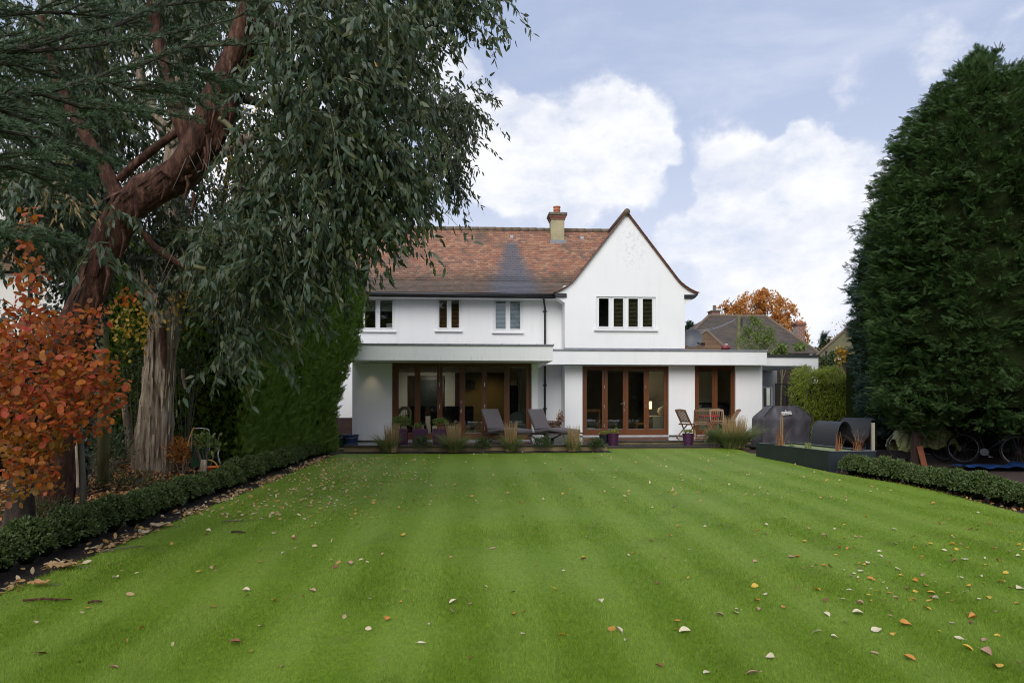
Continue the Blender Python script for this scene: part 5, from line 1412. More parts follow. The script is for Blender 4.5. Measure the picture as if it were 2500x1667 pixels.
q = MB(); mt = Matrix.Translation((-0.03, -0.345, 0.955)) @ Matrix.Rotation(R(-4), 4, 'Y') @ Matrix.Rotation(R(-18), 4, 'X'); q.box(-0.15, 0.15, -0.012, 0.012, -0.05, 0.05, mt); lb = q.build('label', M['label'], t)
# the label's two lines of small dark lettering, too small to read
q = MB(); rl = random.Random(3)
for row, z in enumerate((0.018, -0.022)):
    x = -0.125
    while x < 0.12:
        w_ = rl.uniform(0.010, 0.02)
        q.box(x, x + w_, -0.0145, -0.0125, z - 0.012, z + 0.012 - rl.choice((0, 0, 0.008)), mt); x += w_ + rl.choice((0.006, 0.008, 0.02))
kind(q.build('lettering', M['black'], lb), 'stuff')
q = MB(); q.box(-0.012, 0.004, -0.012, 0.012, 0.055, 0.10, mt); q.build('toggle', M['label'], t)

pf, pn = at(1847, 1083, 17.0), at(2024, 1105.5, 13.95)
PX0 = 7.22; 
PXn = at(2024, 1105, 13.95).x; PXf = at(1847, 1083, 17.05).x
PTOP = 0.71; PX1w = 1.02
t = thing('raised_pond', 'raised dark blue grey rectangular pond planter at the lawn corner', 'pond', (PXn, 13.95, gz(14)))
o0 = tuple(t.location); ang = math.atan2(PXn - PXf, 17.05 - 13.95)
def pw(a, b, z):     # a across, b along (from the near corner), turned slightly with the bed
    return Vector((PXn + a * math.cos(ang) - b * math.sin(ang), 13.95 + a * math.sin(ang) + b * math.cos(ang), z))
LP, WP = 3.13, 1.06
q = MB(); th = 0.035
def slab(a0, a1, b0, b1, z0, z1, name, mat, parent=t):
    m = MB(); m.add([pw(a0, b0, z0), pw(a1, b0, z0), pw(a1, b1, z0), pw(a0, b1, z0), pw(a0, b0, z1), pw(a1, b0, z1), pw(a1, b1, z1), pw(a0, b1, z1)], [(0, 3, 2, 1), (4, 5, 6, 7), (0, 1, 5, 4), (1, 2, 6, 5), (2, 3, 7, 6), (3, 0, 4, 7)])
    return m.build(name, mat, parent, o0, bevel=0.003)
npan = 7
for k in range(npan):
    slab(0, th, k * LP / npan + 0.001, (k + 1) * LP / npan - 0.001, 0.18, PTOP - 0.004, 'side_panel', M['pond'])
for k in range(2): slab(th + 0.002 + k * (WP - 2 * th) / 2, th + (k + 1) * (WP - 2 * th) / 2 - 0.001, 0, th, 0.18, PTOP - 0.004, 'end_panel', M['pond'])
slab(WP - th, WP, 0, LP, 0.18, PTOP - 0.004, 'side_panel', M['pond']); slab(th + 0.002, WP - th - 0.002, LP - th, LP, 0.18, PTOP - 0.004, 'end_panel', M['pond'])
slab(-0.006, 0.05, -0.006, LP + 0.006, PTOP - 0.003, PTOP + 0.008, 'rim', M['pond']); slab(WP - 0.06, WP + 0.006, -0.006, LP + 0.006, PTOP - 0.003, PTOP + 0.008, 'rim', M['rim']); slab(0.052, WP - 0.062, -0.006, 0.06, PTOP - 0.003, PTOP + 0.008, 'rim', M['rim']); slab(0.052, WP - 0.062, LP - 0.06, LP + 0.006, PTOP - 0.003, PTOP + 0.008, 'rim', M['rim'])
m = MB(); m.quad(pw(0.03, 0.03, PTOP - 0.035), pw(WP - 0.03, 0.03, PTOP - 0.035), pw(WP - 0.03, LP - 0.03, PTOP - 0.035), pw(0.03, LP - 0.03, PTOP - 0.035)); m.build('duckweed', M['duckweed'], t, o0)
def reed(a, b, h, n, label, lean=0.5, mat='reed', name='reed_clump', w=0.0045):
    c = pw(a, b, PTOP - 0.03); tt = thing(name, label, 'pond plant', c)
    V, F = [], []
    for i in range(n):
        an = random.uniform(0, 6.28); L = h * random.uniform(0.4, 1.05); k = lean * random.uniform(0.2, 1.2); bx_, by_ = random.gauss(0, 0.035), random.gauss(0, 0.03)
        pts = [Vector((bx_ + k * math.cos(an) * u * u * L, by_ + k * math.sin(an) * u * u * L, L * (u - 0.25 * k * u ** 3))) for u in (0, 0.3, 0.6, 0.85, 1.0)]
        sd = Vector((1, 0, 0)) * w; bb = len(V)
        for s, p in enumerate(pts): V += [p - sd * (1 - 0.8 * s / 4), p + sd * (1 - 0.8 * s / 4)]
        for s in range(4): F.append((bb + 2 * s, bb + 2 * s + 1, bb + 2 * s + 3, bb + 2 * s + 2))
    m = MB(); m.add(V, F); kind(m.build('leaves', M[mat], tt, fix=False), 'stuff')
    return tt
r1 = reed(0.32, 2.55, 0.62, 26, 'tall rusty reed clump at the far end of the raised pond', 0.4)
q = MB(); q.tube([(0.03, 0, 0), (0.02, 0, 0.55), (0.03, 0, 0.82)], [0.012, 0.011, 0.006], 6); q.tube([(0.06, 0, 0), (0.065, 0, 0.5), (0.06, 0, 0.78)], [0.012, 0.011, 0.006], 6); q.build('stem', M['straw'], r1)
reed(0.42, 0.35, 0.44, 26, 'rusty reed clump near the front corner of the raised pond', 0.3)
reed(0.86, 0.30, 0.56, 22, 'rusty reed clump beside the pale post in the raised pond', 0.75)
reed(0.40, 1.45, 0.15, 60, 'short bright green water plant in the middle of the raised pond', 0.6, 'tuft', 'water_plant', 0.01)
reed(0.25, 1.9, 0.09, 40, 'sparse pale shoots left of the water plant in the raised pond', 0.8, 'tuft', 'water_plant', 0.008)
# pale post standing at the back corner
pp = Vector((ax(2131, 14.6), 14.6, 0.2))
q = MB(); q.box(-0.030, 0.030, -0.030, 0.030, 0, at(2131, 1032, 14.6).z - 0.2); o = tag(q.build('timber_post', M['post'], bevel=0.004), 'pale square timber post standing at the near corner of the raised pond', 'post'); o.location = pp
# two woven loop chairs
def loop_chair(px, Y, rz, label):
    t = thing('woven_chair', label, 'garden chair', Vector((ax(px, Y), Y, 0.36)), rz, 'charcoal woven loop chairs by the pond')
    # side outline of the woven ribbon: up the back, over the top, down in front and into the seat
    top = [(-0.36, 0.02), (-0.40, 0.35), (-0.36, 0.68), (-0.28, 0.83), (-0.15, 0.91), (-0.02, 0.90), (0.10, 0.80), (0.17, 0.64), (0.23, 0.46), (0.31, 0.40), (0.48, 0.38), (0.62, 0.36), (0.70, 0.30), (0.70, 0.20), (0.62, 0.12), (0.40, 0.04), (0.0, 0.0)]
    pts = []
    for i in range(len(top) - 1):
        for k in range(3): pts.append((top[i][0] + (top[i + 1][0] - top[i][0]) * k / 3, top[i][1] + (top[i + 1][1] - top[i][1]) * k / 3))
    pts.append(top[-1])
    for _ in range(3): pts = [pts[0]] + [((a[0] + 2 * b[0] + c[0]) / 4, (a[1] + 2 * b[1] + c[1]) / 4) for a, b, c in zip(pts, pts[1:], pts[2:])] + [pts[-1]]
    inn = []
    for i, (x, z) in enumerate(pts):
        a, b = pts[max(0, i - 1)], pts[min(len(pts) - 1, i + 1)]
        dx, dz = b[0] - a[0], b[1] - a[1]; l = math.hypot(dx, dz); inn.append((x + dz / l * 0.035, z - dx / l * 0.035))
    q = MB(); n = len(pts); W = 0.36; vs = []
    for y in (-W, W):
        vs += [(x, y, z) for x, z in pts] + [(x, y, z) for x, z in inn]
    fs = []
    for i in range(n - 1):
        fs += [(i, i + 1, 2 * n + i + 1, 2 * n + i), (n + i, 3 * n + i, 3 * n + i + 1, n + i + 1), (i, n + i, n + i + 1, i + 1), (2 * n + i, 2 * n + i + 1, 3 * n + i + 1, 3 * n + i)]
    q.add(vs, fs); q.build('woven_ribbon', M['weave'], t, smooth=False)
    for y in (-W - 0.012, W + 0.012):
        q = MB(); q.tube([(x, y, z) for x, z in pts[::2]], 0.016, 6); q.build('side_piping', M['weave'], t, smooth=True)
    return t
lc = loop_chair(2036, 16.9, R(24), 'charcoal woven loop chair behind the pond, the nearer one seen from its back')
copy_tree(lc, Vector((ax(2092, 18.0), 18.0, 0.42)), R(222), 'charcoal woven loop chair further back, its seat showing beside the pale post')

# ------------------------------------------------------------------ bicycles under the cypress
def wheel(mb_t, mb_s, c, r, ang):
    cx_, sx_ = math.cos(ang), math.sin(ang)
    P = lambda a, rr: Vector(c) + Vector((rr * math.cos(a) * cx_, rr * math.cos(a) * sx_, rr * math.sin(a)))
    mb_t.tube([P(2 * math.pi * k / 28, r) for k in range(29)], 0.022, 8, caps=False)
    mb_s.tube([P(2 * math.pi * k / 28, r - 0.035) for k in range(29)], 0.011, 6, caps=False)
    for k in range(18): mb_s.tube([P(2 * math.pi * k / 18, 0.02), P(2 * math.pi * k / 18 + 0.15, r - 0.035)], 0.0022, 3, caps=False)
def bicycle(loc, rz, label, fmat, bars=True):
    t = thing('bicycle', label, 'bicycle', loc, rz)
    r = 0.335; wb = 1.04
    for x in (-wb / 2, wb / 2):
        a, b = MB(), MB(); wheel(a, b, (x, 0, r + 0.02), r, 0)
        wo = a.build('wheel', M['rubber'], t, smooth=True); b.build('rim', M['spoke'], wo, smooth=True)
    bb, st, hd, hb = (-0.10, 0, 0.29), (-0.24, 0, 0.80), (0.36, 0, 0.86), (0.40, 0, 0.70)
    f = MB()
    for a, b, w in ((bb, st, 0.016), (st, hd, 0.016), (bb, hb, 0.020), (hd, hb, 0.019), ((-wb / 2, 0.03, r), bb, 0.010), ((-wb / 2, 0.03, r), st, 0.009), (hb, (wb / 2, 0.04, r + 0.02), 0.014), (hb, (wb / 2, -0.04, r + 0.02), 0.014)): f.tube([a, b], w, 8)
    f.build('frame', fmat, t, smooth=True)
    s = MB(); s.tube([st, (-0.27, 0, 0.92)], 0.013, 8); s.prism([(-0.40, 0.92), (-0.38, 0.95), (-0.14, 0.94), (-0.12, 0.92)], -0.06, 0.06); s.build('saddle', M['rubber'], t)
    s = MB(); s.tube([hd, (0.35, 0, 0.96)], 0.014, 8); s.tube([(0.27, -0.29, 1.0), (0.36, -0.2, 0.98), (0.37, 0, 0.97), (0.36, 0.2, 0.98), (0.27, 0.29, 1.0)], 0.012, 8); s.build('handlebar', M['spoke'], t, smooth=True)
    s = MB(); s.tube([(-0.10, -0.05, 0.29), (-0.10, 0.05, 0.29)], 0.085, 16); s.bar((-0.10, -0.09, 0.29), (0.04, -0.09, 0.19), 0.02, 0.012); s.bar((-0.10, 0.09, 0.29), (-0.24, 0.09, 0.39), 0.02, 0.012); s.box(0.0, 0.08, -0.17, -0.09, 0.18, 0.20); s.build('crank', M['spoke'], t)
    return t
G15 = 0.335
Yb = 14.6
bicycle(Vector((at(2253, 1100, 16.0).x, 16.0, G15 - 0.02)), R(-3), 'bicycle mostly hidden under the olive tarpaulin behind the trunk', M['bikepale'])
bicycle(Vector((at(2417, 1100, 15.0).x, 15.0, G15 - 0.02)), R(-50), 'dark bicycle with thin spoked wheels standing over the blue sheet', M['bikeframe'])
# the olive cover thrown over the first
t = thing('tarpaulin_cover', 'crumpled olive green tarpaulin thrown over a bicycle', 'tarpaulin', Vector((at(2253, 1100, 16.0).x, 15.95, G15 + 0.02)), R(-3))
vs, fs = [], []
NU, NV = 64, 30
def ridge(u):      # height of the saddle-handlebar line and skirt along the bicycle, u in -0.75 .. 0.75
    k = [(-0.78, 0.50), (-0.62, 0.80), (-0.40, 1.04), (-0.15, 1.10), (0.10, 1.07), (0.36, 0.92), (0.56, 0.60), (0.72, 0.36)]
    for (a, za_), (b, zb_) in zip(k, k[1:]):
        if a <= u <= b: return za_ + (zb_ - za_) * (u - a) / (b - a)
    return 0.3
for i in range(NU + 1):
    u = -0.78 + 1.5 * i / NU; zt_ = ridge(u)
    skirt = 0.30 + 0.10 * mnoise.noise(Vector((u * 3.2, 0, 7))) + 0.25 * max(0, u - 0.1)
    if u < -0.3: skirt -= 0.08
    skirt = min(skirt, zt_ - 0.15)
    for j in range(NV + 1):
        v = -1 + 2 * j / NV
        a = abs(v)
        z = zt_ - (zt_ - skirt) * a ** 1.35
        y = math.copysign(1, v) * (0.06 + 0.24 * math.sin(min(1, a * 1.25) * math.pi / 2)) if a > 1e-6 else 0
        nz_ = mnoise.noise(Vector((u * 5, v * 3 + (9 if v > 0 else 0), 1))) * 0.055 + mnoise.noise(Vector((u * 13, v * 7, 5))) * 0.028 - 0.05 * abs(mnoise.noise(Vector((u * 4 + v * 2, v * 5 - u * 3, 2))))
        vs.append((u + nz_ * 0.5, y + (nz_ * 1.6 if v > 0 else -nz_ * 1.6), z + nz_ * (1 - a)))
for i in range(NU):
    for j in range(NV): fs.append((i * (NV + 1) + j, i * (NV + 1) + j + 1, (i + 1) * (NV + 1) + j + 1, (i + 1) * (NV + 1) + j))
q = MB(); q.add(vs, fs); q.build('sheet', M['tarp'], t, smooth=False)
q = MB(); vs, fs = [], []
for i in range(37):
    for j in range(13):
        u, v = i / 36, j / 12
        vs.append((-0.75 + 1.6 * u, -0.35 + 0.75 * v + 0.05 * math.sin(u * 7), 0.03 + 0.06 * (mnoise.noise(Vector((u * 6, v * 4, 0))) + 0.4) + 0.16 * max(0, u - 0.7) ))
for i in range(36):
    for j in range(12): fs.append((i * 13 + j, (i + 1) * 13 + j, (i + 1) * 13 + j + 1, i * 13 + j + 1))
q.add(vs, fs); o = tag(q.build('ground_sheet', M['bluetarp'], smooth=True), 'crumpled bright blue sheet on the ground under the bicycles', 'sheet'); o.location = (at(2425, 1150, 14.3).x, 14.25, gz(14.3) + 0.0)
q = MB(); q.bar((0, 0, 0), (-0.06, 0.1, 0.46), 0.13, 0.025, up=(0, 1, 0)); o = tag(q.build('rust_board', M['rustwood'], bevel=0.004), 'rust orange board leaning against the cypress trunk', 'board'); o.location = (at(2258, 1130, 14.75).x, 14.75, gz(14.7) - 0.02)

# bins by the hedge end of the house
for px, m_, lab in ((883 - 27, 'bluebin', 'blue plastic tub beside the left corner of the white extension'), (826, 'greenbin', 'dark green plastic tub by the end of the tall hedge')):
    Y = 20.3; c = Vector((ax(px, Y), Y, 0.44)); t = thing('plastic_tub', lab, 'tub', c)
    q = MB(); q.lathe([(0.17, 0), (0.22, 0.34), (0.24, 0.34), (0.24, 0.37), (0.215, 0.37), (0.20, 0.3), (0.16, 0.03)], (0, 0, 0), 20); q.build('bucket', M[m_], t)
    q = MB(); q.tube([(-0.23, 0, 0.35), (-0.16, -0.16, 0.30), (0, -0.23, 0.27), (0.16, -0.16, 0.30), (0.23, 0, 0.35)], 0.006, 5); q.build('handle', M['chrome'], t)

# ------------------------------------------------------------------ vegetation
def px_path(pts, Y): return [at(p[0], p[1], p[2] if len(p) > 2 else Y) for p in pts]
def smooth_path(P, R_, k=2):
    """Chaikin-smoothed centre line and radii"""
    P = [Vector(p) for p in P]; R_ = list(R_)
    for _ in range(k):
        Q, S = [P[0]], [R_[0]]
        for a, b, ra, rb in zip(P, P[1:], R_, R_[1:]):
            Q += [a.lerp(b, .25), a.lerp(b, .75)]; S += [ra * .75 + rb * .25, ra * .25 + rb * .75]
        P, R_ = Q + [P[-1]], S + [R_[-1]]
    return P, R_
def resample(P, R_, step):
    out, rr = [P[0]], [R_[0]]
    for a, b, ra, rb in zip(P, P[1:], R_, R_[1:]):
        n = max(1, int((b - a).length / step))
        for k in range(1, n + 1): out.append(a.lerp(b, k / n)); rr.append(ra + (rb - ra) * k / n)
    return out, rr
def limb(name, pts, radii, mat, parent, o0, n=14, jit=0.12, lobes=0, lobe=0.0, jf=1.6, step=0.12):
    P, R_ = smooth_path(pts, radii); P, R_ = resample(P, R_, step)
    q = MB(); q.tube(P, R_, n, jit=jit, jfreq=jf, seed=random.random() * 50, lobes=lobes, lobe=lobe)
    return q.build(name, mat, parent, o0, smooth=True)

def sprays(blobs, per, leafn, L, W, tl=(0.35, 0.8), droop=0.45):
    """drooping twigs hung with narrow leaves; returns leaf arrays and the twigs"""
    P, D, N_, LL, tw = [], [], [], [], []
    for (px, py, Y, rx, ry, dy, wgt) in blobs:
        n = max(2, int(per * wgt))
        for _ in range(n):
            while True:
                a, b, c = random.uniform(-1, 1), random.uniform(-1, 1), random.uniform(-1, 1)
                if a * a + b * b + c * c < 1: break
            y = Y + c * dy
            p = np.array(at(px + a * rx, py + b * ry - 30, y))
            ax_ = np.array([random.gauss(0.25, 0.55), random.gauss(-0.15, 0.5), random.gauss(-0.35, 0.35)]); ax_ /= np.linalg.norm(ax_)
            l = random.uniform(*tl)
            s = (np.arange(leafn) + rng.random(leafn)) / leafn
            pos = p[None] + ax_[None] * (s * l)[:, None]; pos[:, 2] -= droop * l * s ** 2
            pos += rng.normal(0, 0.025, (leafn, 3))
            al = rng.normal(0, 0.55, (leafn, 3)) + ax_[None] * 0.5; al[:, 2] -= 1.0
            P.append(pos); D.append(al); N_.append(rng.normal(0, 1, (leafn, 3)) + np.array([0, -0.5, 0.25])); LL.append(L * (0.65 + 0.7 * rng.random(leafn)))
            q = [Vector(p + ax_ * (t * l) - np.array([0, 0, droop * l * t * t])) for t in (0, 0.35, 0.7, 1.0)]
            tw.append(q)
    return P, D, N_, LL, tw

def euc_tree(t, o0, blobs, per, leafn, L, W, mat, nparts, twig_mat):
    P, D, N_, LL, tw = sprays(blobs, per, leafn, L, W)
    idx = list(range(len(P)))
    near = sorted(idx, key=lambda i: P[i][:, 1].mean())
    single = set(random.sample(near[: max(nparts, int(len(near) * 0.5))], nparts)) if nparts else set()
    rest = [i for i in idx if i not in single]
    cat = lambda A, ii: np.concatenate([A[i] for i in ii])
    ll = cat(LL, rest)
    kind(leaf_mesh('crown', cat(P, rest), cat(D, rest), cat(N_, rest), ll, ll * W / L, T_LANCE, mat, t, o0), 'stuff')
    for i in sorted(single):
        leaf_mesh('leaf_spray', P[i], D[i], N_[i], LL[i], LL[i] * W / L, T_LANCE, mat, t, o0)
    q = MB()
    for k, c in enumerate(tw):
        if k % 2 == 0: q.tube(c, [0.0045, 0.004, 0.003, 0.0015], 4, caps=False)
    kind(q.build('twigs', twig_mat, t, o0, fix=False), 'stuff')

# --- leaning red-brown eucalyptus
b0 = at(120, 1180, 9.2); b0.z = gz(9.2)
t = thing('eucalyptus_tree', 'huge eucalyptus with reddish brown leaning trunk and drooping blue green leaves', 'tree', b0)
o0 = tuple(b0)
main = [b0] + px_path([(140, 980), (172, 830), (215, 715), (258, 610), (300, 520), (345, 480), (420, 445), (480, 400), (530, 320), (560, 220), (592, 120), (625, 0), (660, -160), (720, -420)], 9.0)
limb('trunk', main, [0.24, 0.21, 0.195, 0.19, 0.19, 0.19, 0.20, 0.205, 0.19, 0.17, 0.16, 0.15, 0.14, 0.11, 0.05], M['bark_red'], t, o0, 22, 0.22, 3, 0.08)
limb('limb', px_path([(415, 435), (470, 370), (500, 290), (530, 215), (575, 130), (600, 20), (590, -150)], 8.85), [0.13, 0.14, 0.135, 0.13, 0.12, 0.10, 0.05], M['bark_red'], t, o0, 16, 0.2)
for pts, rr, mt in (([(560, 290), (530, 275), (500, 285), (455, 310), (400, 345), (330, 400), (290, 440)], [0.02, 0.035, 0.04, 0.045, 0.05, 0.055, 0.05], 'bark_red'),
                ([(535, 290), (565, 310), (575, 350), (580, 420), (610, 460), (640, 480), (690, 455), (760, 420)], [0.035, 0.035, 0.03, 0.03, 0.028, 0.026, 0.022, 0.012], 'twig'),
                ([(320, 560), (350, 565), (365, 590), (385, 610), (430, 640), (465, 660)], [0.05, 0.05, 0.045, 0.05, 0.045, 0.03], 'bark_red'),
                ([(470, 650), (540, 665), (610, 680), (660, 720)], [0.03, 0.026, 0.02, 0.01], 'twig'),
                ([(600, 120), (680, 60), (780, 20), (900, -20), (1020, -30)], [0.10, 0.08, 0.06, 0.045, 0.03], 'bark_dark'),
                ([(585, 240), (680, 260), (800, 300), (900, 330), (980, 350)], [0.06, 0.045, 0.035, 0.025, 0.012], 'bark_dark'),
                ([(560, 340), (650, 380), (760, 420), (860, 480), (930, 560)], [0.06, 0.045, 0.035, 0.025, 0.012], 'bark_dark'),
                ([(300, 500), (250, 400), (190, 300), (130, 180), (100, 40)], [0.10, 0.085, 0.07, 0.05, 0.03], 'bark_red'),
                ([(470, 370), (420, 240), (390, 120), (370, 0), (350, -120)], [0.12, 0.10, 0.08, 0.07, 0.05], 'bark_red')):
    limb('branch', px_path(pts, 9.1 if mt != 'twig' else 8.7), rr, M[mt], t, o0, 8, 0.1)
# bark peeling off along the limb
PP, PR = smooth_path(main, [0.24, 0.21, 0.195, 0.19, 0.19, 0.19, 0.20, 0.205, 0.19, 0.17, 0.16, 0.15, 0.14, 0.11, 0.05]); PP, PR = resample(PP, PR, .1)
for k in range(120):
    i = random.randrange(8, int(len(PP) * .78)); tg = (PP[i + 1] - PP[i - 1]).normalized(); rd = Vector((random.gauss(.2, .7), -1, random.gauss(0, .6))); rd = (rd - tg * rd.dot(tg)).normalized(); sd = tg.cross(rd)
    p = PP[i] + rd * PR[i] * 1.0; l = random.uniform(.12, .5) * random.choice((1, -1)); w_ = random.uniform(.012, .035); pe = random.uniform(.01, .07)
    q = MB(); q.add([p - sd * w_, p + sd * w_, p + tg * l * .5 + rd * (.012 + pe * .3) + sd * w_ * .9, p + tg * l * .5 + rd * (.012 + pe * .3) - sd * w_ * .8, p + tg * l + rd * pe + sd * w_ * .3 + Vector((0, 0, -.02)), p + tg * l + rd * pe - sd * w_ * .3 + Vector((0, 0, -.02))], [(0, 1, 2, 3), (3, 2, 4, 5)]); q.build('bark_strip', M['bark_red'], t, o0)
# loose strips of bark
for px, py, l in ((540, 180, .3), (520, 240, .4), (400, 440, .25), (330, 500, .3), (300, 560, .35), (260, 640, .4), (235, 700, .4), (500, 360, .3), (560, 140, .3), (455, 430, .3), (505, 330, 0.55), (560, 250, 0.4), (590, 330, 0.9), (470, 470, 0.3), (600, 400, 0.7)):
    p = at(px, py, 8.75); q = MB(); q.tube([p, p + Vector((0.03, -0.02, -l * 0.4)), p + Vector((-0.02, -0.03, -l))], [0.018, 0.022, 0.008], 5); q.build('bark_strip', M['bark_red'], t, o0)
q = MB()
for _ in range(60):
    px, py = random.choice(((470, 420), (560, 330), (600, 480), (480, 620), (680, 560), (560, 520))); p = at(px + random.gauss(0, 45), py + random.gauss(0, 30), 8.6 + random.random() * 0.4)
    a = random.uniform(0, 6.28); l = random.uniform(0.2, 0.6)
    q.tube([p, p + Vector((0.2 * math.cos(a), 0.1 * math.sin(a), -0.35)) * l, p + Vector((0.5 * math.cos(a), 0.3 * math.sin(a), -0.9)) * l], [0.006, 0.005, 0.002], 4, caps=False)
kind(q.build('bare_twigs', M['twig_grey'], t, o0, fix=False), 'stuff')
NB = [(715, 90, 8.6, 120, 140, 1.2, .8), (480, 180, 10.4, 60, 80, .6, .25), (850, 50, 9, 220, 120, 1.4, 1.3), (1010, 30, 9.4, 120, 85, 1, .7), (1130, 5, 9.4, 80, 40, .6, .35), (985, 100, 9.4, 70, 70, .7, .35), (780, 240, 8.6, 160, 150, 1.2, 1.2), (930, 280, 9, 110, 110, 1, .75),
      (720, 400, 8.5, 190, 130, 1.1, 1.2), (880, 405, 9, 150, 110, 1, 1.2), (985, 465, 9.4, 55, 60, .7, .3), (880, 520, 9, 95, 55, .8, .6), (700, 570, 8.5, 180, 110, 1, 1.1), (820, 600, 9, 50, 30, .5, .14), (935, 540, 9, 35, 25, .4, .08),
      (630, 680, 8.5, 120, 80, .9, .55), (560, 640, 9, 110, 100, 1, .55), (575, 850, 8.3, 55, 55, .4, .16), (690, 690, 8.5, 80, 50, .6, .25), (500, 640, 9, 60, 70, .6, .12), (800, 610, 8.6, 80, 45, .7, .3),
      (110, 90, 10.2, 170, 110, 1.2, 1.1), (330, 30, 10.2, 160, 60, 1.2, .8), (90, 310, 10.2, 120, 120, 1, .8), (150, 490, 9.8, 110, 80, .8, .6), (480, 30, 10, 110, 60, 1, .6), (250, 330, 10.4, 90, 100, .8, .45), (400, 110, 10.6, 70, 60, .6, .25), (60, 620, 9.6, 60, 80, .6, .12), (235, 640, 8.1, 40, 40, .3, .05), (60, 470, 9.6, 80, 60, .5, .55), (210, 260, 10.2, 110, 90, .9, .6), (40, 600, 9.4, 60, 50, .4, .25), (720, -90, 9, 320, 100, 1.5, .7), (240, 540, 8.8, 50, 40, .3, .06)]
euc_tree(t, o0, NB, 98, 27, 0.115, 0.036, M['euc'], 110, M['twig'])
# dry brown leaves hanging at the left
P, D, N_, LL, tw = sprays([(140, 480, 8.4, 50, 40, .3, .3)], 26, 14, 0.12, 0.02)
kind(leaf_mesh('dead_leaves', np.concatenate(P), np.concatenate(D), np.concatenate(N_), np.concatenate(LL), 0.022, T_LANCE, M['straw'], t, o0), 'stuff')

# --- pale shaggy eucalyptus behind it
b1 = at(372, 1150, 13.4); b1.z = gz(13.4) + 0.05
t = thing('eucalyptus_tree', 'tall eucalyptus with pale shaggy peeling trunk rising behind the low hedge', 'tree', b1)
o1 = tuple(b1)
limb('trunk', [b1 - Vector((0, 0, .1))] + px_path([(374, 1085), (382, 1000), (392, 900), (402, 800), (410, 700), (418, 600), (425, 480), (432, 340), (445, 180), (470, 0), (500, -250)], 13.4), [0.38, 0.33, 0.29, 0.265, 0.25, 0.235, 0.22, 0.20, 0.18, 0.16, 0.13, 0.06], M['bark_pale'], t, o1, 26, 0.2, 5, 0.05, 2.6)
for pts, rr in (([(405, 760), (350, 700), (300, 600), (250, 480), (228, 380), (215, 200), (205, 0)], [0.13, 0.12, 0.11, 0.11, 0.10, 0.08, 0.05]), ([(425, 480), (520, 380), (640, 320), (800, 280), (960, 270), (1080, 300)], [0.13, 0.11, 0.09, 0.07, 0.05, 0.02]), ([(430, 360), (360, 260), (330, 120), (330, 0)], [0.12, 0.1, 0.08, 0.05]), ([(415, 640), (480, 600), (560, 600), (640, 640)], [0.09, 0.07, 0.05, 0.02])):
    limb('limb', px_path(pts, 13.3), rr, M['bark_pale'], t, o1, 10, 0.12)
for k in range(46):        # hanging strips of bark round the trunk
    py = random.uniform(700, 1120); a = random.uniform(-1.25, 1.25)
    rr = 0.255 + (py - 700) / 420 * 0.08
    c = at(410 - (py - 700) / 420 * 38, py, 13.4); p = c + Vector((math.sin(a) * rr, -math.cos(a) * rr, 0)); l = random.uniform(0.2, 0.7)
    q = MB(); q.add([p + Vector((-.02, 0, 0)), p + Vector((.02, 0, 0)), p + Vector((.028, -.035, -l * .6)), p + Vector((-.012, -.03, -l * .6)), p + Vector((.012, -.05, -l)), p + Vector((0, -.045, -l))], [(0, 1, 2, 3), (3, 2, 4, 5)]); q.build('bark_strip', M['bark_pale'], t, o1)
limb('bark_slab', px_path([(395, 800), (400, 860), (402, 900)], 13.12), [0.05, 0.07, 0.02], M['bark_red'], t, o1, 8)
limb('bark_strip', px_path([(446, 900), (448, 930), (452, 950)], 12.95), [0.03, 0.035, 0.02], M['bark_pale'], t, o1, 6)
FB = [(1085, 280, 13.6, 90, 60, 1.1, .6), (1140, 280, 13.6, 30, 30, .4, .1), (1065, 370, 13.6, 80, 70, 1.1, .55), (1085, 450, 13.6, 45, 40, .7, .2), (980, 220, 13.3, 70, 60, 1, .3), (900, 120, 13.3, 130, 100, 1.5, .7), (700, 280, 13.8, 240, 180, 1.5, 1.0), (650, 560, 13.8, 190, 170, 1.5, 1.0), (500, 520, 14.6, 130, 140, 1, .55),
      (300, 150, 14.4, 230, 130, 1.5, 1.1), (120, 280, 14.4, 180, 200, 1.5, 1.3), (330, 420, 14.4, 130, 110, 1.2, .7), (440, 300, 14.4, 70, 110, 1, .4), (540, 740, 13.3, 110, 100, 1, .4), (1050, 480, 13.6, 35, 30, .6, .14), (840, 500, 13.6, 120, 80, 1.2, .7), (590, 840, 13.0, 60, 60, .6, .15), (480, 50, 14.5, 150, 90, 1.2, .5), (620, -100, 14, 400, 100, 1.5, .6), (90, 560, 14.5, 110, 90, 1, .2), (420, 570, 11.5, 90, 90, .6, .45), (400, 690, 12.2, 40, 60, .3, .12), (200, 560, 12.5, 90, 90, .6, .4), (330, 640, 11.8, 70, 60, .5, .12)]
euc_tree(t, o1, FB, 140, 26, 0.12, 0.034, M['euc_far'], 0, M['twig'])

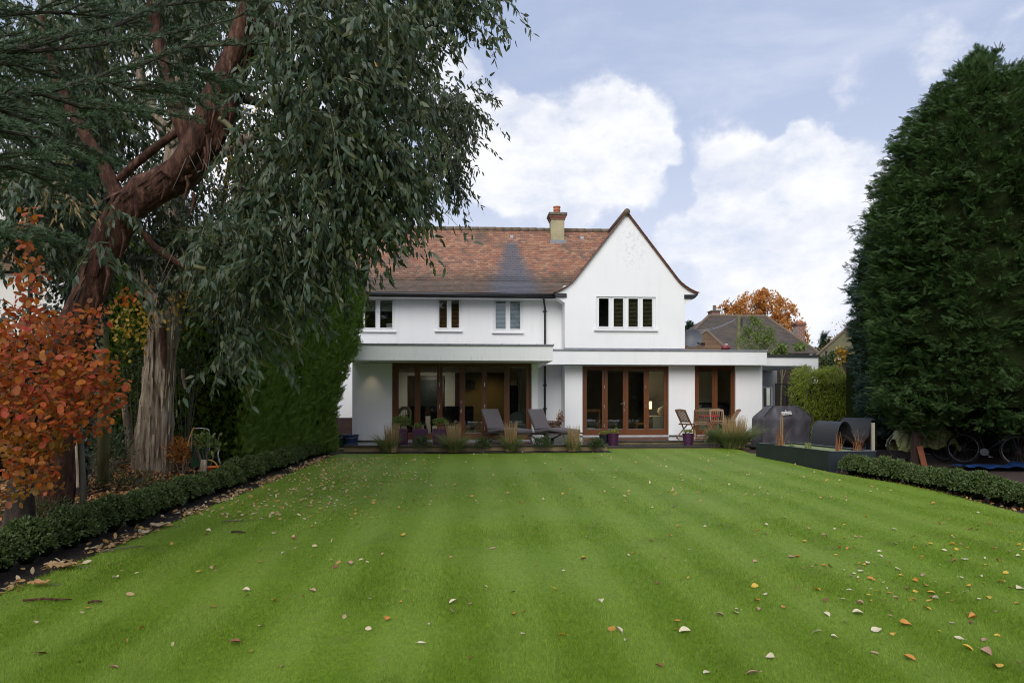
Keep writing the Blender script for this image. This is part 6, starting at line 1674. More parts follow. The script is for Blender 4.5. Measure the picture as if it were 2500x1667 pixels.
# --- ivy-clad dark trunk between them
b2 = at(150, 1215, 10.6); b2.z = gz(10.6)
t = thing('ivy_clad_tree', 'dark ivy covered trunk standing in the leaf litter behind the smoke bush', 'tree', b2); o2 = tuple(b2)
ip = [b2] + px_path([(158, 1100), (170, 950), (185, 800), (198, 650), (206, 520), (216, 400), (230, 220), (245, 0), (250, -200)], 10.6)
limb('trunk', ip, [0.38, 0.26, 0.20, 0.17, 0.15, 0.13, 0.12, 0.10, 0.08, 0.04], M['bark_dark'], t, o2, 16, 0.2, 4, 0.06)
iv, idr = [], []
for _ in range(5200):
    k = random.uniform(0.15, 6.2); i = int(k); c = ip[i].lerp(ip[i + 1], k - i); a = random.uniform(0, 6.28); rr = random.uniform(0.2, 0.36) * (1.25 if 3 < k < 5.6 else 0.9)
    iv.append(c + Vector((rr * math.cos(a), rr * math.sin(a), random.uniform(-.1, .1)))); idr.append((0.6 * math.cos(a), 0.6 * math.sin(a), -0.7))
n = len(iv); dd = np.array(idr); nn = dd * np.array([1, 1, 0]) + np.array([0, 0, .4])
kind(leaf_mesh('ivy', arr(iv), dd + rng.normal(0, .3, (n, 3)), nn + rng.normal(0, .3, (n, 3)), 0.07 * (0.6 + 0.8 * rng.random(n)), 0.06, T_DIAMOND, M['ivy'], t, o2), 'stuff')
limb('bark_strip', px_path([(186, 1075), (189, 1130), (190, 1190)], 10.3), [0.03, 0.045, 0.03], M['bark_pale'], t, o2, 6)

# --- cedar boughs reaching in from the left
b3 = Vector((-5.6, 3.6, gz(3.6)))
t = thing('cedar_tree', 'cedar whose flat blue green needle boughs reach in across the upper left', 'tree', b3); o3 = tuple(b3)
limb('trunk', [b3, b3 + Vector((0.1, 0, 2)), b3 + Vector((0, 0, 4.5)), b3 + Vector((0, 0, 8))], [0.30, 0.24, 0.18, 0.04], M['bark_dark'], t, o3, 16)
NP, ND, NL = [], [], []
def needle_twig(a, b, dens=150, fluff=1.0):
    L = (b - a).length; n = max(4, int(L * dens)); d = (b - a).normalized()
    s = rng.random(n)
    base = np.array(a)[None] + np.array(b - a)[None] * s[:, None]
    v = rng.normal(0, 1, (n, 3)); v -= np.array(d)[None] * (v @ np.array(d))[:, None]; v = unit(v); v[:, 2] += 0.5
    NP.append(base); ND.append(v + np.array(d)[None] * 0.9); NL.append(np.full(n, 0.036 * fluff))
def bough(pts, Y0, Y1, rad, sub=9, sl=0.55, seed=0):
    n = len(pts)
    P = [at(p[0], p[1], Y0 + (Y1 - Y0) * i / (n - 1)) for i, p in enumerate(pts)]
    q, r_ = resample(P, [rad * (1 - 0.75 * i / (n - 1)) for i in range(n)], 0.08)
    m = MB(); m.tube(q, r_, 6, caps=False)
    N = len(q)
    for i in range(N - 1):
        if i > N * 0.10: needle_twig(q[i], q[i + 1], 420 if i > N * .3 else 200)
    for k in range(sub * 2):
        i = int(N * (0.10 + 0.86 * k / (sub * 2))); p = q[i]; d = (q[min(i + 3, N - 1)] - q[max(0, i - 3)]).normalized()
        sd = Vector((d.y, -d.x, 0)).normalized() * (1 if k % 2 else -1)
        l = sl * random.uniform(0.55, 1.15) * (1 - 0.55 * i / N)
        e = p + (d * 0.72 + sd * 0.55 + Vector((0, 0, random.uniform(-.22, .16)))) * l
        mid = p.lerp(e, 0.5) + Vector((0, 0, 0.03))
        m.tube([p, mid, e], [0.007, 0.005, 0.002], 4, caps=False); needle_twig(p, mid, 480); needle_twig(mid, e, 520)
        for kk in range(3):
            u = 0.3 + 0.22 * kk; pp = p.lerp(e, u); e2 = pp + (d * 0.6 + sd * random.uniform(-.5, .9) + Vector((0, 0, random.uniform(-.15, .15)))) * l * 0.4
            needle_twig(pp, e2, 540); m.tube([pp, e2], [0.004, 0.002], 3, caps=False)
    return m.build('bough', M['bark_dark'], t, o3, fix=False)
for pts, ya, yb, rad in (([(-260, 300), (0, 236), (110, 225), (240, 190), (350, 155), (450, 115), (560, 110), (652, 107)], 4.0, 5.6, 0.022),
                         ([(-260, 150), (60, 118), (170, 85), (290, 60), (390, 15), (520, 0), (690, 5)], 4.2, 6.0, 0.022),
                         ([(-200, 240), (100, 230), (200, 262), (300, 270), (380, 275), (440, 288)], 4.2, 5.2, 0.016),
                         ([(-100, 130), (90, 125), (230, 112), (320, 95), (430, 80), (560, 50), (670, 5)], 4.4, 5.8, 0.016),
                         ([(-200, 250), (0, 270), (90, 300), (150, 345), (220, 380), (250, 400)], 4.0, 5.0, 0.016),
                         ([(-300, 330), (-60, 310), (60, 330), (130, 400), (215, 450)], 3.8, 4.6, 0.016),
                         ([(-300, 60), (-40, 40), (120, 30), (250, 40), (330, 70)], 4.4, 5.4, 0.016),
                         ([(-300, 420), (-80, 400), (40, 410), (110, 440), (150, 470)], 3.8, 4.6, 0.014),
                         ([(230, 190), (310, 215), (400, 225), (480, 240), (505, 270)], 4.9, 5.5, 0.010),
                         ([(380, 140), (430, 165), (500, 190), (580, 218)], 5.1, 5.7, 0.008),
                         ([(-300, 200), (-60, 150), (40, 160), (130, 190), (190, 200)], 4.2, 5.0, 0.014),
                         ([(-300, 540), (-60, 560), (40, 570), (110, 590)], 3.8, 4.4, 0.012),
                         ([(-200, -60), (0, -40), (160, -30), (300, -20), (430, -40)], 4.4, 5.4, 0.016)):
    bough(pts, ya, yb, rad, sl=.38 if pts[-1][0] > 560 else .5)
# the cedar's upper crown, out of the picture to the left and overhead
for k in range(70):
    z = random.uniform(4.6, 9.0); a = random.uniform(0, 6.28); r_o = random.uniform(1.6, 4.2) * (1 - (z - 4.6) / 7)
    m_ = MB(); p0_ = b3 + Vector((0, 0, z)); p1_ = p0_ + Vector((math.cos(a), math.sin(a), .05)) * r_o
    m_.tube([p0_, p0_.lerp(p1_, .5) + Vector((0, 0, .1)), p1_], [.05, .035, .01], 5, caps=False); m_.build('bough', M['bark_dark'], t, o3, fix=False)
    for j in range(26):
        u = random.uniform(.25, 1); pp = p0_.lerp(p1_, u); dd_ = Vector((random.gauss(math.cos(a), .7), random.gauss(math.sin(a), .7), random.gauss(0, .15))).normalized() * random.uniform(.25, .6)
        needle_twig(pp, pp + dd_, 60, 2.0)
NPc, NDc, NLc = np.concatenate(NP), np.concatenate(ND), np.concatenate(NL)
n = len(NPc)
kind(leaf_mesh('needles', NPc, NDc, rdir(n), NLc * (0.6 + 0.7 * rng.random(n)), 0.0050, T_BLADE, M['cedar'], t, o3), 'stuff')

# --- smoke bush, red and orange
b4 = at(40, 1275, 7.8); b4.z = gz(7.8) + 0.02
t = thing('smoke_bush', 'bright red and orange smoke bush with round leaves at the left edge', 'shrub', b4); o4 = tuple(b4)
limb('trunk', [b4 - Vector((0, 0, .1)), b4 + Vector((0.05, 0, .4)), at(55, 1120, 7.7), at(75, 1000, 7.5)], [0.17, 0.13, 0.10, 0.05], M['bark_dark'], t, o4, 12, 0.15, 4, 0.08)
for pts in ([(50, 1150), (90, 1000), (130, 880), (170, 780), (200, 700)], [(55, 1130), (60, 960), (70, 800), (75, 650), (70, 540)], [(55, 1130), (130, 1010), (210, 930), (290, 880)], [(50, 1140), (20, 1000), (-10, 850), (-20, 700)], [(60, 1130), (170, 1050), (250, 990), (300, 950)], [(60, 1130), (110, 1090), (130, 1150)]):
    limb('branch', px_path(pts, 7.4), [0.035] + [0.025 - 0.018 * i / len(pts) for i in range(len(pts) - 1)], M['bark_dark'], t, o4, 6)
SB = [(70, 560, 6.8, 35, 70, .25, .10, 0), (75, 680, 6.8, 50, 70, .3, .16, 0), (70, 800, 6.9, 90, 70, .6, .5, 0), (170, 800, 7.0, 80, 60, .5, .3, 0), (80, 900, 6.9, 130, 80, .8, 1.0, 0), (200, 900, 6.9, 90, 70, .6, .6, 0), (265, 950, 7.0, 55, 50, .4, .25, 0), (90, 1010, 6.8, 130, 70, .7, .9, 0), (210, 1020, 6.9, 70, 60, .4, .3, 0), (-30, 900, 6.9, 80, 150, .8, .6, 0), (60, 990, 7.3, 160, 110, .8, 1.1, 1), (120, 1080, 7.0, 60, 40, .4, .2, 1), (40, 1090, 7.0, 70, 60, .6, .4, 1), (120, 1170, 6.8, 30, 40, .2, .05, 0), (110, 1170, 7.2, 60, 50, .4, .12, 1), (60, 1125, 6.9, 85, 55, .5, .30, 0), (30, 1190, 7.1, 60, 40, .4, .12, 1), (235, 770, 7.6, 40, 40, .3, .06, 0), (310, 730, 8, 30, 25, .2, .05, 0)]
pos, mats = [[], []], None
for (px, py, Y, rx, ry, dy, w, g) in SB:
    for _ in range(int(560 * w)):
        while True:
            a, b, c = random.uniform(-1, 1), random.uniform(-1, 1), random.uniform(-1, 1)
            if a * a + b * b + c * c < 1: break
        pos[g].append(at(px + a * rx, py + b * ry, Y + c * dy))
leaf_proto = []
lr = random.Random(8)
for g, mt in ((0, 'smoke'), (1, 'smoke_olive')):
    A = arr(pos[g]); n = len(A)
    o = np.argsort(A[:, 1] + rng.normal(0, .05, n)); A = A[o]
    ns = 240 if g == 0 else 0
    n2 = n - ns
    dd = rng.normal(0, .7, (n2, 3)) + np.array([.25, -.35, -.15]); nn = rng.normal(0, .55, (n2, 3)) + np.array([0, -.45, .9]); LL = 0.066 * (0.5 + 0.8 * rng.random(n2))
    kind(leaf_mesh('foliage', A[ns:], dd, nn, LL, LL * 0.72, T_OVAL, M[mt], t, o4), 'stuff')
    if ns:
        me = None
        for i in range(ns):
            if me is None:
                ob = leaf_mesh('leaf', np.zeros((1, 3)), np.array([[1., 0, 0]]), np.array([[0, 0, 1.]]), 1.0, 0.72, T_OVAL, M[mt], t); me = ob.data
            else: ob = put('leaf', me, t)
            d = Vector((lr.gauss(.25, .7), lr.gauss(-.35, .7), lr.gauss(-.15, .6))).normalized(); nv = Vector((lr.gauss(0, .5), lr.gauss(-.5, .5), .9)); nv = (nv - d * nv.dot(d)).normalized(); sdv = nv.cross(d)
            L = 0.074 * lr.uniform(.6, 1.2); p = Vector(A[i]) - Vector(o4)
            ob.matrix_local = Matrix(((d.x * L, sdv.x * L, nv.x * L, p.x), (d.y * L, sdv.y * L, nv.y * L, p.y), (d.z * L, sdv.z * L, nv.z * L, p.z), (0, 0, 0, 1)))

# --- clipped tall hedge
def _sprig():
    v, f = [], []
    for i in range(3):
        s = 0.10 + i * 0.26; L = 0.48 * (1 - 0.55 * s)
        for sg in (1, -1):
            b = len(v); a = R(34)
            v += [(s - .05, sg * .01, 0), (s + .10, sg * .02, 0), (s + L * math.cos(a) + .04, sg * (L * math.sin(a) - .02), -.04), (s + L * math.cos(a) - .07, sg * (L * math.sin(a) + .05), -.04)]; f.append((b, b + 1, b + 2, b + 3))
    b = len(v); v += [(0, -.04, .01), (0, .04, .01), (1, 0, -.05)]; f.append((b, b + 1, b + 2))
    return np.array(v, float), f
T_SPRIG = _sprig()
HY0, HY1, HZ = 14.7, 18.85, 5.15
def hface(y, z):
    k = (y - HY0) / (HY1 - HY0)
    base = -4.62 + (ax(818, HY1) + 4.62) * k
    s = max(0, min(1, (z - 0.9) / 3.3)); lean = (ax(893, HY1) - ax(818, HY1)) * (s * s * (3 - 2 * s)) * (0.55 + 0.45 * k)
    if z > 4.4: lean -= 0.35 * ((z - 4.4) / 0.75) ** 2
    return base + lean + 0.10 * mnoise.noise(Vector((y * 1.1, z * 0.9, 3))) + 0.05 * mnoise.noise(Vector((y * 3.1, z * 2.6, 8)))
hb = Vector((-5.6, 16, gz(16)))
t = thing('tall_hedge', 'tall clipped conifer hedge bulging beside the left corner of the house', 'hedge', hb); oh = tuple(hb)
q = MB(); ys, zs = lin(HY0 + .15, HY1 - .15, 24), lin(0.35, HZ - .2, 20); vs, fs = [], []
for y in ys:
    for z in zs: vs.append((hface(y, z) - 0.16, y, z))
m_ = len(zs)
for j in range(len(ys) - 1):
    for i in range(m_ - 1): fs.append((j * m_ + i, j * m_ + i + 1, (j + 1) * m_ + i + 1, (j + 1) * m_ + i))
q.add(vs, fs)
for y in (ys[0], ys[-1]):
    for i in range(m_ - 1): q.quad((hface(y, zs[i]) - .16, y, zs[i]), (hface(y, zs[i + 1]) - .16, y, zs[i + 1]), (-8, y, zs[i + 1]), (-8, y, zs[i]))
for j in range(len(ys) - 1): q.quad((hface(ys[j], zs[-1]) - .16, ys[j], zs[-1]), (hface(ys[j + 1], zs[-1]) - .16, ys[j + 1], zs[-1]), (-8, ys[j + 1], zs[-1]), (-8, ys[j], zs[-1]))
kind(q.build('dark_core', M['core'], t, oh, fix=False), 'stuff')
hp_, hd_ = [], []
for _ in range(15500):
    y, z = random.uniform(HY0, HY1), random.uniform(0.38, HZ)
    d_ = -abs(random.gauss(0, 0.07)); hp_.append((hface(y, z) + d_, y, z)); hd_.append((random.gauss(.38, .25), random.gauss(-.1, .4), random.gauss(.8, .35)))
for _ in range(2400):      # far end, near end and top
    z = random.uniform(0.38, HZ); x = random.uniform(-7.5, hface(HY1, z)); hp_.append((x, HY1 - .1 - abs(random.gauss(0, .06)), z)); hd_.append((random.gauss(0.1, .3), .8, random.gauss(.5, .3)))
for _ in range(4200):
    z = random.uniform(0.38, HZ); x = random.uniform(-7.5, hface(HY0, z)); hp_.append((x, HY0 + .1 + abs(random.gauss(0, .06)), z)); hd_.append((random.gauss(.1, .3), -.8, random.gauss(.5, .3)))
for _ in range(3500):
    y = random.uniform(HY0, HY1); x = random.uniform(-7.5, hface(y, HZ)); hp_.append((x, y, HZ - .15 - abs(random.gauss(0, .07)))); hd_.append((random.gauss(.2, .4), random.gauss(0, .4), 1))
A, D = np.array(hp_), np.array(hd_); n = len(A)
kind(leaf_mesh('foliage', A, D, rdir(n) * .55 + np.where((np.arange(n) < 15500)[:, None], np.array([[1., -.35, .15]]), D * .6), 0.17 * (0.6 + 0.8 * rng.random(n)), 0.15, T_SPRIG, M['hedge'], t, oh), 'stuff')

# --- cypresses on the right: plumes of spray on an uneven column
def cypress(name, label, base, prof, nclump, per, mat, L=0.24, off=(0, 0), trunk=None, group=None, lean=0.0, seed=0, half=None, plume=(0.4, 0.85), core=True):
    b = Vector(base); t = thing(name, label, 'tree', b, group=group); o0 = tuple(b)
    zz = [p[0] for p in prof]; rr = [p[1] for p in prof]
    def rad(z, a):
        k = 0
        while k < len(zz) - 2 and z > zz[k + 1]: k += 1
        r = rr[k] + (rr[k + 1] - rr[k]) * (z - zz[k]) / (zz[k + 1] - zz[k])
        return max(0.05, r * (1 + 0.11 * mnoise.noise(Vector((math.cos(a) * 2 + seed, math.sin(a) * 2, z * 0.8))) + 0.10 * mnoise.noise(Vector((math.cos(a) * 5, math.sin(a) * 5 + seed, z * 2.4)))))
    cx0, cy0_ = b.x + off[0], b.y + off[1]
    if core:
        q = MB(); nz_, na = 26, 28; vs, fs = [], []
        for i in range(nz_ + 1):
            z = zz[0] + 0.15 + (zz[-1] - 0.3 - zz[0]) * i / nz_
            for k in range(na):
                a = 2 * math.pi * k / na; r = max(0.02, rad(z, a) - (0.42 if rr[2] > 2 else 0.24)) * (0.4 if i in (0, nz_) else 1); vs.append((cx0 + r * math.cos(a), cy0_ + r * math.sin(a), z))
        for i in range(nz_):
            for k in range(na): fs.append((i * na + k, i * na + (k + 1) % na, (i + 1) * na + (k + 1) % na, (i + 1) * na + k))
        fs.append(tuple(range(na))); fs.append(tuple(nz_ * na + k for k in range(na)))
        q.add(vs, fs); kind(q.build('dark_core', M['core'], t, o0, fix=False), 'stuff')
    wz = [rr[i] + rr[i + 1] + 0.25 for i in range(len(rr) - 1)]; wz = [w * (zz[i + 1] - zz[i]) for i, w in enumerate(wz)]
    P, D, N_ = [], [], []
    for _ in range(nclump):
        k = random.choices(range(len(wz)), wz)[0]; z = random.uniform(zz[k], zz[k + 1]); a = random.uniform(0, 2 * math.pi) if half is None else random.uniform(*half)
        r = rad(z, a) - abs(random.gauss(0, 0.10))
        pl = random.uniform(*plume) * (0.6 if z > zz[-1] - 1 else 1)
        if random.random() < 0.06: r += random.uniform(.08, .3); pl *= 1.2
        el = random.gauss(0.25, 0.22) + (0.7 if z > zz[-1] - 0.8 else 0)
        a2 = a + random.gauss(0, 0.25)
        bd = np.array([math.cos(a2) * math.cos(el), math.sin(a2) * math.cos(el), math.sin(el)])
        tip = np.array([cx0 + r * math.cos(a), cy0_ + r * math.sin(a), z])
        s = rng.random(per)
        pos = tip[None] - bd[None] * ((1 - s) * pl)[:, None] + rng.normal(0, 1, (per, 3)) * (0.11 * (1.1 - s))[:, None] * np.array([1, 1, 0.6])
        pos[:, 2] -= 0.12 * s ** 2 * pl
        P.append(pos); D.append(bd[None] + rng.normal(0, 0.33, (per, 3)) + np.array([0, 0, -0.08])); N_.append(np.tile(np.array([0, 0, 0.65]) + np.array([math.cos(a), math.sin(a), 0]) * 0.75, (per, 1)) + rng.normal(0, 0.35, (per, 3)))
    P, D, N_ = np.concatenate(P), np.concatenate(D), np.concatenate(N_); n = len(P)
    kind(leaf_mesh('crown', P, D, N_, L * (0.45 + 1.2 * rng.random(n) ** 1.5), L * (0.45 + 0.35 * rng.random(n)), T_SPRIG, mat, t, o0), 'stuff')
    if trunk:
        limb('trunk', [b - Vector((0, 0, .1)), b + Vector((0.02, 0, 1.0)), Vector((b.x + off[0] * .5, b.y + off[1] * .5, zz[0] + 2.5))], [trunk * 1.15, trunk, trunk * .7], M['bark_cyp'], t, o0, 12, .15, 5, .06)
    return t, rad, (cx0, cy0_)
tb = at(2236, 1135, 15.0); tb.z = gz(15)
ctr = at(2236, 1135, 15.0)
cypress('cypress_tree', 'huge dark green cypress overhanging the bicycles on the right', tb, [(1.15, 1.6), (1.8, 2.05), (3.2, 2.2), (5.0, 2.2), (6.2, 2.2), (7.1, 2.1), (7.9, 1.75), (8.6, 1.25), (9.2, 0.65), (9.7, 0.1)], 3000, 25, M['cyp'], 0.16, (1.45, 0.0), 0.115, seed=3)
tb2 = Vector((ax(2242, 18.6), 18.6, gz(18.6)))
cypress('cypress_tree', 'blue green cypress column at the left side of the big dark cypress', tb2, [(0.9, 1.0), (1.5, 1.5), (3, 1.8), (5.4, 1.8), (6.8, 1.4), (7.6, 0.9), (8.3, 0.15)], 1300, 22, M['cyp_blue'], 0.14, (0, 0), 0.12, seed=9, plume=(0.25, 0.5))
tb3 = Vector((14.3, 17.2, gz(17.2)))
cypress('cypress_tree', 'second tall dark cypress behind the big one at the right edge', tb3, [(1.0, 2.4), (2.5, 2.9), (5, 3.0), (7.2, 2.6), (8.6, 1.9), (9.5, 1.1), (10.0, .5), (10.5, 0.1)], 2000, 20, M['cyp'], 0.19, (0, 0), 0.15, seed=15)
# dark laurel behind the bicycles
t = thing('boundary_hedge', 'dark evergreen hedge in deep shade behind the bicycles', 'hedge', (14, 18.4, gz(18.4)))
q = MB(); q.box(11.6, 22, 19.8, 20.6, 0.2, 3.2); q.box(15.5, 17.5, 6, 18.2, 0.0, 3.0); kind(q.build('dark_core', M['core'], t, (14, 18.4, gz(18.4))), 'stuff')
n = 5200; A = np.stack([rng.uniform(11.5, 22, n), 19.75 - np.abs(rng.normal(0, .12, n)), rng.uniform(.3, 3.3, n)], 1); k = rng.random(n) < .35
A[k, 0] = 15.45 - np.abs(rng.normal(0, .12, k.sum())); A[k, 1] = rng.uniform(6, 18.2, k.sum())
kind(leaf_mesh('leaves', A, rng.normal(0, .5, (n, 3)) + np.array([-.3, -.6, .3]), rng.normal(0, .5, (n, 3)) + np.array([0, -.4, .8]), 0.13, 0.06, T_DIAMOND, M['ivy'], t, (14, 18.4, gz(18.4))), 'stuff')

# --- bamboo screen
bb = Vector((ax(2010, 22), 22, 0.42)); t = thing('bamboo_hedge', 'bright yellow green bamboo screen between the carport and the cypresses', 'hedge', bb)
x0, x1 = ax(1966, 21.6), ax(2190, 21.6)
q = MB(); q.box(x0 + .35, x1, 21.7, 22.9, 0.42, 2.35); kind(q.build('dark_core', M['core'], t, tuple(bb)), 'stuff')
n = 15000; u = rng.random(n); zt_ = 2.72 + 0.16 * np.sin(u * 9) + 0.10 * np.sin(u * 23 + 1) - 0.5 * np.exp(-((u) / 0.08) ** 2)
A = np.stack([x0 + (x1 - x0) * u, 21.55 - np.abs(rng.normal(0, .14, n)) + 0.3 * np.exp(-(u / .07) ** 2), 0.45 + (zt_ - 0.45) * rng.random(n) ** 0.8], 1)
tp = rng.random(n) < 0.22; A[tp, 1] = 21.4 + 1.4 * rng.random(tp.sum()); A[tp, 2] = zt_[tp] - np.abs(rng.normal(0, .12, tp.sum()))
lf = rng.random(n) < 0.12; A[lf, 0] = x0 + np.abs(rng.normal(0, .12, lf.sum())); A[lf, 1] = 21.5 + 1.3 * rng.random(lf.sum())
cl = np.stack([np.sin(A[:, 0] * 7 + A[:, 2] * 5), np.cos(A[:, 2] * 6), np.zeros(n)], 1) * 0.05
kind(leaf_mesh('leaves', A + cl, rng.normal(0, .5, (n, 3)) + np.array([-.35, -.5, -.35]), rng.normal(0, .5, (n, 3)) + np.array([0, -.4, .8]), 0.17 * (0.6 + 0.7 * rng.random(n)), 0.024, T_DIAMOND, M['bamboo'], t, tuple(bb)), 'stuff')
q = MB()
for i in range(40):
    x = random.uniform(x0 + .1, x1); y = random.uniform(21.45, 21.65); q.tube([(x, y, .42), (x + random.gauss(0, .1), y, 1.6), (x + random.gauss(0, .25), y - .1, 2.6)], [.009, .008, .004], 5, caps=False)
kind(q.build('canes', M['twig'], t, tuple(bb)), 'stuff')

# --- low box hedges: a row of clipped plants, each a part
def box_variant(i):
    rs = np.random.default_rng(100 + i); n = 1700
    d = unit(rs.normal(size=(n, 3))); d[:, 2] = np.abs(d[:, 2]) * 1.0 - 0.35
    rad = np.array([0.225, 0.21, 0.27]); bump = 1 + 0.16 * np.array([mnoise.noise(Vector(tuple(x * 2.6 + i * 7))) for x in d])[:, None]
    r = (0.80 + 0.24 * rs.random(n))[:, None] * bump
    pos = d * rad * r + np.array([0, 0, 0.22])
    ok = pos[:, 2] > 0.03; pos, d = pos[ok], d[ok]; n = len(pos)
    ob = leaf_mesh('box_plant', pos, d + rs.normal(0, .55, (n, 3)) + np.array([0, 0, .35]), d + rs.normal(0, .5, (n, 3)) + np.array([0, 0, .5]), 0.034 * (0.6 + .8 * rs.random(n)), 0.022, T_DIAMOND, M['box'])
    me = ob.data; bpy.data.objects.remove(ob); return me
BV = [box_variant(i) for i in range(6)]
cm = MB(); cm.lathe([(0.04, 0.0), (0.09, 0.06), (0.12, 0.18), (0.11, 0.28), (0.06, 0.34), (0, 0.355)], (0, 0, 0), 14); co = cm.build('dark_core', M['core'], None, smooth=True); CORE_ME = co.data; bpy.data.objects.remove(co)
def box_hedge(pts, label, zoff=0.0, sc=1.0):
    a = pts[0]; t = thing('box_hedge', label, 'low hedge', (a[0], a[1], gz(a[1])))
    for i, (x, y) in enumerate(pts):
        o = put('box_plant', BV[i % 6], t); s = sc * random.uniform(.84, 1.1)
        o.location = (x - a[0], y - a[1], gz(y) - gz(a[1]) - 0.03 + zoff); o.rotation_euler = (0, 0, random.uniform(0, 6.28)); o.scale = (s * 1.12, s * 1.12, s * random.uniform(.95, 1.12))
        c = put('dark_core', CORE_ME, o); kind(c, 'stuff')
    return t
pl = []; y = 5.0
while y < 19.0: pl.append((-4.33 + 0.036 * (y - 6.5) + random.gauss(0, .035), y)); y += 0.31
box_hedge(pl, 'long low box hedge along the left border')
pr = []; y = 9.55
while y < 13.6: pr.append((8.02 - 0.30 * max(0, min(1, (y - 11.5) / 2.0)) + random.gauss(0, .03), y)); y += 0.28
box_hedge(pr, 'short low box hedge in the right border beside the raised pond')

# ------------------------------------------------------------------ left border: litter, undergrowth, tools
def scatter(n, fx, fy, fz=None):
    X = fx(n); Y = fy(n); return X, Y
def bedz(X, Y):
    return SLOPE * Y - 0.035 + 0.26 * np.clip((-4.5 - X) / 2.0, 0, 1)
n = 11000
Y = 5.0 + 13.5 * rng.random(n) ** 1.15; X = -4.7 - np.abs(rng.normal(0, 1.6, n)); k = rng.random(n) < 0.15; X[k] = -4.7 - 6 * rng.random(k.sum())
nv = np.array([mnoise.noise(Vector((x * 1.3, y * 1.3, 0))) for x, y in zip(X, Y)]); ok = nv > -0.22; X, Y = X[ok], Y[ok]; n = len(X)
P = np.stack([X, Y, bedz(X, Y) + 0.03 + 0.05 * rng.random(n)], 1)
kind(leaf_mesh('leaf_litter', P, rng.normal(0, 1, (n, 3)) * np.array([1, 1, .25]), rng.normal(0, .35, (n, 3)) + np.array([0, 0, 1]), 0.07 * (0.6 + .8 * rng.random(n)), 0.045, T_OVAL, M['litter']), 'stuff')
# drift of pale leaves along the turf edge and on the strip of soil
n = 1500
Y = 4.6 + 13.4 * rng.random(n); e = rng.normal(0, 1, n)
X = (-3.80 + 0.037 * (Y - 5.9)) - 0.06 + np.where(e < 0, 0.11 * e, 0.06 * e)
nv = np.array([mnoise.noise(Vector((0, y * 1.6, 5))) for y in Y]); ok = nv > -0.12 + 0.0 * Y; X, Y = X[ok], Y[ok]; n = len(X)
P = np.stack([X, Y, SLOPE * Y + 0.012 + 0.03 * rng.random(n)], 1)
kind(leaf_mesh('edge_litter', P, rng.normal(0, 1, (n, 3)) * np.array([1, 1, .3]), rng.normal(0, .4, (n, 3)) + np.array([0, 0, 1]), 0.06 * (0.5 + .9 * rng.random(n)), 0.036, T_OVAL, M['litter_pale']), 'stuff')
n = 240
Y = 8.5 + 5.5 * rng.random(n); X = 7.72 + 0.25 * rng.random(n) - 0.15 * np.clip((Y - 12) / 1.5, 0, 1)
P = np.stack([X, Y, SLOPE * Y + 0.0 + 0.02 * rng.random(n)], 1)
kind(leaf_mesh('edge_litter', P, rng.normal(0, 1, (n, 3)) * np.array([1, 1, .3]), rng.normal(0, .4, (n, 3)) + np.array([0, 0, 1]), 0.04 * (0.5 + .9 * rng.random(n)), 0.024, T_OVAL, M['litter']), 'stuff')

# crumpled big dead leaves lying on the soil edge
def crumple(px, py, w, label, mt='litter_pale'):
    g = ground_hit(px, py); t = thing('dead_leaf', label, 'leaf', g)
    vs, fs = [], []
    for i in range(9):
        for j in range(7):
            u, v = i / 8 * 2 - 1, j / 6 * 2 - 1
            r = math.sqrt(max(0, 1 - v * v * .8)); vs.append((u * w * r, v * w * .55, 0.03 + 0.05 * w * 8 * (0.3 + mnoise.noise(Vector((u * 2.4 + px, v * 2.4, 0))) * .6 + 0.25 * u * u)))
    for i in range(8):
        for j in range(6): fs.append((i * 7 + j, (i + 1) * 7 + j, (i + 1) * 7 + j + 1, i * 7 + j + 1))
    q = MB(); q.add(vs, fs); q.build('blade', M[mt], t)
    q = MB(); q.tube([(w, 0, .03), (w * 1.5, 0.02, 0.012), (w * 1.9, 0.03, .02)], 0.004, 5); q.build('stalk', M['twig_grey'], t)
def ground_hit(px, py):
    r = ray(px, py); t_ = EYE / (SLOPE * r.y - r.z); return Vector((r.x * t_, r.y * t_, SLOPE * r.y * t_ + 0.006))
crumple(152, 1392, 0.13, 'big crumpled pale brown leaf on the soil edge at the near left')
crumple(392, 1290, 0.12, 'crumpled tan leaf on the soil edge halfway along the left border')
crumple(95, 1435, 0.09, 'curled brown leaf beside the turf at the near end of the border', 'litter')
def stick(px, py, l, rz, label, mt='twig_grey', r=0.007):
    g = ground_hit(px, py)
    q = MB(); q.tube([(-l / 2, 0, r + .012), (-l * .1, l * .06, r + .02), (l * .2, -l * .03, r + .02), (l / 2, l * .04, r + .012)], [r, r * 1.1, r, r * .5], 6)
    o = tag(q.build('fallen_stick', M[mt], smooth=True), label, 'stick'); o.location = g; o.rotation_euler = (0, 0, rz)
stick(300, 1345, 0.42, 0.7, 'pale bent stick on the soil edge of the left border')
stick(582, 1305, 0.18, -0.3, 'short dark broken twig lying on the lawn near the left border', 'bark_dark', 0.012)
stick(570, 1277, 0.26, 0.1, 'thin grey twig on the lawn behind the dark broken twig')
stick(115, 1473, 0.36, -0.02, 'straight reddish strip of bark on the lawn at the lower left', 'bark_red', 0.010)
stick(232, 1478, 0.1, 0.2, 'short brown bark chip on the lawn at the lower left', 'bark_red', 0.01)
stick(20, 1290, 0.6, 0.6, 'brown stick lying in the leaf litter under the smoke bush', 'bark_red', 0.018)
stick(360, 1178, 0.6, 0.15, 'grey fallen branch lying in the litter before the pale trunk', 'twig_grey', 0.02)

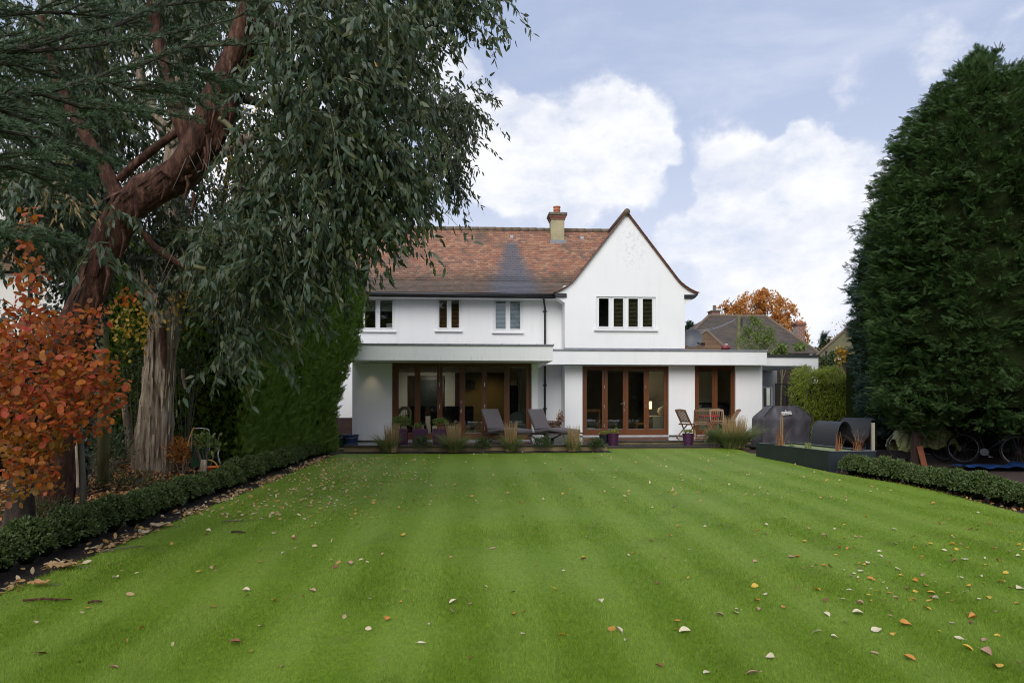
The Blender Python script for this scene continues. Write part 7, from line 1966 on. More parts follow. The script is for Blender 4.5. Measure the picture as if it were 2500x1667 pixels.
# stake, poles
def pole(name, label, cat, pts, Y, r, mat):
    P = px_path(pts, Y); P[0].z = gz(Y) - 0.02
    o0 = tuple(P[0]); q = MB(); q.tube([p - P[0] for p in P], r, 8, jit=.08); o = tag(q.build(name, mat, smooth=True), label, cat); o.location = o0; return o
pole('garden_stake', 'grey weathered stake standing in the leaf litter behind the box hedge', 'stake', [(206, 1240), (200, 1130), (194, 1030), (187, 930)], 9.3, [0.045, 0.04, 0.036, 0.033], M['stake'])
pole('dead_tree', 'leaning split brown trunk left of the pale eucalyptus', 'dead tree', [(327, 1150), (320, 1100), (310, 1020), (300, 960)], 14.0, [0.11, 0.09, 0.08, 0.05], M['bark_pale'])
pole('dead_tree', 'thin silvery bare trunk behind the smoke bush', 'dead tree', [(262, 1135), (264, 1090), (265, 1030), (266, 960)], 14.0, [0.06, 0.05, 0.04, 0.03], M['bark_pale'])
pole('slim_tree', 'straight mossy green trunk behind the leaning eucalyptus', 'tree', [(252, 1150), (252, 900), (253, 600), (254, 480), (254, 330), (258, 150), (262, -60)], 11.5, [0.09, 0.085, 0.075, 0.07, 0.06, 0.045, 0.03], M['twig'])
pole('slim_tree', 'pale slim trunk between the ivy clad tree and the leaning eucalyptus', 'tree', [(238, 1140), (238, 900), (240, 600), (246, 480), (250, 380), (252, 250), (240, 60), (235, -80)], 13.0, [0.13, 0.12, 0.11, 0.10, 0.10, 0.09, 0.07, 0.05], M['bark_pale'])
# undergrowth
def bush(px, py, Y, r, label, cat, n, L, W, mat, tmpl=T_DIAMOND, name='shrub', up=.5, stem='twig_grey', z0=None, shell=.2):
    c = at(px, py, Y); b = Vector((c.x, c.y, gz(Y))); t = thing(name, label, cat, b)
    ns = 10; q = MB()
    for i in range(ns):
        a = random.uniform(0, 6.28); e = c + Vector((r[0] * .7 * math.cos(a), r[1] * .7 * math.sin(a), r[2] * random.uniform(-.3, .8))); q.tube([b, b.lerp(e, .5) + Vector((0, 0, .05)), e], [.012, .009, .003], 5, caps=False)
    kind(q.build('stems', M[stem], t, tuple(b), fix=False), 'stuff')
    leaves_cloud('leaves', n, tuple(c), r, L, W, M[mat], t, tmpl, up, shell=shell, origin=tuple(b))
    return t
M['rust'] = fm('rust_leaf', [(0.30, 0.10, 0.02), (0.38, 0.16, 0.025), (0.22, 0.06, 0.02), (0.45, 0.22, 0.03)], .6, .3)
bush(385, 1118, 13.4, (0.42, 0.3, 0.36), 'dark rust coloured shrub at the foot of the pale trunk', 'shrub', 900, 0.06, 0.016, 'rust', up=1.0, stem='bark_dark' if False else 'twig_grey')
bush(445, 1100, 13.2, (0.33, 0.25, 0.26), 'orange leaved shrub right of the pale trunk', 'shrub', 520, 0.08, 0.022, 'rust', up=.6)
bush(505, 1080, 13.0, (0.34, 0.25, 0.22), 'leggy yellow green leaves sprouting round the wheelbarrow', 'shrub', 150, 0.075, 0.05, 'sapling', T_OVAL)
bush(300, 1180, 11.5, (0.9, 0.7, 0.22), 'low olive ground cover among the fallen leaves', 'ground plant', 900, 0.06, 0.018, 'shrub', up=.9)
bush(250, 1090, 12.2, (0.55, 0.5, 0.45), 'dark silvery shrub in the shade behind the stake', 'shrub', 1000, 0.07, 0.026, 'euc')
bush(330, 920, 13.8, (0.45, 0.35, 0.75), 'bright green climber hanging left of the pale trunk', 'climber', 1100, 0.06, 0.04, 'shrub', up=-.2)
bush(450, 880, 14.2, (0.45, 0.35, 0.6), 'dark green climber right of the pale trunk', 'climber', 800, 0.06, 0.04, 'shrub', up=-.3)
bush(100, 1240, 8.8, (0.6, 0.5, 0.14), 'low brown green weeds under the smoke bush', 'weeds', 800, 0.05, 0.012, 'shrub', up=.9)
bush(120, 1020, 12.5, (1.3, 0.6, 0.8), 'dark evergreen shrub in deep shade behind the smoke bush', 'shrub', 2600, 0.09, 0.035, 'ivy')
bush(330, 1010, 15.8, (1.4, 0.5, 0.9), 'dark laurel in deep shade behind the pale trunk', 'shrub', 2600, 0.11, 0.045, 'ivy')
# yellow-leaved tree deep in the shade
yb = at(520, 1100, 16.0); yb.z = gz(16)
t = thing('autumn_tree', 'slender tree with sparse yellow leaves glimpsed behind the eucalyptus trunks', 'tree', yb); oy = tuple(yb)
limb('trunk', [yb] + px_path([(525, 900), (530, 600), (560, 400), (580, 250)], 16.0), [.09, .08, .07, .05, .02], M['bark_dark'], t, oy, 8)
ps = []
for (px, py, Y, rx, ry, w) in ((600, 430, 15.6, 70, 110, 1), (540, 560, 15.6, 60, 60, .5), (430, 720, 13.4, 70, 50, .35), (370, 770, 13.4, 60, 60, .45), (560, 250, 15.8, 90, 90, .5), (300, 800, 13.4, 50, 60, .25), (690, 330, 15.8, 100, 100, .4), (860, 150, 12.5, 120, 100, .15), (640, 560, 15.6, 60, 80, .4)):
    for _ in range(int(420 * w)): ps.append(at(px + random.gauss(0, rx * .6), py + random.gauss(0, ry * .6), Y + random.gauss(0, .3)))
A = arr(ps); n = len(A)
kind(leaf_mesh('leaves', A, rng.normal(0, .6, (n, 3)) + np.array([0, 0, -.6]), rng.normal(0, .6, (n, 3)) + np.array([0, -.6, .3]), 0.085 * (.6 + .7 * rng.random(n)), 0.055, T_OVAL, M['yellow_leaf'], t, oy), 'stuff')
# dark boundary planting behind the whole left border
t = thing('boundary_hedge', 'dark evergreen boundary hedge in deep shade behind the left border', 'hedge', (-9, 14, gz(14)))
n = 9000; u = rng.random(n)
A = np.stack([-7.9 - 1.2 * np.abs(rng.normal(0, .35, n)) - 0.0 * u, 7 + 13 * u, 0.1 + 3.4 * rng.random(n) * (0.35 + 0.65 * np.clip((u - .15) * 4, 0, 1))], 1)
kind(leaf_mesh('leaves', A, rng.normal(0, .6, (n, 3)) + np.array([.4, -.3, -.2]), rng.normal(0, .6, (n, 3)) + np.array([.4, -.3, .6]), 0.13 * (.6 + .8 * rng.random(n)), 0.06, T_DIAMOND, M['ivy'], t, (-9, 14, gz(14))), 'stuff')
q = MB(); q.box(-9.6, -8.9, 9.5, 20.5, 0.0, 3.0); q.box(-8.5, -4.9, 19.3, 19.6, 0.0, 3.3); kind(q.build('dark_core', M['core'], t, (-9, 14, gz(14))), 'stuff')

# wheelbarrow stood on end, with a hose
wbp = at(490, 1135, 13.0); wbp.z = gz(13)
t = thing('wheelbarrow', 'upended wheelbarrow with silver looped handle beside the pale trunk', 'wheelbarrow', wbp, 0.15)
s_ = 1 / 1700 * 13.0
def rel(px, py, dy=0): p = at(px, py, 13.0 + dy); return (p.x - wbp.x, dy, p.z - wbp.z)
q = MB(); P, r_ = smooth_path([Vector(rel(468, 1100)), Vector(rel(470, 1052)), Vector(rel(474, 1045)), Vector(rel(506, 1046)), Vector(rel(511, 1054)), Vector(rel(510, 1110))], [.013] * 6, 2); q.tube(P, r_, 8); q.build('handle', M['chrome'], t, smooth=True)
q = MB(); vs = [rel(472, 1085, .05), rel(508, 1085, .05), rel(515, 1140, .12), rel(468, 1140, .12)]; q.add(vs + [(x, y + .12, z) for x, y, z in vs], [(0, 1, 2, 3), (7, 6, 5, 4), (0, 4, 5, 1), (1, 5, 6, 2), (2, 6, 7, 3), (3, 7, 4, 0)]); q.build('tray', M['greenbin'], t, bevel=.01)
q = MB(); q.bar(rel(483, 1060, .02), rel(482, 1120, .03), .05, .03); q.build('board', M['bark_dark'], t)
q = MB(); q.tube([rel(540, 1145), rel(534, 1128), rel(530, 1112), rel(531, 1098)], [.02, .018, .016, .012], 7); q.build('leg', M['chrome'], t, smooth=True)
t2 = thing('garden_hose', 'loop of yellow hose hanging on the wheelbarrow handle', 'hose', wbp)
q = MB(); P, r_ = smooth_path([Vector(rel(458, 1090, -.03)), Vector(rel(466, 1058, -.03)), Vector(rel(474, 1043, -.03))], [.012] * 3); q.tube(P, r_, 7); P, r_ = smooth_path([Vector(rel(505, 1122, -.03)), Vector(rel(520, 1124, -.03)), Vector(rel(531, 1135, -.03)), Vector(rel(535, 1148, -.03))], [.012] * 4); q.tube(P, r_, 7); q.build('tube', M['hose'], t2, smooth=True)
q = MB(); q.lathe([(0.12, 0), (0.16, .05), (.15, .06), (.1, .02)], (0, 0, 0), 18); o = tag(q.build('orange_tray', M['orange']), 'orange plastic dish on the ground by the wheelbarrow', 'dish'); o.location = at(525, 1146, 12.8)
pole('tree_stump', 'short pale forked stump beside the wheelbarrow', 'stump', [(497, 1155), (496, 1140), (498, 1122)], 12.4, [0.075, 0.06, 0.05], M['bark_pale'])

# ------------------------------------------------------------------ beyond the garden
def hip_house(name, label, ridge, eave_l, eave_r, Y, depth, ez, wall_z, tmat):
    """ridge: two points; hips down to the eaves at both ends"""
    t = thing(name, label, 'house', ((eave_l + eave_r) / 2, Y, 0.4)); o0 = tuple(t.location)
    (rx0, rz), (rx1, _) = ridge
    q = MB(); a, b, c, d = (eave_l, Y, ez), (eave_r, Y, ez), (eave_r, Y + depth, ez), (eave_l, Y + depth, ez); e, f = (rx0, Y + depth / 2, rz), (rx1, Y + depth / 2, rz)
    q.add([a, b, c, d, e, f], [(0, 1, 5, 4), (1, 2, 5), (2, 3, 4, 5), (3, 0, 4)]); rf_ = q.build('roof', tmat, t, o0, fix=False)
    # courses of tiles, laid as thin lapped strips on the slope that faces the garden
    nr = 44; s = MB(); sl = math.atan2(rz - ez, depth / 2)
    for i in range(nr):
        u = i / nr; x0, x1 = eave_l + (rx0 - eave_l) * u, eave_r + (rx1 - eave_r) * u; y, z = Y + depth / 2 * u, ez + (rz - ez) * u
        x = x0
        while x < x1 - 0.05:
            xe = min(x + random.uniform(.3, .5), x1); dz = random.uniform(.015, .035)
            s.add([(x, y, z + dz + .02), (xe, y, z + dz + .02), (xe, y + depth / 2 / nr * 1.1, z + (rz - ez) / nr * 1.1 + .012), (x, y + depth / 2 / nr * 1.1, z + (rz - ez) / nr * 1.1 + .012), (x, y, z - .01), (xe, y, z - .01)], [(0, 1, 2, 3), (4, 5, 1, 0)]); x = xe
    kind(s.build('roof_tiles', tmat, rf_, o0, fix=False), 'stuff')
    for pts in ((e, f), (a, e), (b, f)):
        m = MB(); m.tube([Vector(pts[0]) + Vector((0, -.02, .03)), Vector(pts[1]) + Vector((0, -.02, .03))], .11, 8); m.build('ridge_tile', M['ridge'], rf_, o0)
    m = MB(); m.box(eave_l + .4, eave_r - .4, Y + .4, Y + depth - .4, 0, ez + .02); m.build('wall', M['cream_wall'], t, o0)
    return t, rf_, o0
YN = 44.0
D2_ = 10.0
rz = at(1800, 773, YN + D2_ / 2).z; rx0, rx1 = ax(1730, YN + 5), ax(1869, YN + 5)
ezn = at(1995, 862, YN).z; el, er = ax(1640, YN), ax(1998, YN)
t, rf_, o0 = hip_house('neighbour_house', 'neighbouring house with dark hipped roof and two brick chimneys behind the carport', ((rx0, rz), (rx1, rz)), el, er, YN, D2_, ezn, 0, M['ntile'])
c = at(1743, 772, YN + 6); q = MB(); w = .30; q.box(ax(1732, YN + 6), ax(1752.5, YN + 6), YN + 5.5, YN + 6.3, rz - 1, at(1742, 762, YN + 6).z); ch = q.build('chimney', M['brick'], t, o0)
q = MB(); q.box(ax(1730, YN + 6), ax(1754, YN + 6), YN + 5.4, YN + 6.4, at(1742, 762, YN + 6).z + .002, at(1742, 760, YN + 6).z); q.build('chimney_cap', M['mortar'], ch, o0)
q = MB(); zc = at(1742, 760, YN + 6).z; q.lathe([(.13, 0), (.12, .28), (.12, .42)], (ax(1743, YN + 6), YN + 5.9, zc), 12); q.build('chimney_pot', M['mortar'], ch, o0)
x0, x1 = ax(1939, YN + 4), ax(1958, YN + 4); zt = at(1948, 797, YN + 4).z
# right chimney: bricks laid course by course
q = MB(); q.box(x0 + .01, x1 - .01, YN + 3.6, YN + 4.2, ezn, zt); ch = q.build('chimney', pm('chimney_mortar', (.42, .39, .35), (.33, .31, .28), 6, .9), t, o0)
z = ezn + .6; k = 0; bme = None; cnt = 0
while z < zt - .05:
    bw = (x1 - x0) / 2.0
    xs_ = [x0 - (bw / 2 if k % 2 else 0) + i * bw for i in range(4)]
    for xx in xs_:
        a, b = max(x0, xx), min(x1, xx + bw)
        if b - a < .05: continue
        m = MB(); m.box(a + .02, b - .02, YN + 3.585, YN + 3.63, z, z + .105); m.build('brick', M['corbel'], ch, o0)
    z += .135; k += 1
for i in range(2):
    q = MB(); ov = .04 + .04 * i; q.box(x0 - ov, x1 + ov, YN + 3.6 - ov, YN + 4.2 + ov, zt + .1 * i + .001, zt + .1 * (i + 1)); q.build('corbel_course', M['corbel'], ch, o0)
q = MB(); q.box(x0 + .1, x1 - .1, YN + 3.7, YN + 4.1, zt + .201, zt + .34); q.build('chimney_pot', M['terracotta'], ch, o0)
# nearer hipped wing in brown tile
q = MB(); Yw = 40.0; ap = at(1724, 808, Yw + 2.5); l_, r_2 = at(1655, 860, Yw), at(1782, 862, Yw)
q.add([tuple(ap), tuple(l_), tuple(r_2), (ap.x, YN + 4, ap.z), (l_.x, YN + 1, l_.z), (r_2.x, YN + 1, r_2.z)], [(0, 1, 2), (0, 2, 5, 3), (0, 3, 4, 1)]); wr = q.build('wing_roof', M['ntile_brown'], t, o0, fix=False)
s = MB(); nr = 26
for i in range(nr):
    u0, u1 = i / nr, (i + 1.15) / nr; a0, b0_ = l_.lerp(ap, u0), r_2.lerp(ap, u0); a1, b1_ = l_.lerp(ap, min(1, u1)), r_2.lerp(ap, min(1, u1)); dz = Vector((0, -.02, .045)); dz1 = Vector((0, -.01, .012))
    s.add([a0 + dz, b0_ + dz, b1_ + dz1, a1 + dz1, a0 - dz * .3, b0_ - dz * .3], [(0, 1, 2, 3), (4, 5, 1, 0)])
kind(s.build('roof_tiles', M['ntile_brown'], wr, o0, fix=False), 'stuff')
for e_ in (l_, r_2):
    m = MB(); m.tube([e_ + Vector((0, -.03, .05)), ap + Vector((0, -.03, .05))], .10, 8); m.build('ridge_tile', M['ridge'], wr, o0)
q = MB(); q.box(l_.x + .3, r_2.x - .3, Yw + .4, YN + 1, .4, l_.z); q.build('wall', M['cream_wall'], t, o0)
# right-hand neighbour with a mossy slope rising to the right
Ym = 34.0
t = thing('neighbour_house', 'neighbouring house with mossy brown roof slope rising beside the cypress', 'house', (ax(2100, Ym), Ym, .4)); o0 = tuple(t.location)
q = MB(); p0, p1 = at(1992, 870, Ym), at(2110, 765, Ym); q.add([p0, (p0.x + 5, Ym - .2, p0.z - .4), (p1.x + 6, Ym + 4, p1.z + 1.0), p1, (p1.x, Ym + .3, p1.z - .2), (p0.x, Ym + .3, p0.z - .2)], [(0, 1, 2, 3), (0, 3, 4, 5)]); q.build('roof', M['moss_roof'], t, o0, fix=False)
q = MB(); q.tube([p0 + Vector((0, 0, .03)), p1 + Vector((0, 0, .03))], .07, 6); q.build('verge', M['ridge'], t, o0)
q = MB(); q.box(p0.x + .5, p0.x + 9, Ym + .5, Ym + 6, .4, p0.z - .1); q.build('wall', M['brick_dark'], t, o0)
q = MB(); c = at(2017, 868, Ym - .4); q.lathe([(.05, -.1), (.05, .18), (.075, .19), (.075, .23)], tuple(c), 10); q.build('vent_pipe', M['black'], t, o0)
# left-hand neighbour glimpsed through the leaves
Yl = 26.0
t = thing('neighbour_house', 'pale neighbouring house with tiled roof glimpsed at the far left through the leaves', 'house', (ax(40, Yl), Yl, .4)); o0 = tuple(t.location)
xa, xb = ax(-500, Yl), ax(200, Yl)
q = MB(); q.box(xa, xb, Yl, Yl + 8, 0, at(60, 668, Yl).z); q.build('wall', M['cream_wall'], t, o0)
z0, z1 = at(60, 665, Yl).z, at(60, 565, Yl + 3).z
q = MB(); q.add([(xa - .3, Yl - .3, z0), (xb + .3, Yl - .3, z0), (xb + .3, Yl + 3, z1), (xa - .3, Yl + 3, z1), (xa, Yl + 8, z0), (xb, Yl + 8, z0)], [(0, 1, 2, 3), (3, 2, 5, 4)]); rf_ = q.build('roof', M['ntile_brown'], t, o0, fix=False)
s = MB()
for i in range(26):
    u = i / 26; y, z = Yl - .3 + 3.3 * u, z0 + (z1 - z0) * u; s.box(xa - .3, xb + .3, y - .01, y + .13, z + .01, z + .05)
kind(s.build('roof_tiles', M['ntile_brown'], rf_, o0), 'stuff')
q = MB(); q.box(xa, ax(190, Yl + 4), Yl + 3.2, Yl + 8, z1 - .5, at(60, 500, Yl + 4).z); q.build('upper_wall', M['cream_wall'], t, o0)
q = MB(); z2 = at(60, 500, Yl + 4).z; q.add([(xa - .3, Yl + 2.9, z2), (ax(190, Yl + 4) + .3, Yl + 2.9, z2), (ax(150, Yl + 6), Yl + 6, z2 + 2.2), (xa, Yl + 6, z2 + 2.2)], [(0, 1, 2, 3)]); q.build('upper_roof', M['ntile_brown'], t, o0, fix=False)

# trees beyond
def branch_tree(name, label, base, h, r, spread, mat, depth=4, seed=1, leaf=None, group=None, first=0.3, nb=3, upw=.5):
    rs = random.Random(seed); b = Vector(base); t = thing(name, label, 'tree', b, group=group); o0 = tuple(b)
    tr, br, tips = MB(), MB(), []
    def grow(p, d, L, rad, k):
        q = [p]; dd = d.copy()
        for _ in range(3):
            dd = (dd + Vector((rs.gauss(0, .14), rs.gauss(0, .14), rs.gauss(.03, .08)))).normalized(); q.append(q[-1] + dd * L / 3)
        (tr if k == depth else br).tube(q, [rad, rad * .88, rad * .76, rad * .64], 8 if k > 2 else 4, caps=False)
        if k <= 2: tips.extend(q[1:])
        if k == 0: return
        for i in range(nb + (k == depth) * 2):
            a = rs.uniform(0, 6.28); s = q[rs.choice((2, 3, 3))] if k < depth else q[rs.choice((1, 2, 3))]
            nd = (dd * .75 + Vector((math.cos(a) * spread, math.sin(a) * spread, rs.uniform(-.1, .4) * upw * 2))).normalized()
            grow(s, nd, L * rs.uniform(.6, .82), rad * .58, k - 1)
    grow(b, Vector((0, 0, 1)), h * first, r, depth)
    tr.build('trunk', mat, t, o0, smooth=True, fix=False); kind(br.build('branches', mat, t, o0, fix=False), 'stuff')
    if leaf:
        lm_, nper, L, W, jit = leaf
        T = arr(tips); A = np.repeat(T, nper, 0) + rng.normal(0, jit, (len(T) * nper, 3)); n = len(A)
        kind(leaf_mesh('crown', A, rdir(n) + np.array([0, 0, -.2]), rdir(n) + np.array([0, -.3, .6]), L * (.6 + .8 * rng.random(n)), W, T_OVAL if L > .2 else T_DIAMOND, lm_, t, o0), 'stuff')
    return t, tips
YO = 62.0
bo = at(1872, 985, YO); bo.z = .4
def ellipsoid_tree(name, label, base, blobs, mat, leafm, n, L, W, trunk_r, Y, seed, dens=None):
    rs = random.Random(seed); b = Vector(base); t = thing(name, label, 'tree', b); o0 = tuple(b)
    ps, cs = [], []
    tot = sum(w for *_, w in blobs)
    for (px, py, rx, ry, w) in blobs:
        cs.append(at(px, py, Y))
        for _ in range(int(n * w / tot)):
            while True:
                a, bb_, c = rs.uniform(-1, 1), rs.uniform(-1, 1), rs.uniform(-1, 1); s = a * a + bb_ * bb_ + c * c
                if .12 < s < 1: break
            ps.append(at(px + a * rx, py + bb_ * ry, Y + c * rx / 1700 * Y))
    A = arr(ps); nv = np.array([mnoise.noise(Vector(p) * (1.1 if Y > 40 else 2.6)) for p in A]); A = A[nv > -0.06]; k = len(A)
    kind(leaf_mesh('crown', A, rdir(k) + np.array([0, 0, -.2]), rdir(k) + np.array([0, -.4, .6]), L * (.6 + .8 * rng.random(k)), W, T_DIAMOND, leafm, t, o0), 'stuff')
    top = sum(cs, Vector()) / len(cs)
    limb('trunk', [b, b.lerp(Vector((top.x, top.y, b.z)), .3) + Vector((0, 0, (top.z - b.z) * .5)), top], [trunk_r, trunk_r * .8, trunk_r * .45], mat, t, o0, 8)
    for c in cs:
        m = b.lerp(top, .6); limb('branch', [m, m.lerp(c, .5) + Vector((0, 0, .3)), c], [trunk_r * .4, trunk_r * .28, trunk_r * .1], mat, t, o0, 5, step=.6)
        for _ in range(5):
            e = c + Vector((rs.gauss(0, .5), rs.gauss(0, .4), rs.gauss(0, .4))) * (1.0 if Y > 40 else .25); limb('twig', [c, c.lerp(e, .5), e], [trunk_r * .12, trunk_r * .08, trunk_r * .03], mat, t, o0, 4, step=.8)
    return t
ellipsoid_tree('oak_tree', 'large round headed oak in orange autumn leaf behind the neighbouring roof', bo, [(1785, 775, 33, 28, .8), (1830, 750, 40, 38, 1.3), (1870, 735, 42, 30, 1.2), (1905, 760, 42, 34, 1.2), (1935, 795, 36, 36, 1), (1955, 825, 22, 20, .4), (1880, 790, 60, 36, 1.3), (1785, 742, 16, 22, .3), (1868, 716, 18, 14, .3), (1765, 755, 14, 12, .2)], M['bark_dark'], M['oak_leaf'], 13000, .23, .15, .3, YO, 4)
ellipsoid_tree('young_tree', 'feathery young green tree rising behind the flat roof', at(1843, 985, 32) - Vector((0, 0, 1.0)), [(1843, 800, 26, 34, 1), (1838, 832, 45, 26, 1.2), (1880, 815, 16, 22, .4), (1872, 840, 30, 20, .6), (1818, 815, 16, 20, .3), (1842, 780, 16, 14, .4)], M['twig'], M['sapling'], 4200, .13, .04, .06, 32.0, 5)
ellipsoid_tree('yellow_shrub', 'yellow green shrub leaning over the carport edge', at(1905, 985, 30) - Vector((0, 0, 1.0)), [(1905, 852, 20, 14, 1), (1950, 846, 24, 8, .6), (1885, 862, 14, 8, .4)], M['twig'], M['sapling'], 900, .14, .09, .05, 30.0, 6)
ellipsoid_tree('autumn_shrub', 'bright yellow orange shrub beside the cypress', at(2055, 985, 26) - Vector((0, 0, 1.0)), [(2052, 880, 16, 30, 1), (2062, 870, 12, 20, .5), (2048, 860, 14, 10, .3)], M['twig'], M['yellow_leaf'], 1100, .13, .09, .05, 26.0, 7)
ellipsoid_tree('dark_shrub', 'dark green shrub behind the right end of the carport', at(2015, 985, 27) - Vector((0, 0, 1.0)), [(2010, 885, 14, 14, 1), (2025, 890, 25, 18, 1), (2035, 870, 14, 14, .5)], M['twig'], M['shrub'], 2600, .12, .05, .05, 27.0, 8)
bt = at(1690, 985, 55); bt.z = .4
branch_tree('bare_tree', 'bare grey twiggy tree right of the gable', bt, 11, .14, .55, M['twig_grey'], 4, 3, first=.28, nb=4)
bt = at(1475, 985, 60); bt.z = .4
branch_tree('bare_tree', 'top of a bare tree showing over the ridge by the gable', bt, 19, .2, .5, M['twig_grey'], 4, 6, first=.30, nb=4)
bt = at(2070, 985, 50); bt.z = .4
branch_tree('bare_tree', 'pale yellowing tree behind the mossy roof', bt, 11.0, .1, .5, M['twig_grey'], 4, 9, leaf=(M['yellow_leaf'], 1, .18, .1, .25), first=.28, nb=3)
cypress('conifer_tree', 'small dark pointed conifer far off beside the mossy roof', at(2010, 985, 55) * 1.0 - Vector((0, 0, 1.3)), [(1.5, 1.5), (4.0, 1.3), (6.0, .8), (7.2, .15)], 160, 10, M['ivy'], .5, seed=21, plume=(.5, .9))
ellipsoid_tree('ivy_tree', 'dark ivy covered tree top right of the gable wall', at(1684, 985, 50) - Vector((0, 0, 1.3)), [(1683, 805, 16, 20, 1), (1690, 815, 16, 14, .6)], M['bark_dark'], M['ivy'], 1500, .25, .14, .1, 50.0, 11)
# pole and wires
pp = at(1805, 985, 36); pp.z = .4; pt = at(1803, 772, 36)
q = MB(); q.tube([(0, 0, 0), (pt.x - pp.x, 0, pt.z - .4)], [.12, .10], 10); t = thing('utility_pole', 'mossy wooden pole carrying wires before the neighbouring roof', 'pole', pp); q.build('shaft', M['twig'], t)
q = MB(); d = Vector((pt.x - pp.x, 0, pt.z - .4)); q.box(d.x + .12, d.x + .2, -.06, .06, d.z - .55, d.z - .1); q.build('junction_box', M['black'], t)
for e, lab in ((at(1674, 806, 34), 'upper thin wire running from the pole to behind the gable'), (at(1674, 812, 34), 'lower thin wire running from the pole to behind the gable')):
    a = at(1801, 776, 36); q = MB(); q.tube([a.lerp(e, k / 10) - Vector((0, 0, .9 * (k / 10) * (1 - k / 10))) for k in range(11)], .012, 4); tag(q.build('wire', M['chrome']), lab, 'wire')

# trees at the far end of the garden, behind the camera: seen only in the window glass
t = kind(bpy.data.objects.new('far_trees', None), 'stuff'); col.objects.link(t)
n = 14000; cx_ = rng.uniform(-30, 34, n); hh = np.where((cx_ > 9.8) & (cx_ < 20), 17.0, 6.5) + 2.0 * np.sin(cx_ * .35) + 1.5 * np.sin(cx_ * .9 + 2)
A = np.stack([cx_, -24 + rng.normal(0, 1.2, n), hh * rng.random(n)], 1)
kind(leaf_mesh('foliage', A, rdir(n), rdir(n), .7 * (.6 + .8 * rng.random(n)), .45, T_DIAMOND, M['ivy'], t), 'stuff')
q = MB(); q.box(-34, 9.5, -27, -25.3, 0, 5.2); q.box(9.8, 20, -27, -25.4, 0, 16.2); q.box(20.2, 38, -27, -25.3, 0, 5.2); kind(q.build('dark_core', M['core'], t), 'stuff')

branch_tree('bare_tree', 'bare tree at the far end of the garden, mirrored in the gable window', (10.5, -19, -.5), 17, .22, .5, M['bark_dark'], 4, 12, first=.30, nb=4)
# ------------------------------------------------------------------ fallen leaves on the lawn
def lawn_leaf_mesh(i, broad):
    rs = random.Random(40 + i); nu, nv_ = 7, 4
    vs, fs = [], []
    curl, bend, tw = rs.uniform(.1, .55), rs.uniform(-.25, .45), rs.uniform(-.6, .6)
    for a in range(nu + 1):
        u = a / nu; w = (0.46 if broad else 0.24) * (math.sin(math.pi * min(1, u * .96 + .02)) ** .75) * (1.15 - .4 * u)
        for b in range(nv_ + 1):
            v = b / nv_ * 2 - 1; z = .05 + curl * w * v * v * 1.6 + bend * (u - .5) ** 2 + tw * (u - .5) * v * w
            vs.append((u - .5, v * w + .02 * mnoise.noise(Vector((u * 6, v * 6, i))), z + .02 * mnoise.noise(Vector((u * 5, v * 4, i + 9)))))
    m = nv_ + 1
    for a in range(nu):
        for b in range(nv_): fs.append((a * m + b, (a + 1) * m + b, (a + 1) * m + b + 1, a * m + b + 1))
    k = len(vs); z0 = .05 + bend * .25
    vs += [(-.5, -.012, z0), (-.5, .012, z0), (-.78, .01, z0 + .10 * rs.random()), (-.78, -.01, z0 + .10 * rs.random())]; fs.append((k, k + 1, k + 2, k + 3))
    me = bpy.data.meshes.new('fallen_leaf'); me.from_pydata(vs, [], fs); me.polygons.foreach_set('use_smooth', [True] * len(me.polygons)); me.update(); return me
LM = [lawn_leaf_mesh(i, i % 3 != 2) for i in range(12)]
kinds_ = {'cream': ((0.62, 0.56, 0.40), (0.50, 0.42, 0.28)), 'yellow': ((0.60, 0.42, 0.05), (0.52, 0.30, 0.04)), 'orange': ((0.45, 0.17, 0.025), (0.50, 0.24, 0.04)), 'brown': ((0.17, 0.06, 0.03), (0.24, 0.10, 0.05)), 'pink': ((0.42, 0.26, 0.19), (0.34, 0.19, 0.13))}
LMM = {}
for k_, (a, b) in kinds_.items():
    mt = pm('fallen_leaf_' + k_, a, b, 14, .55, .2, world=False); LMM[k_] = mt
    for i in range(12):
        pass
LME = {(k_, i): None for k_ in kinds_ for i in range(12)}
def leaf_at(g, k_, i, s, rz, label, group):
    me = LME[k_, i]
    if me is None: me = LM[i].copy(); me.materials.append(LMM[k_]); LME[k_, i] = me
    o = bpy.data.objects.new('fallen_leaf', me); col.objects.link(o)
    o.location = g + Vector((0, 0, .012)); o.scale = (s, s * random.uniform(.7, 1.15), s * random.uniform(.6, 1.5)); o.rotation_euler = (random.gauss(0, .3), random.gauss(0, .18), rz)
    tag(o, label, 'leaf', group)
GL = {'cream': ('small curled cream leaf fallen on the mown lawn', 'curled cream leaves fallen on the lawn'), 'yellow': ('small yellow leaf fallen on the mown lawn', 'yellow leaves fallen on the lawn'), 'orange': ('small orange leaf fallen on the mown lawn', 'orange leaves fallen on the lawn'), 'brown': ('small dark brown leaf fallen on the mown lawn', 'brown leaves fallen on the lawn'), 'pink': ('small dull pinkish leaf fallen on the mown lawn', 'pinkish leaves fallen on the lawn')}
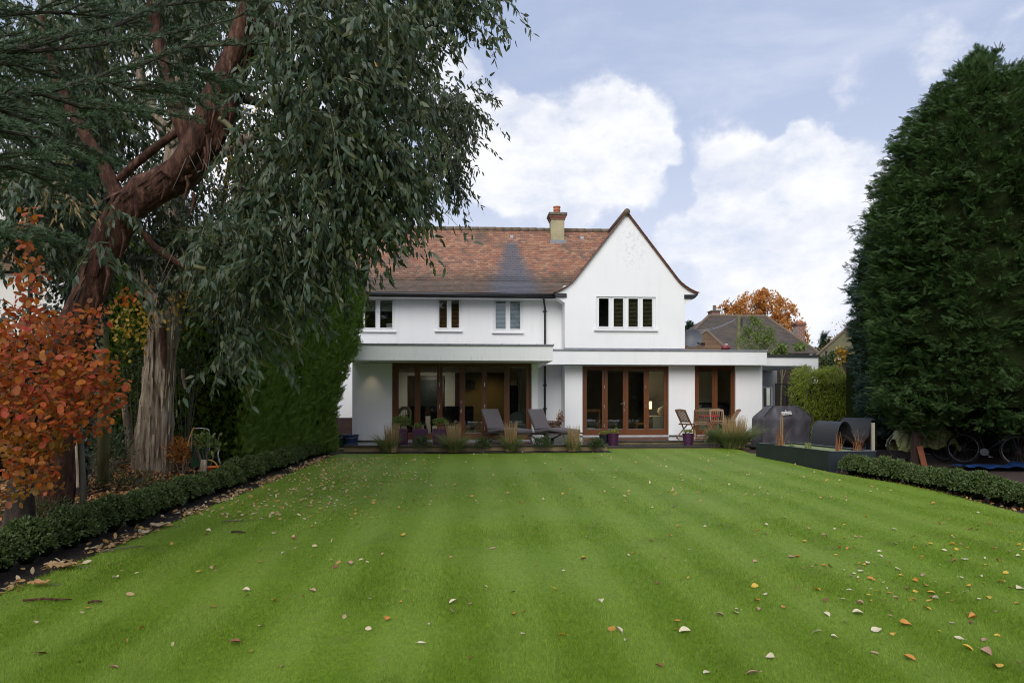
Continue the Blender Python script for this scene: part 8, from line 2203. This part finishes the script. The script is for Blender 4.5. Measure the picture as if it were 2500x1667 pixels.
# the ones that stand out, where the photograph has them
BIG = [(2211, 1531, 'orange', .10, 'large bright orange leaf standing out on the lawn at the right'), (1655, 1523, 'orange', .085, 'glossy brown orange leaf above a long cream leaf on the lawn'), (1672, 1548, 'cream', .10, 'long curled cream leaf just below a brown orange leaf'), (1494, 1543, 'orange', .085, 'flat orange leaf on the lawn right of centre'), (1836, 1651, 'pink', .10, 'pale pinkish leaf at the bottom edge of the lawn'), (1107, 1475, 'cream', .09, 'cream and red curled leaf lying left of the lawn centre'), (1107, 1500, 'pink', .085, 'pale lobed leaf just below the cream and red one'), (212, 1491, 'orange', .085, 'round rust red leaf on the lawn at the lower left'), (668, 1472, 'yellow', .07, 'slim yellow leaf on the shaded lawn'), (518, 1486, 'orange', .075, 'flat orange leaf on the shaded lawn beside a small brown one'), (344, 1540, 'orange', .08, 'folded orange brown leaf on the shaded lawn'), (573, 1575, 'brown', .09, 'star shaped rust brown leaf on the dark turf'), (945, 1517, 'orange', .07, 'curled orange leaf left of the lobed pale leaf'), (1030, 1577, 'cream', .075, 'stalked cream leaf on the lawn below centre'), (2095, 1503, 'cream', .10, 'broad cream leaf beside a small orange one at the right'), (2140, 1545, 'cream', .09, 'cream leaf with a pink stalk left of the large orange leaf'), (1995, 1549, 'cream', .09, 'pair-like cream leaf with a curled tip'), (2433, 1633, 'yellow', .10, 'greenish yellow leaf near the lower right corner'), (2408, 1600, 'pink', .085, 'tan upturned leaf above the greenish yellow one'), (1357, 1444, 'yellow', .08, 'clear yellow leaf on the middle of the lawn'), (2362, 1590, 'yellow', .085, 'slim yellow green leaf at the lower right'), (98, 1603, 'brown', .09, 'brown folded leaf at the lower left'), (1610, 1633, 'brown', .08, 'dark rust leaf near the bottom of the lawn'), (1849, 1472, 'orange', .075, 'orange leaf with a thin stalk on the right half of the lawn')]
for i, (px, py, k_, s, lab) in enumerate(BIG): leaf_at(ground_hit(px, py), k_, (i * 5) % 12, s, random.uniform(0, 6.28), lab, None) if False else None
for i, (px, py, k_, s, lab) in enumerate(BIG):
    g = ground_hit(px, py); me = LM[(i * 5) % 12].copy(); me.materials.append(LMM[k_]); o = bpy.data.objects.new('fallen_leaf', me); col.objects.link(o)
    o.location = g + Vector((0, 0, .014)); o.scale = (s * .8, s * .75, s * .9); o.rotation_euler = (random.gauss(.15, .2), random.gauss(0, .2), random.uniform(0, 6.28)); tag(o, lab, 'leaf')
cnt = 0; far = []
def place(px, py, k_=None):
    global cnt
    g = ground_hit(px, py)
    if g.y > 18.2 or g.x < lawn_l(g.y) or g.x > lawn_r(g.y) - .05: return
    k_ = k_ or random.choices(list(kinds_), (5, 2.6, 1.8, 1.3, 1.6))[0]
    s = random.choice((.6, .8, 1, 1, 1.25)) * random.uniform(.040, .062)
    if cnt < 270 and g.y < 13:
        zone = 'in the shade on the left side of the lawn' if g.x < -0.6 else 'on the open middle of the lawn' if g.x < 2.6 else 'on the right side of the lawn, well out from the border' if g.x < 5.2 else 'on the right side of the lawn near its border'
        adj = {'cream': 'small curled cream leaf', 'yellow': 'small yellow leaf', 'orange': 'small orange leaf', 'brown': 'small dark brown leaf', 'pink': 'small dull pinkish leaf'}[k_]
        leaf_at(g, k_, random.randrange(12), s, random.uniform(0, 6.28), adj + ' ' + zone, adj[6:] + ' fallen ' + zone); cnt += 1
    else: far.append(g)
for _ in range(150): place(random.gauss(2210, 190), random.gauss(1400, 70), random.choices(list(kinds_), (4, 4.2, 2, 1, 1.2))[0])
for _ in range(85): place(random.uniform(1250, 2500), 1667 - 470 * random.random() ** .6)
for _ in range(75): place(random.uniform(60, 1300), 1667 - 380 * random.random() ** .55, random.choices(list(kinds_), (2, 1.4, 1.8, 2.2, 2))[0])
for _ in range(60): place(random.gauss(620, 170), random.gauss(1265, 55), random.choices(list(kinds_), (2.5, 2.6, 2.4, 1, 1.5))[0])
for _ in range(900):
    g = Vector((random.gauss(-2.7, 0.8), random.uniform(9, 17), 0)); g.z = gz(g.y) + .006
    if lawn_l(g.y) < g.x: far.append(g)
for _ in range(420):
    g = Vector((random.uniform(-3, 7.3), random.uniform(10, 18.3), 0)); g.z = gz(g.y) + .006
    if lawn_l(g.y) < g.x < lawn_r(g.y): far.append(g)
A = arr(far) + np.array([0, 0, .022]); n = len(A)
kind(leaf_mesh('small_fallen_leaves', A, rng.normal(0, 1, (n, 3)) * np.array([1, 1, .35]), rng.normal(0, .5, (n, 3)) + np.array([0, -.25, .9]), .052 * (.5 + .8 * rng.random(n)), .032, T_OVAL, M['litter_pale']), 'stuff')
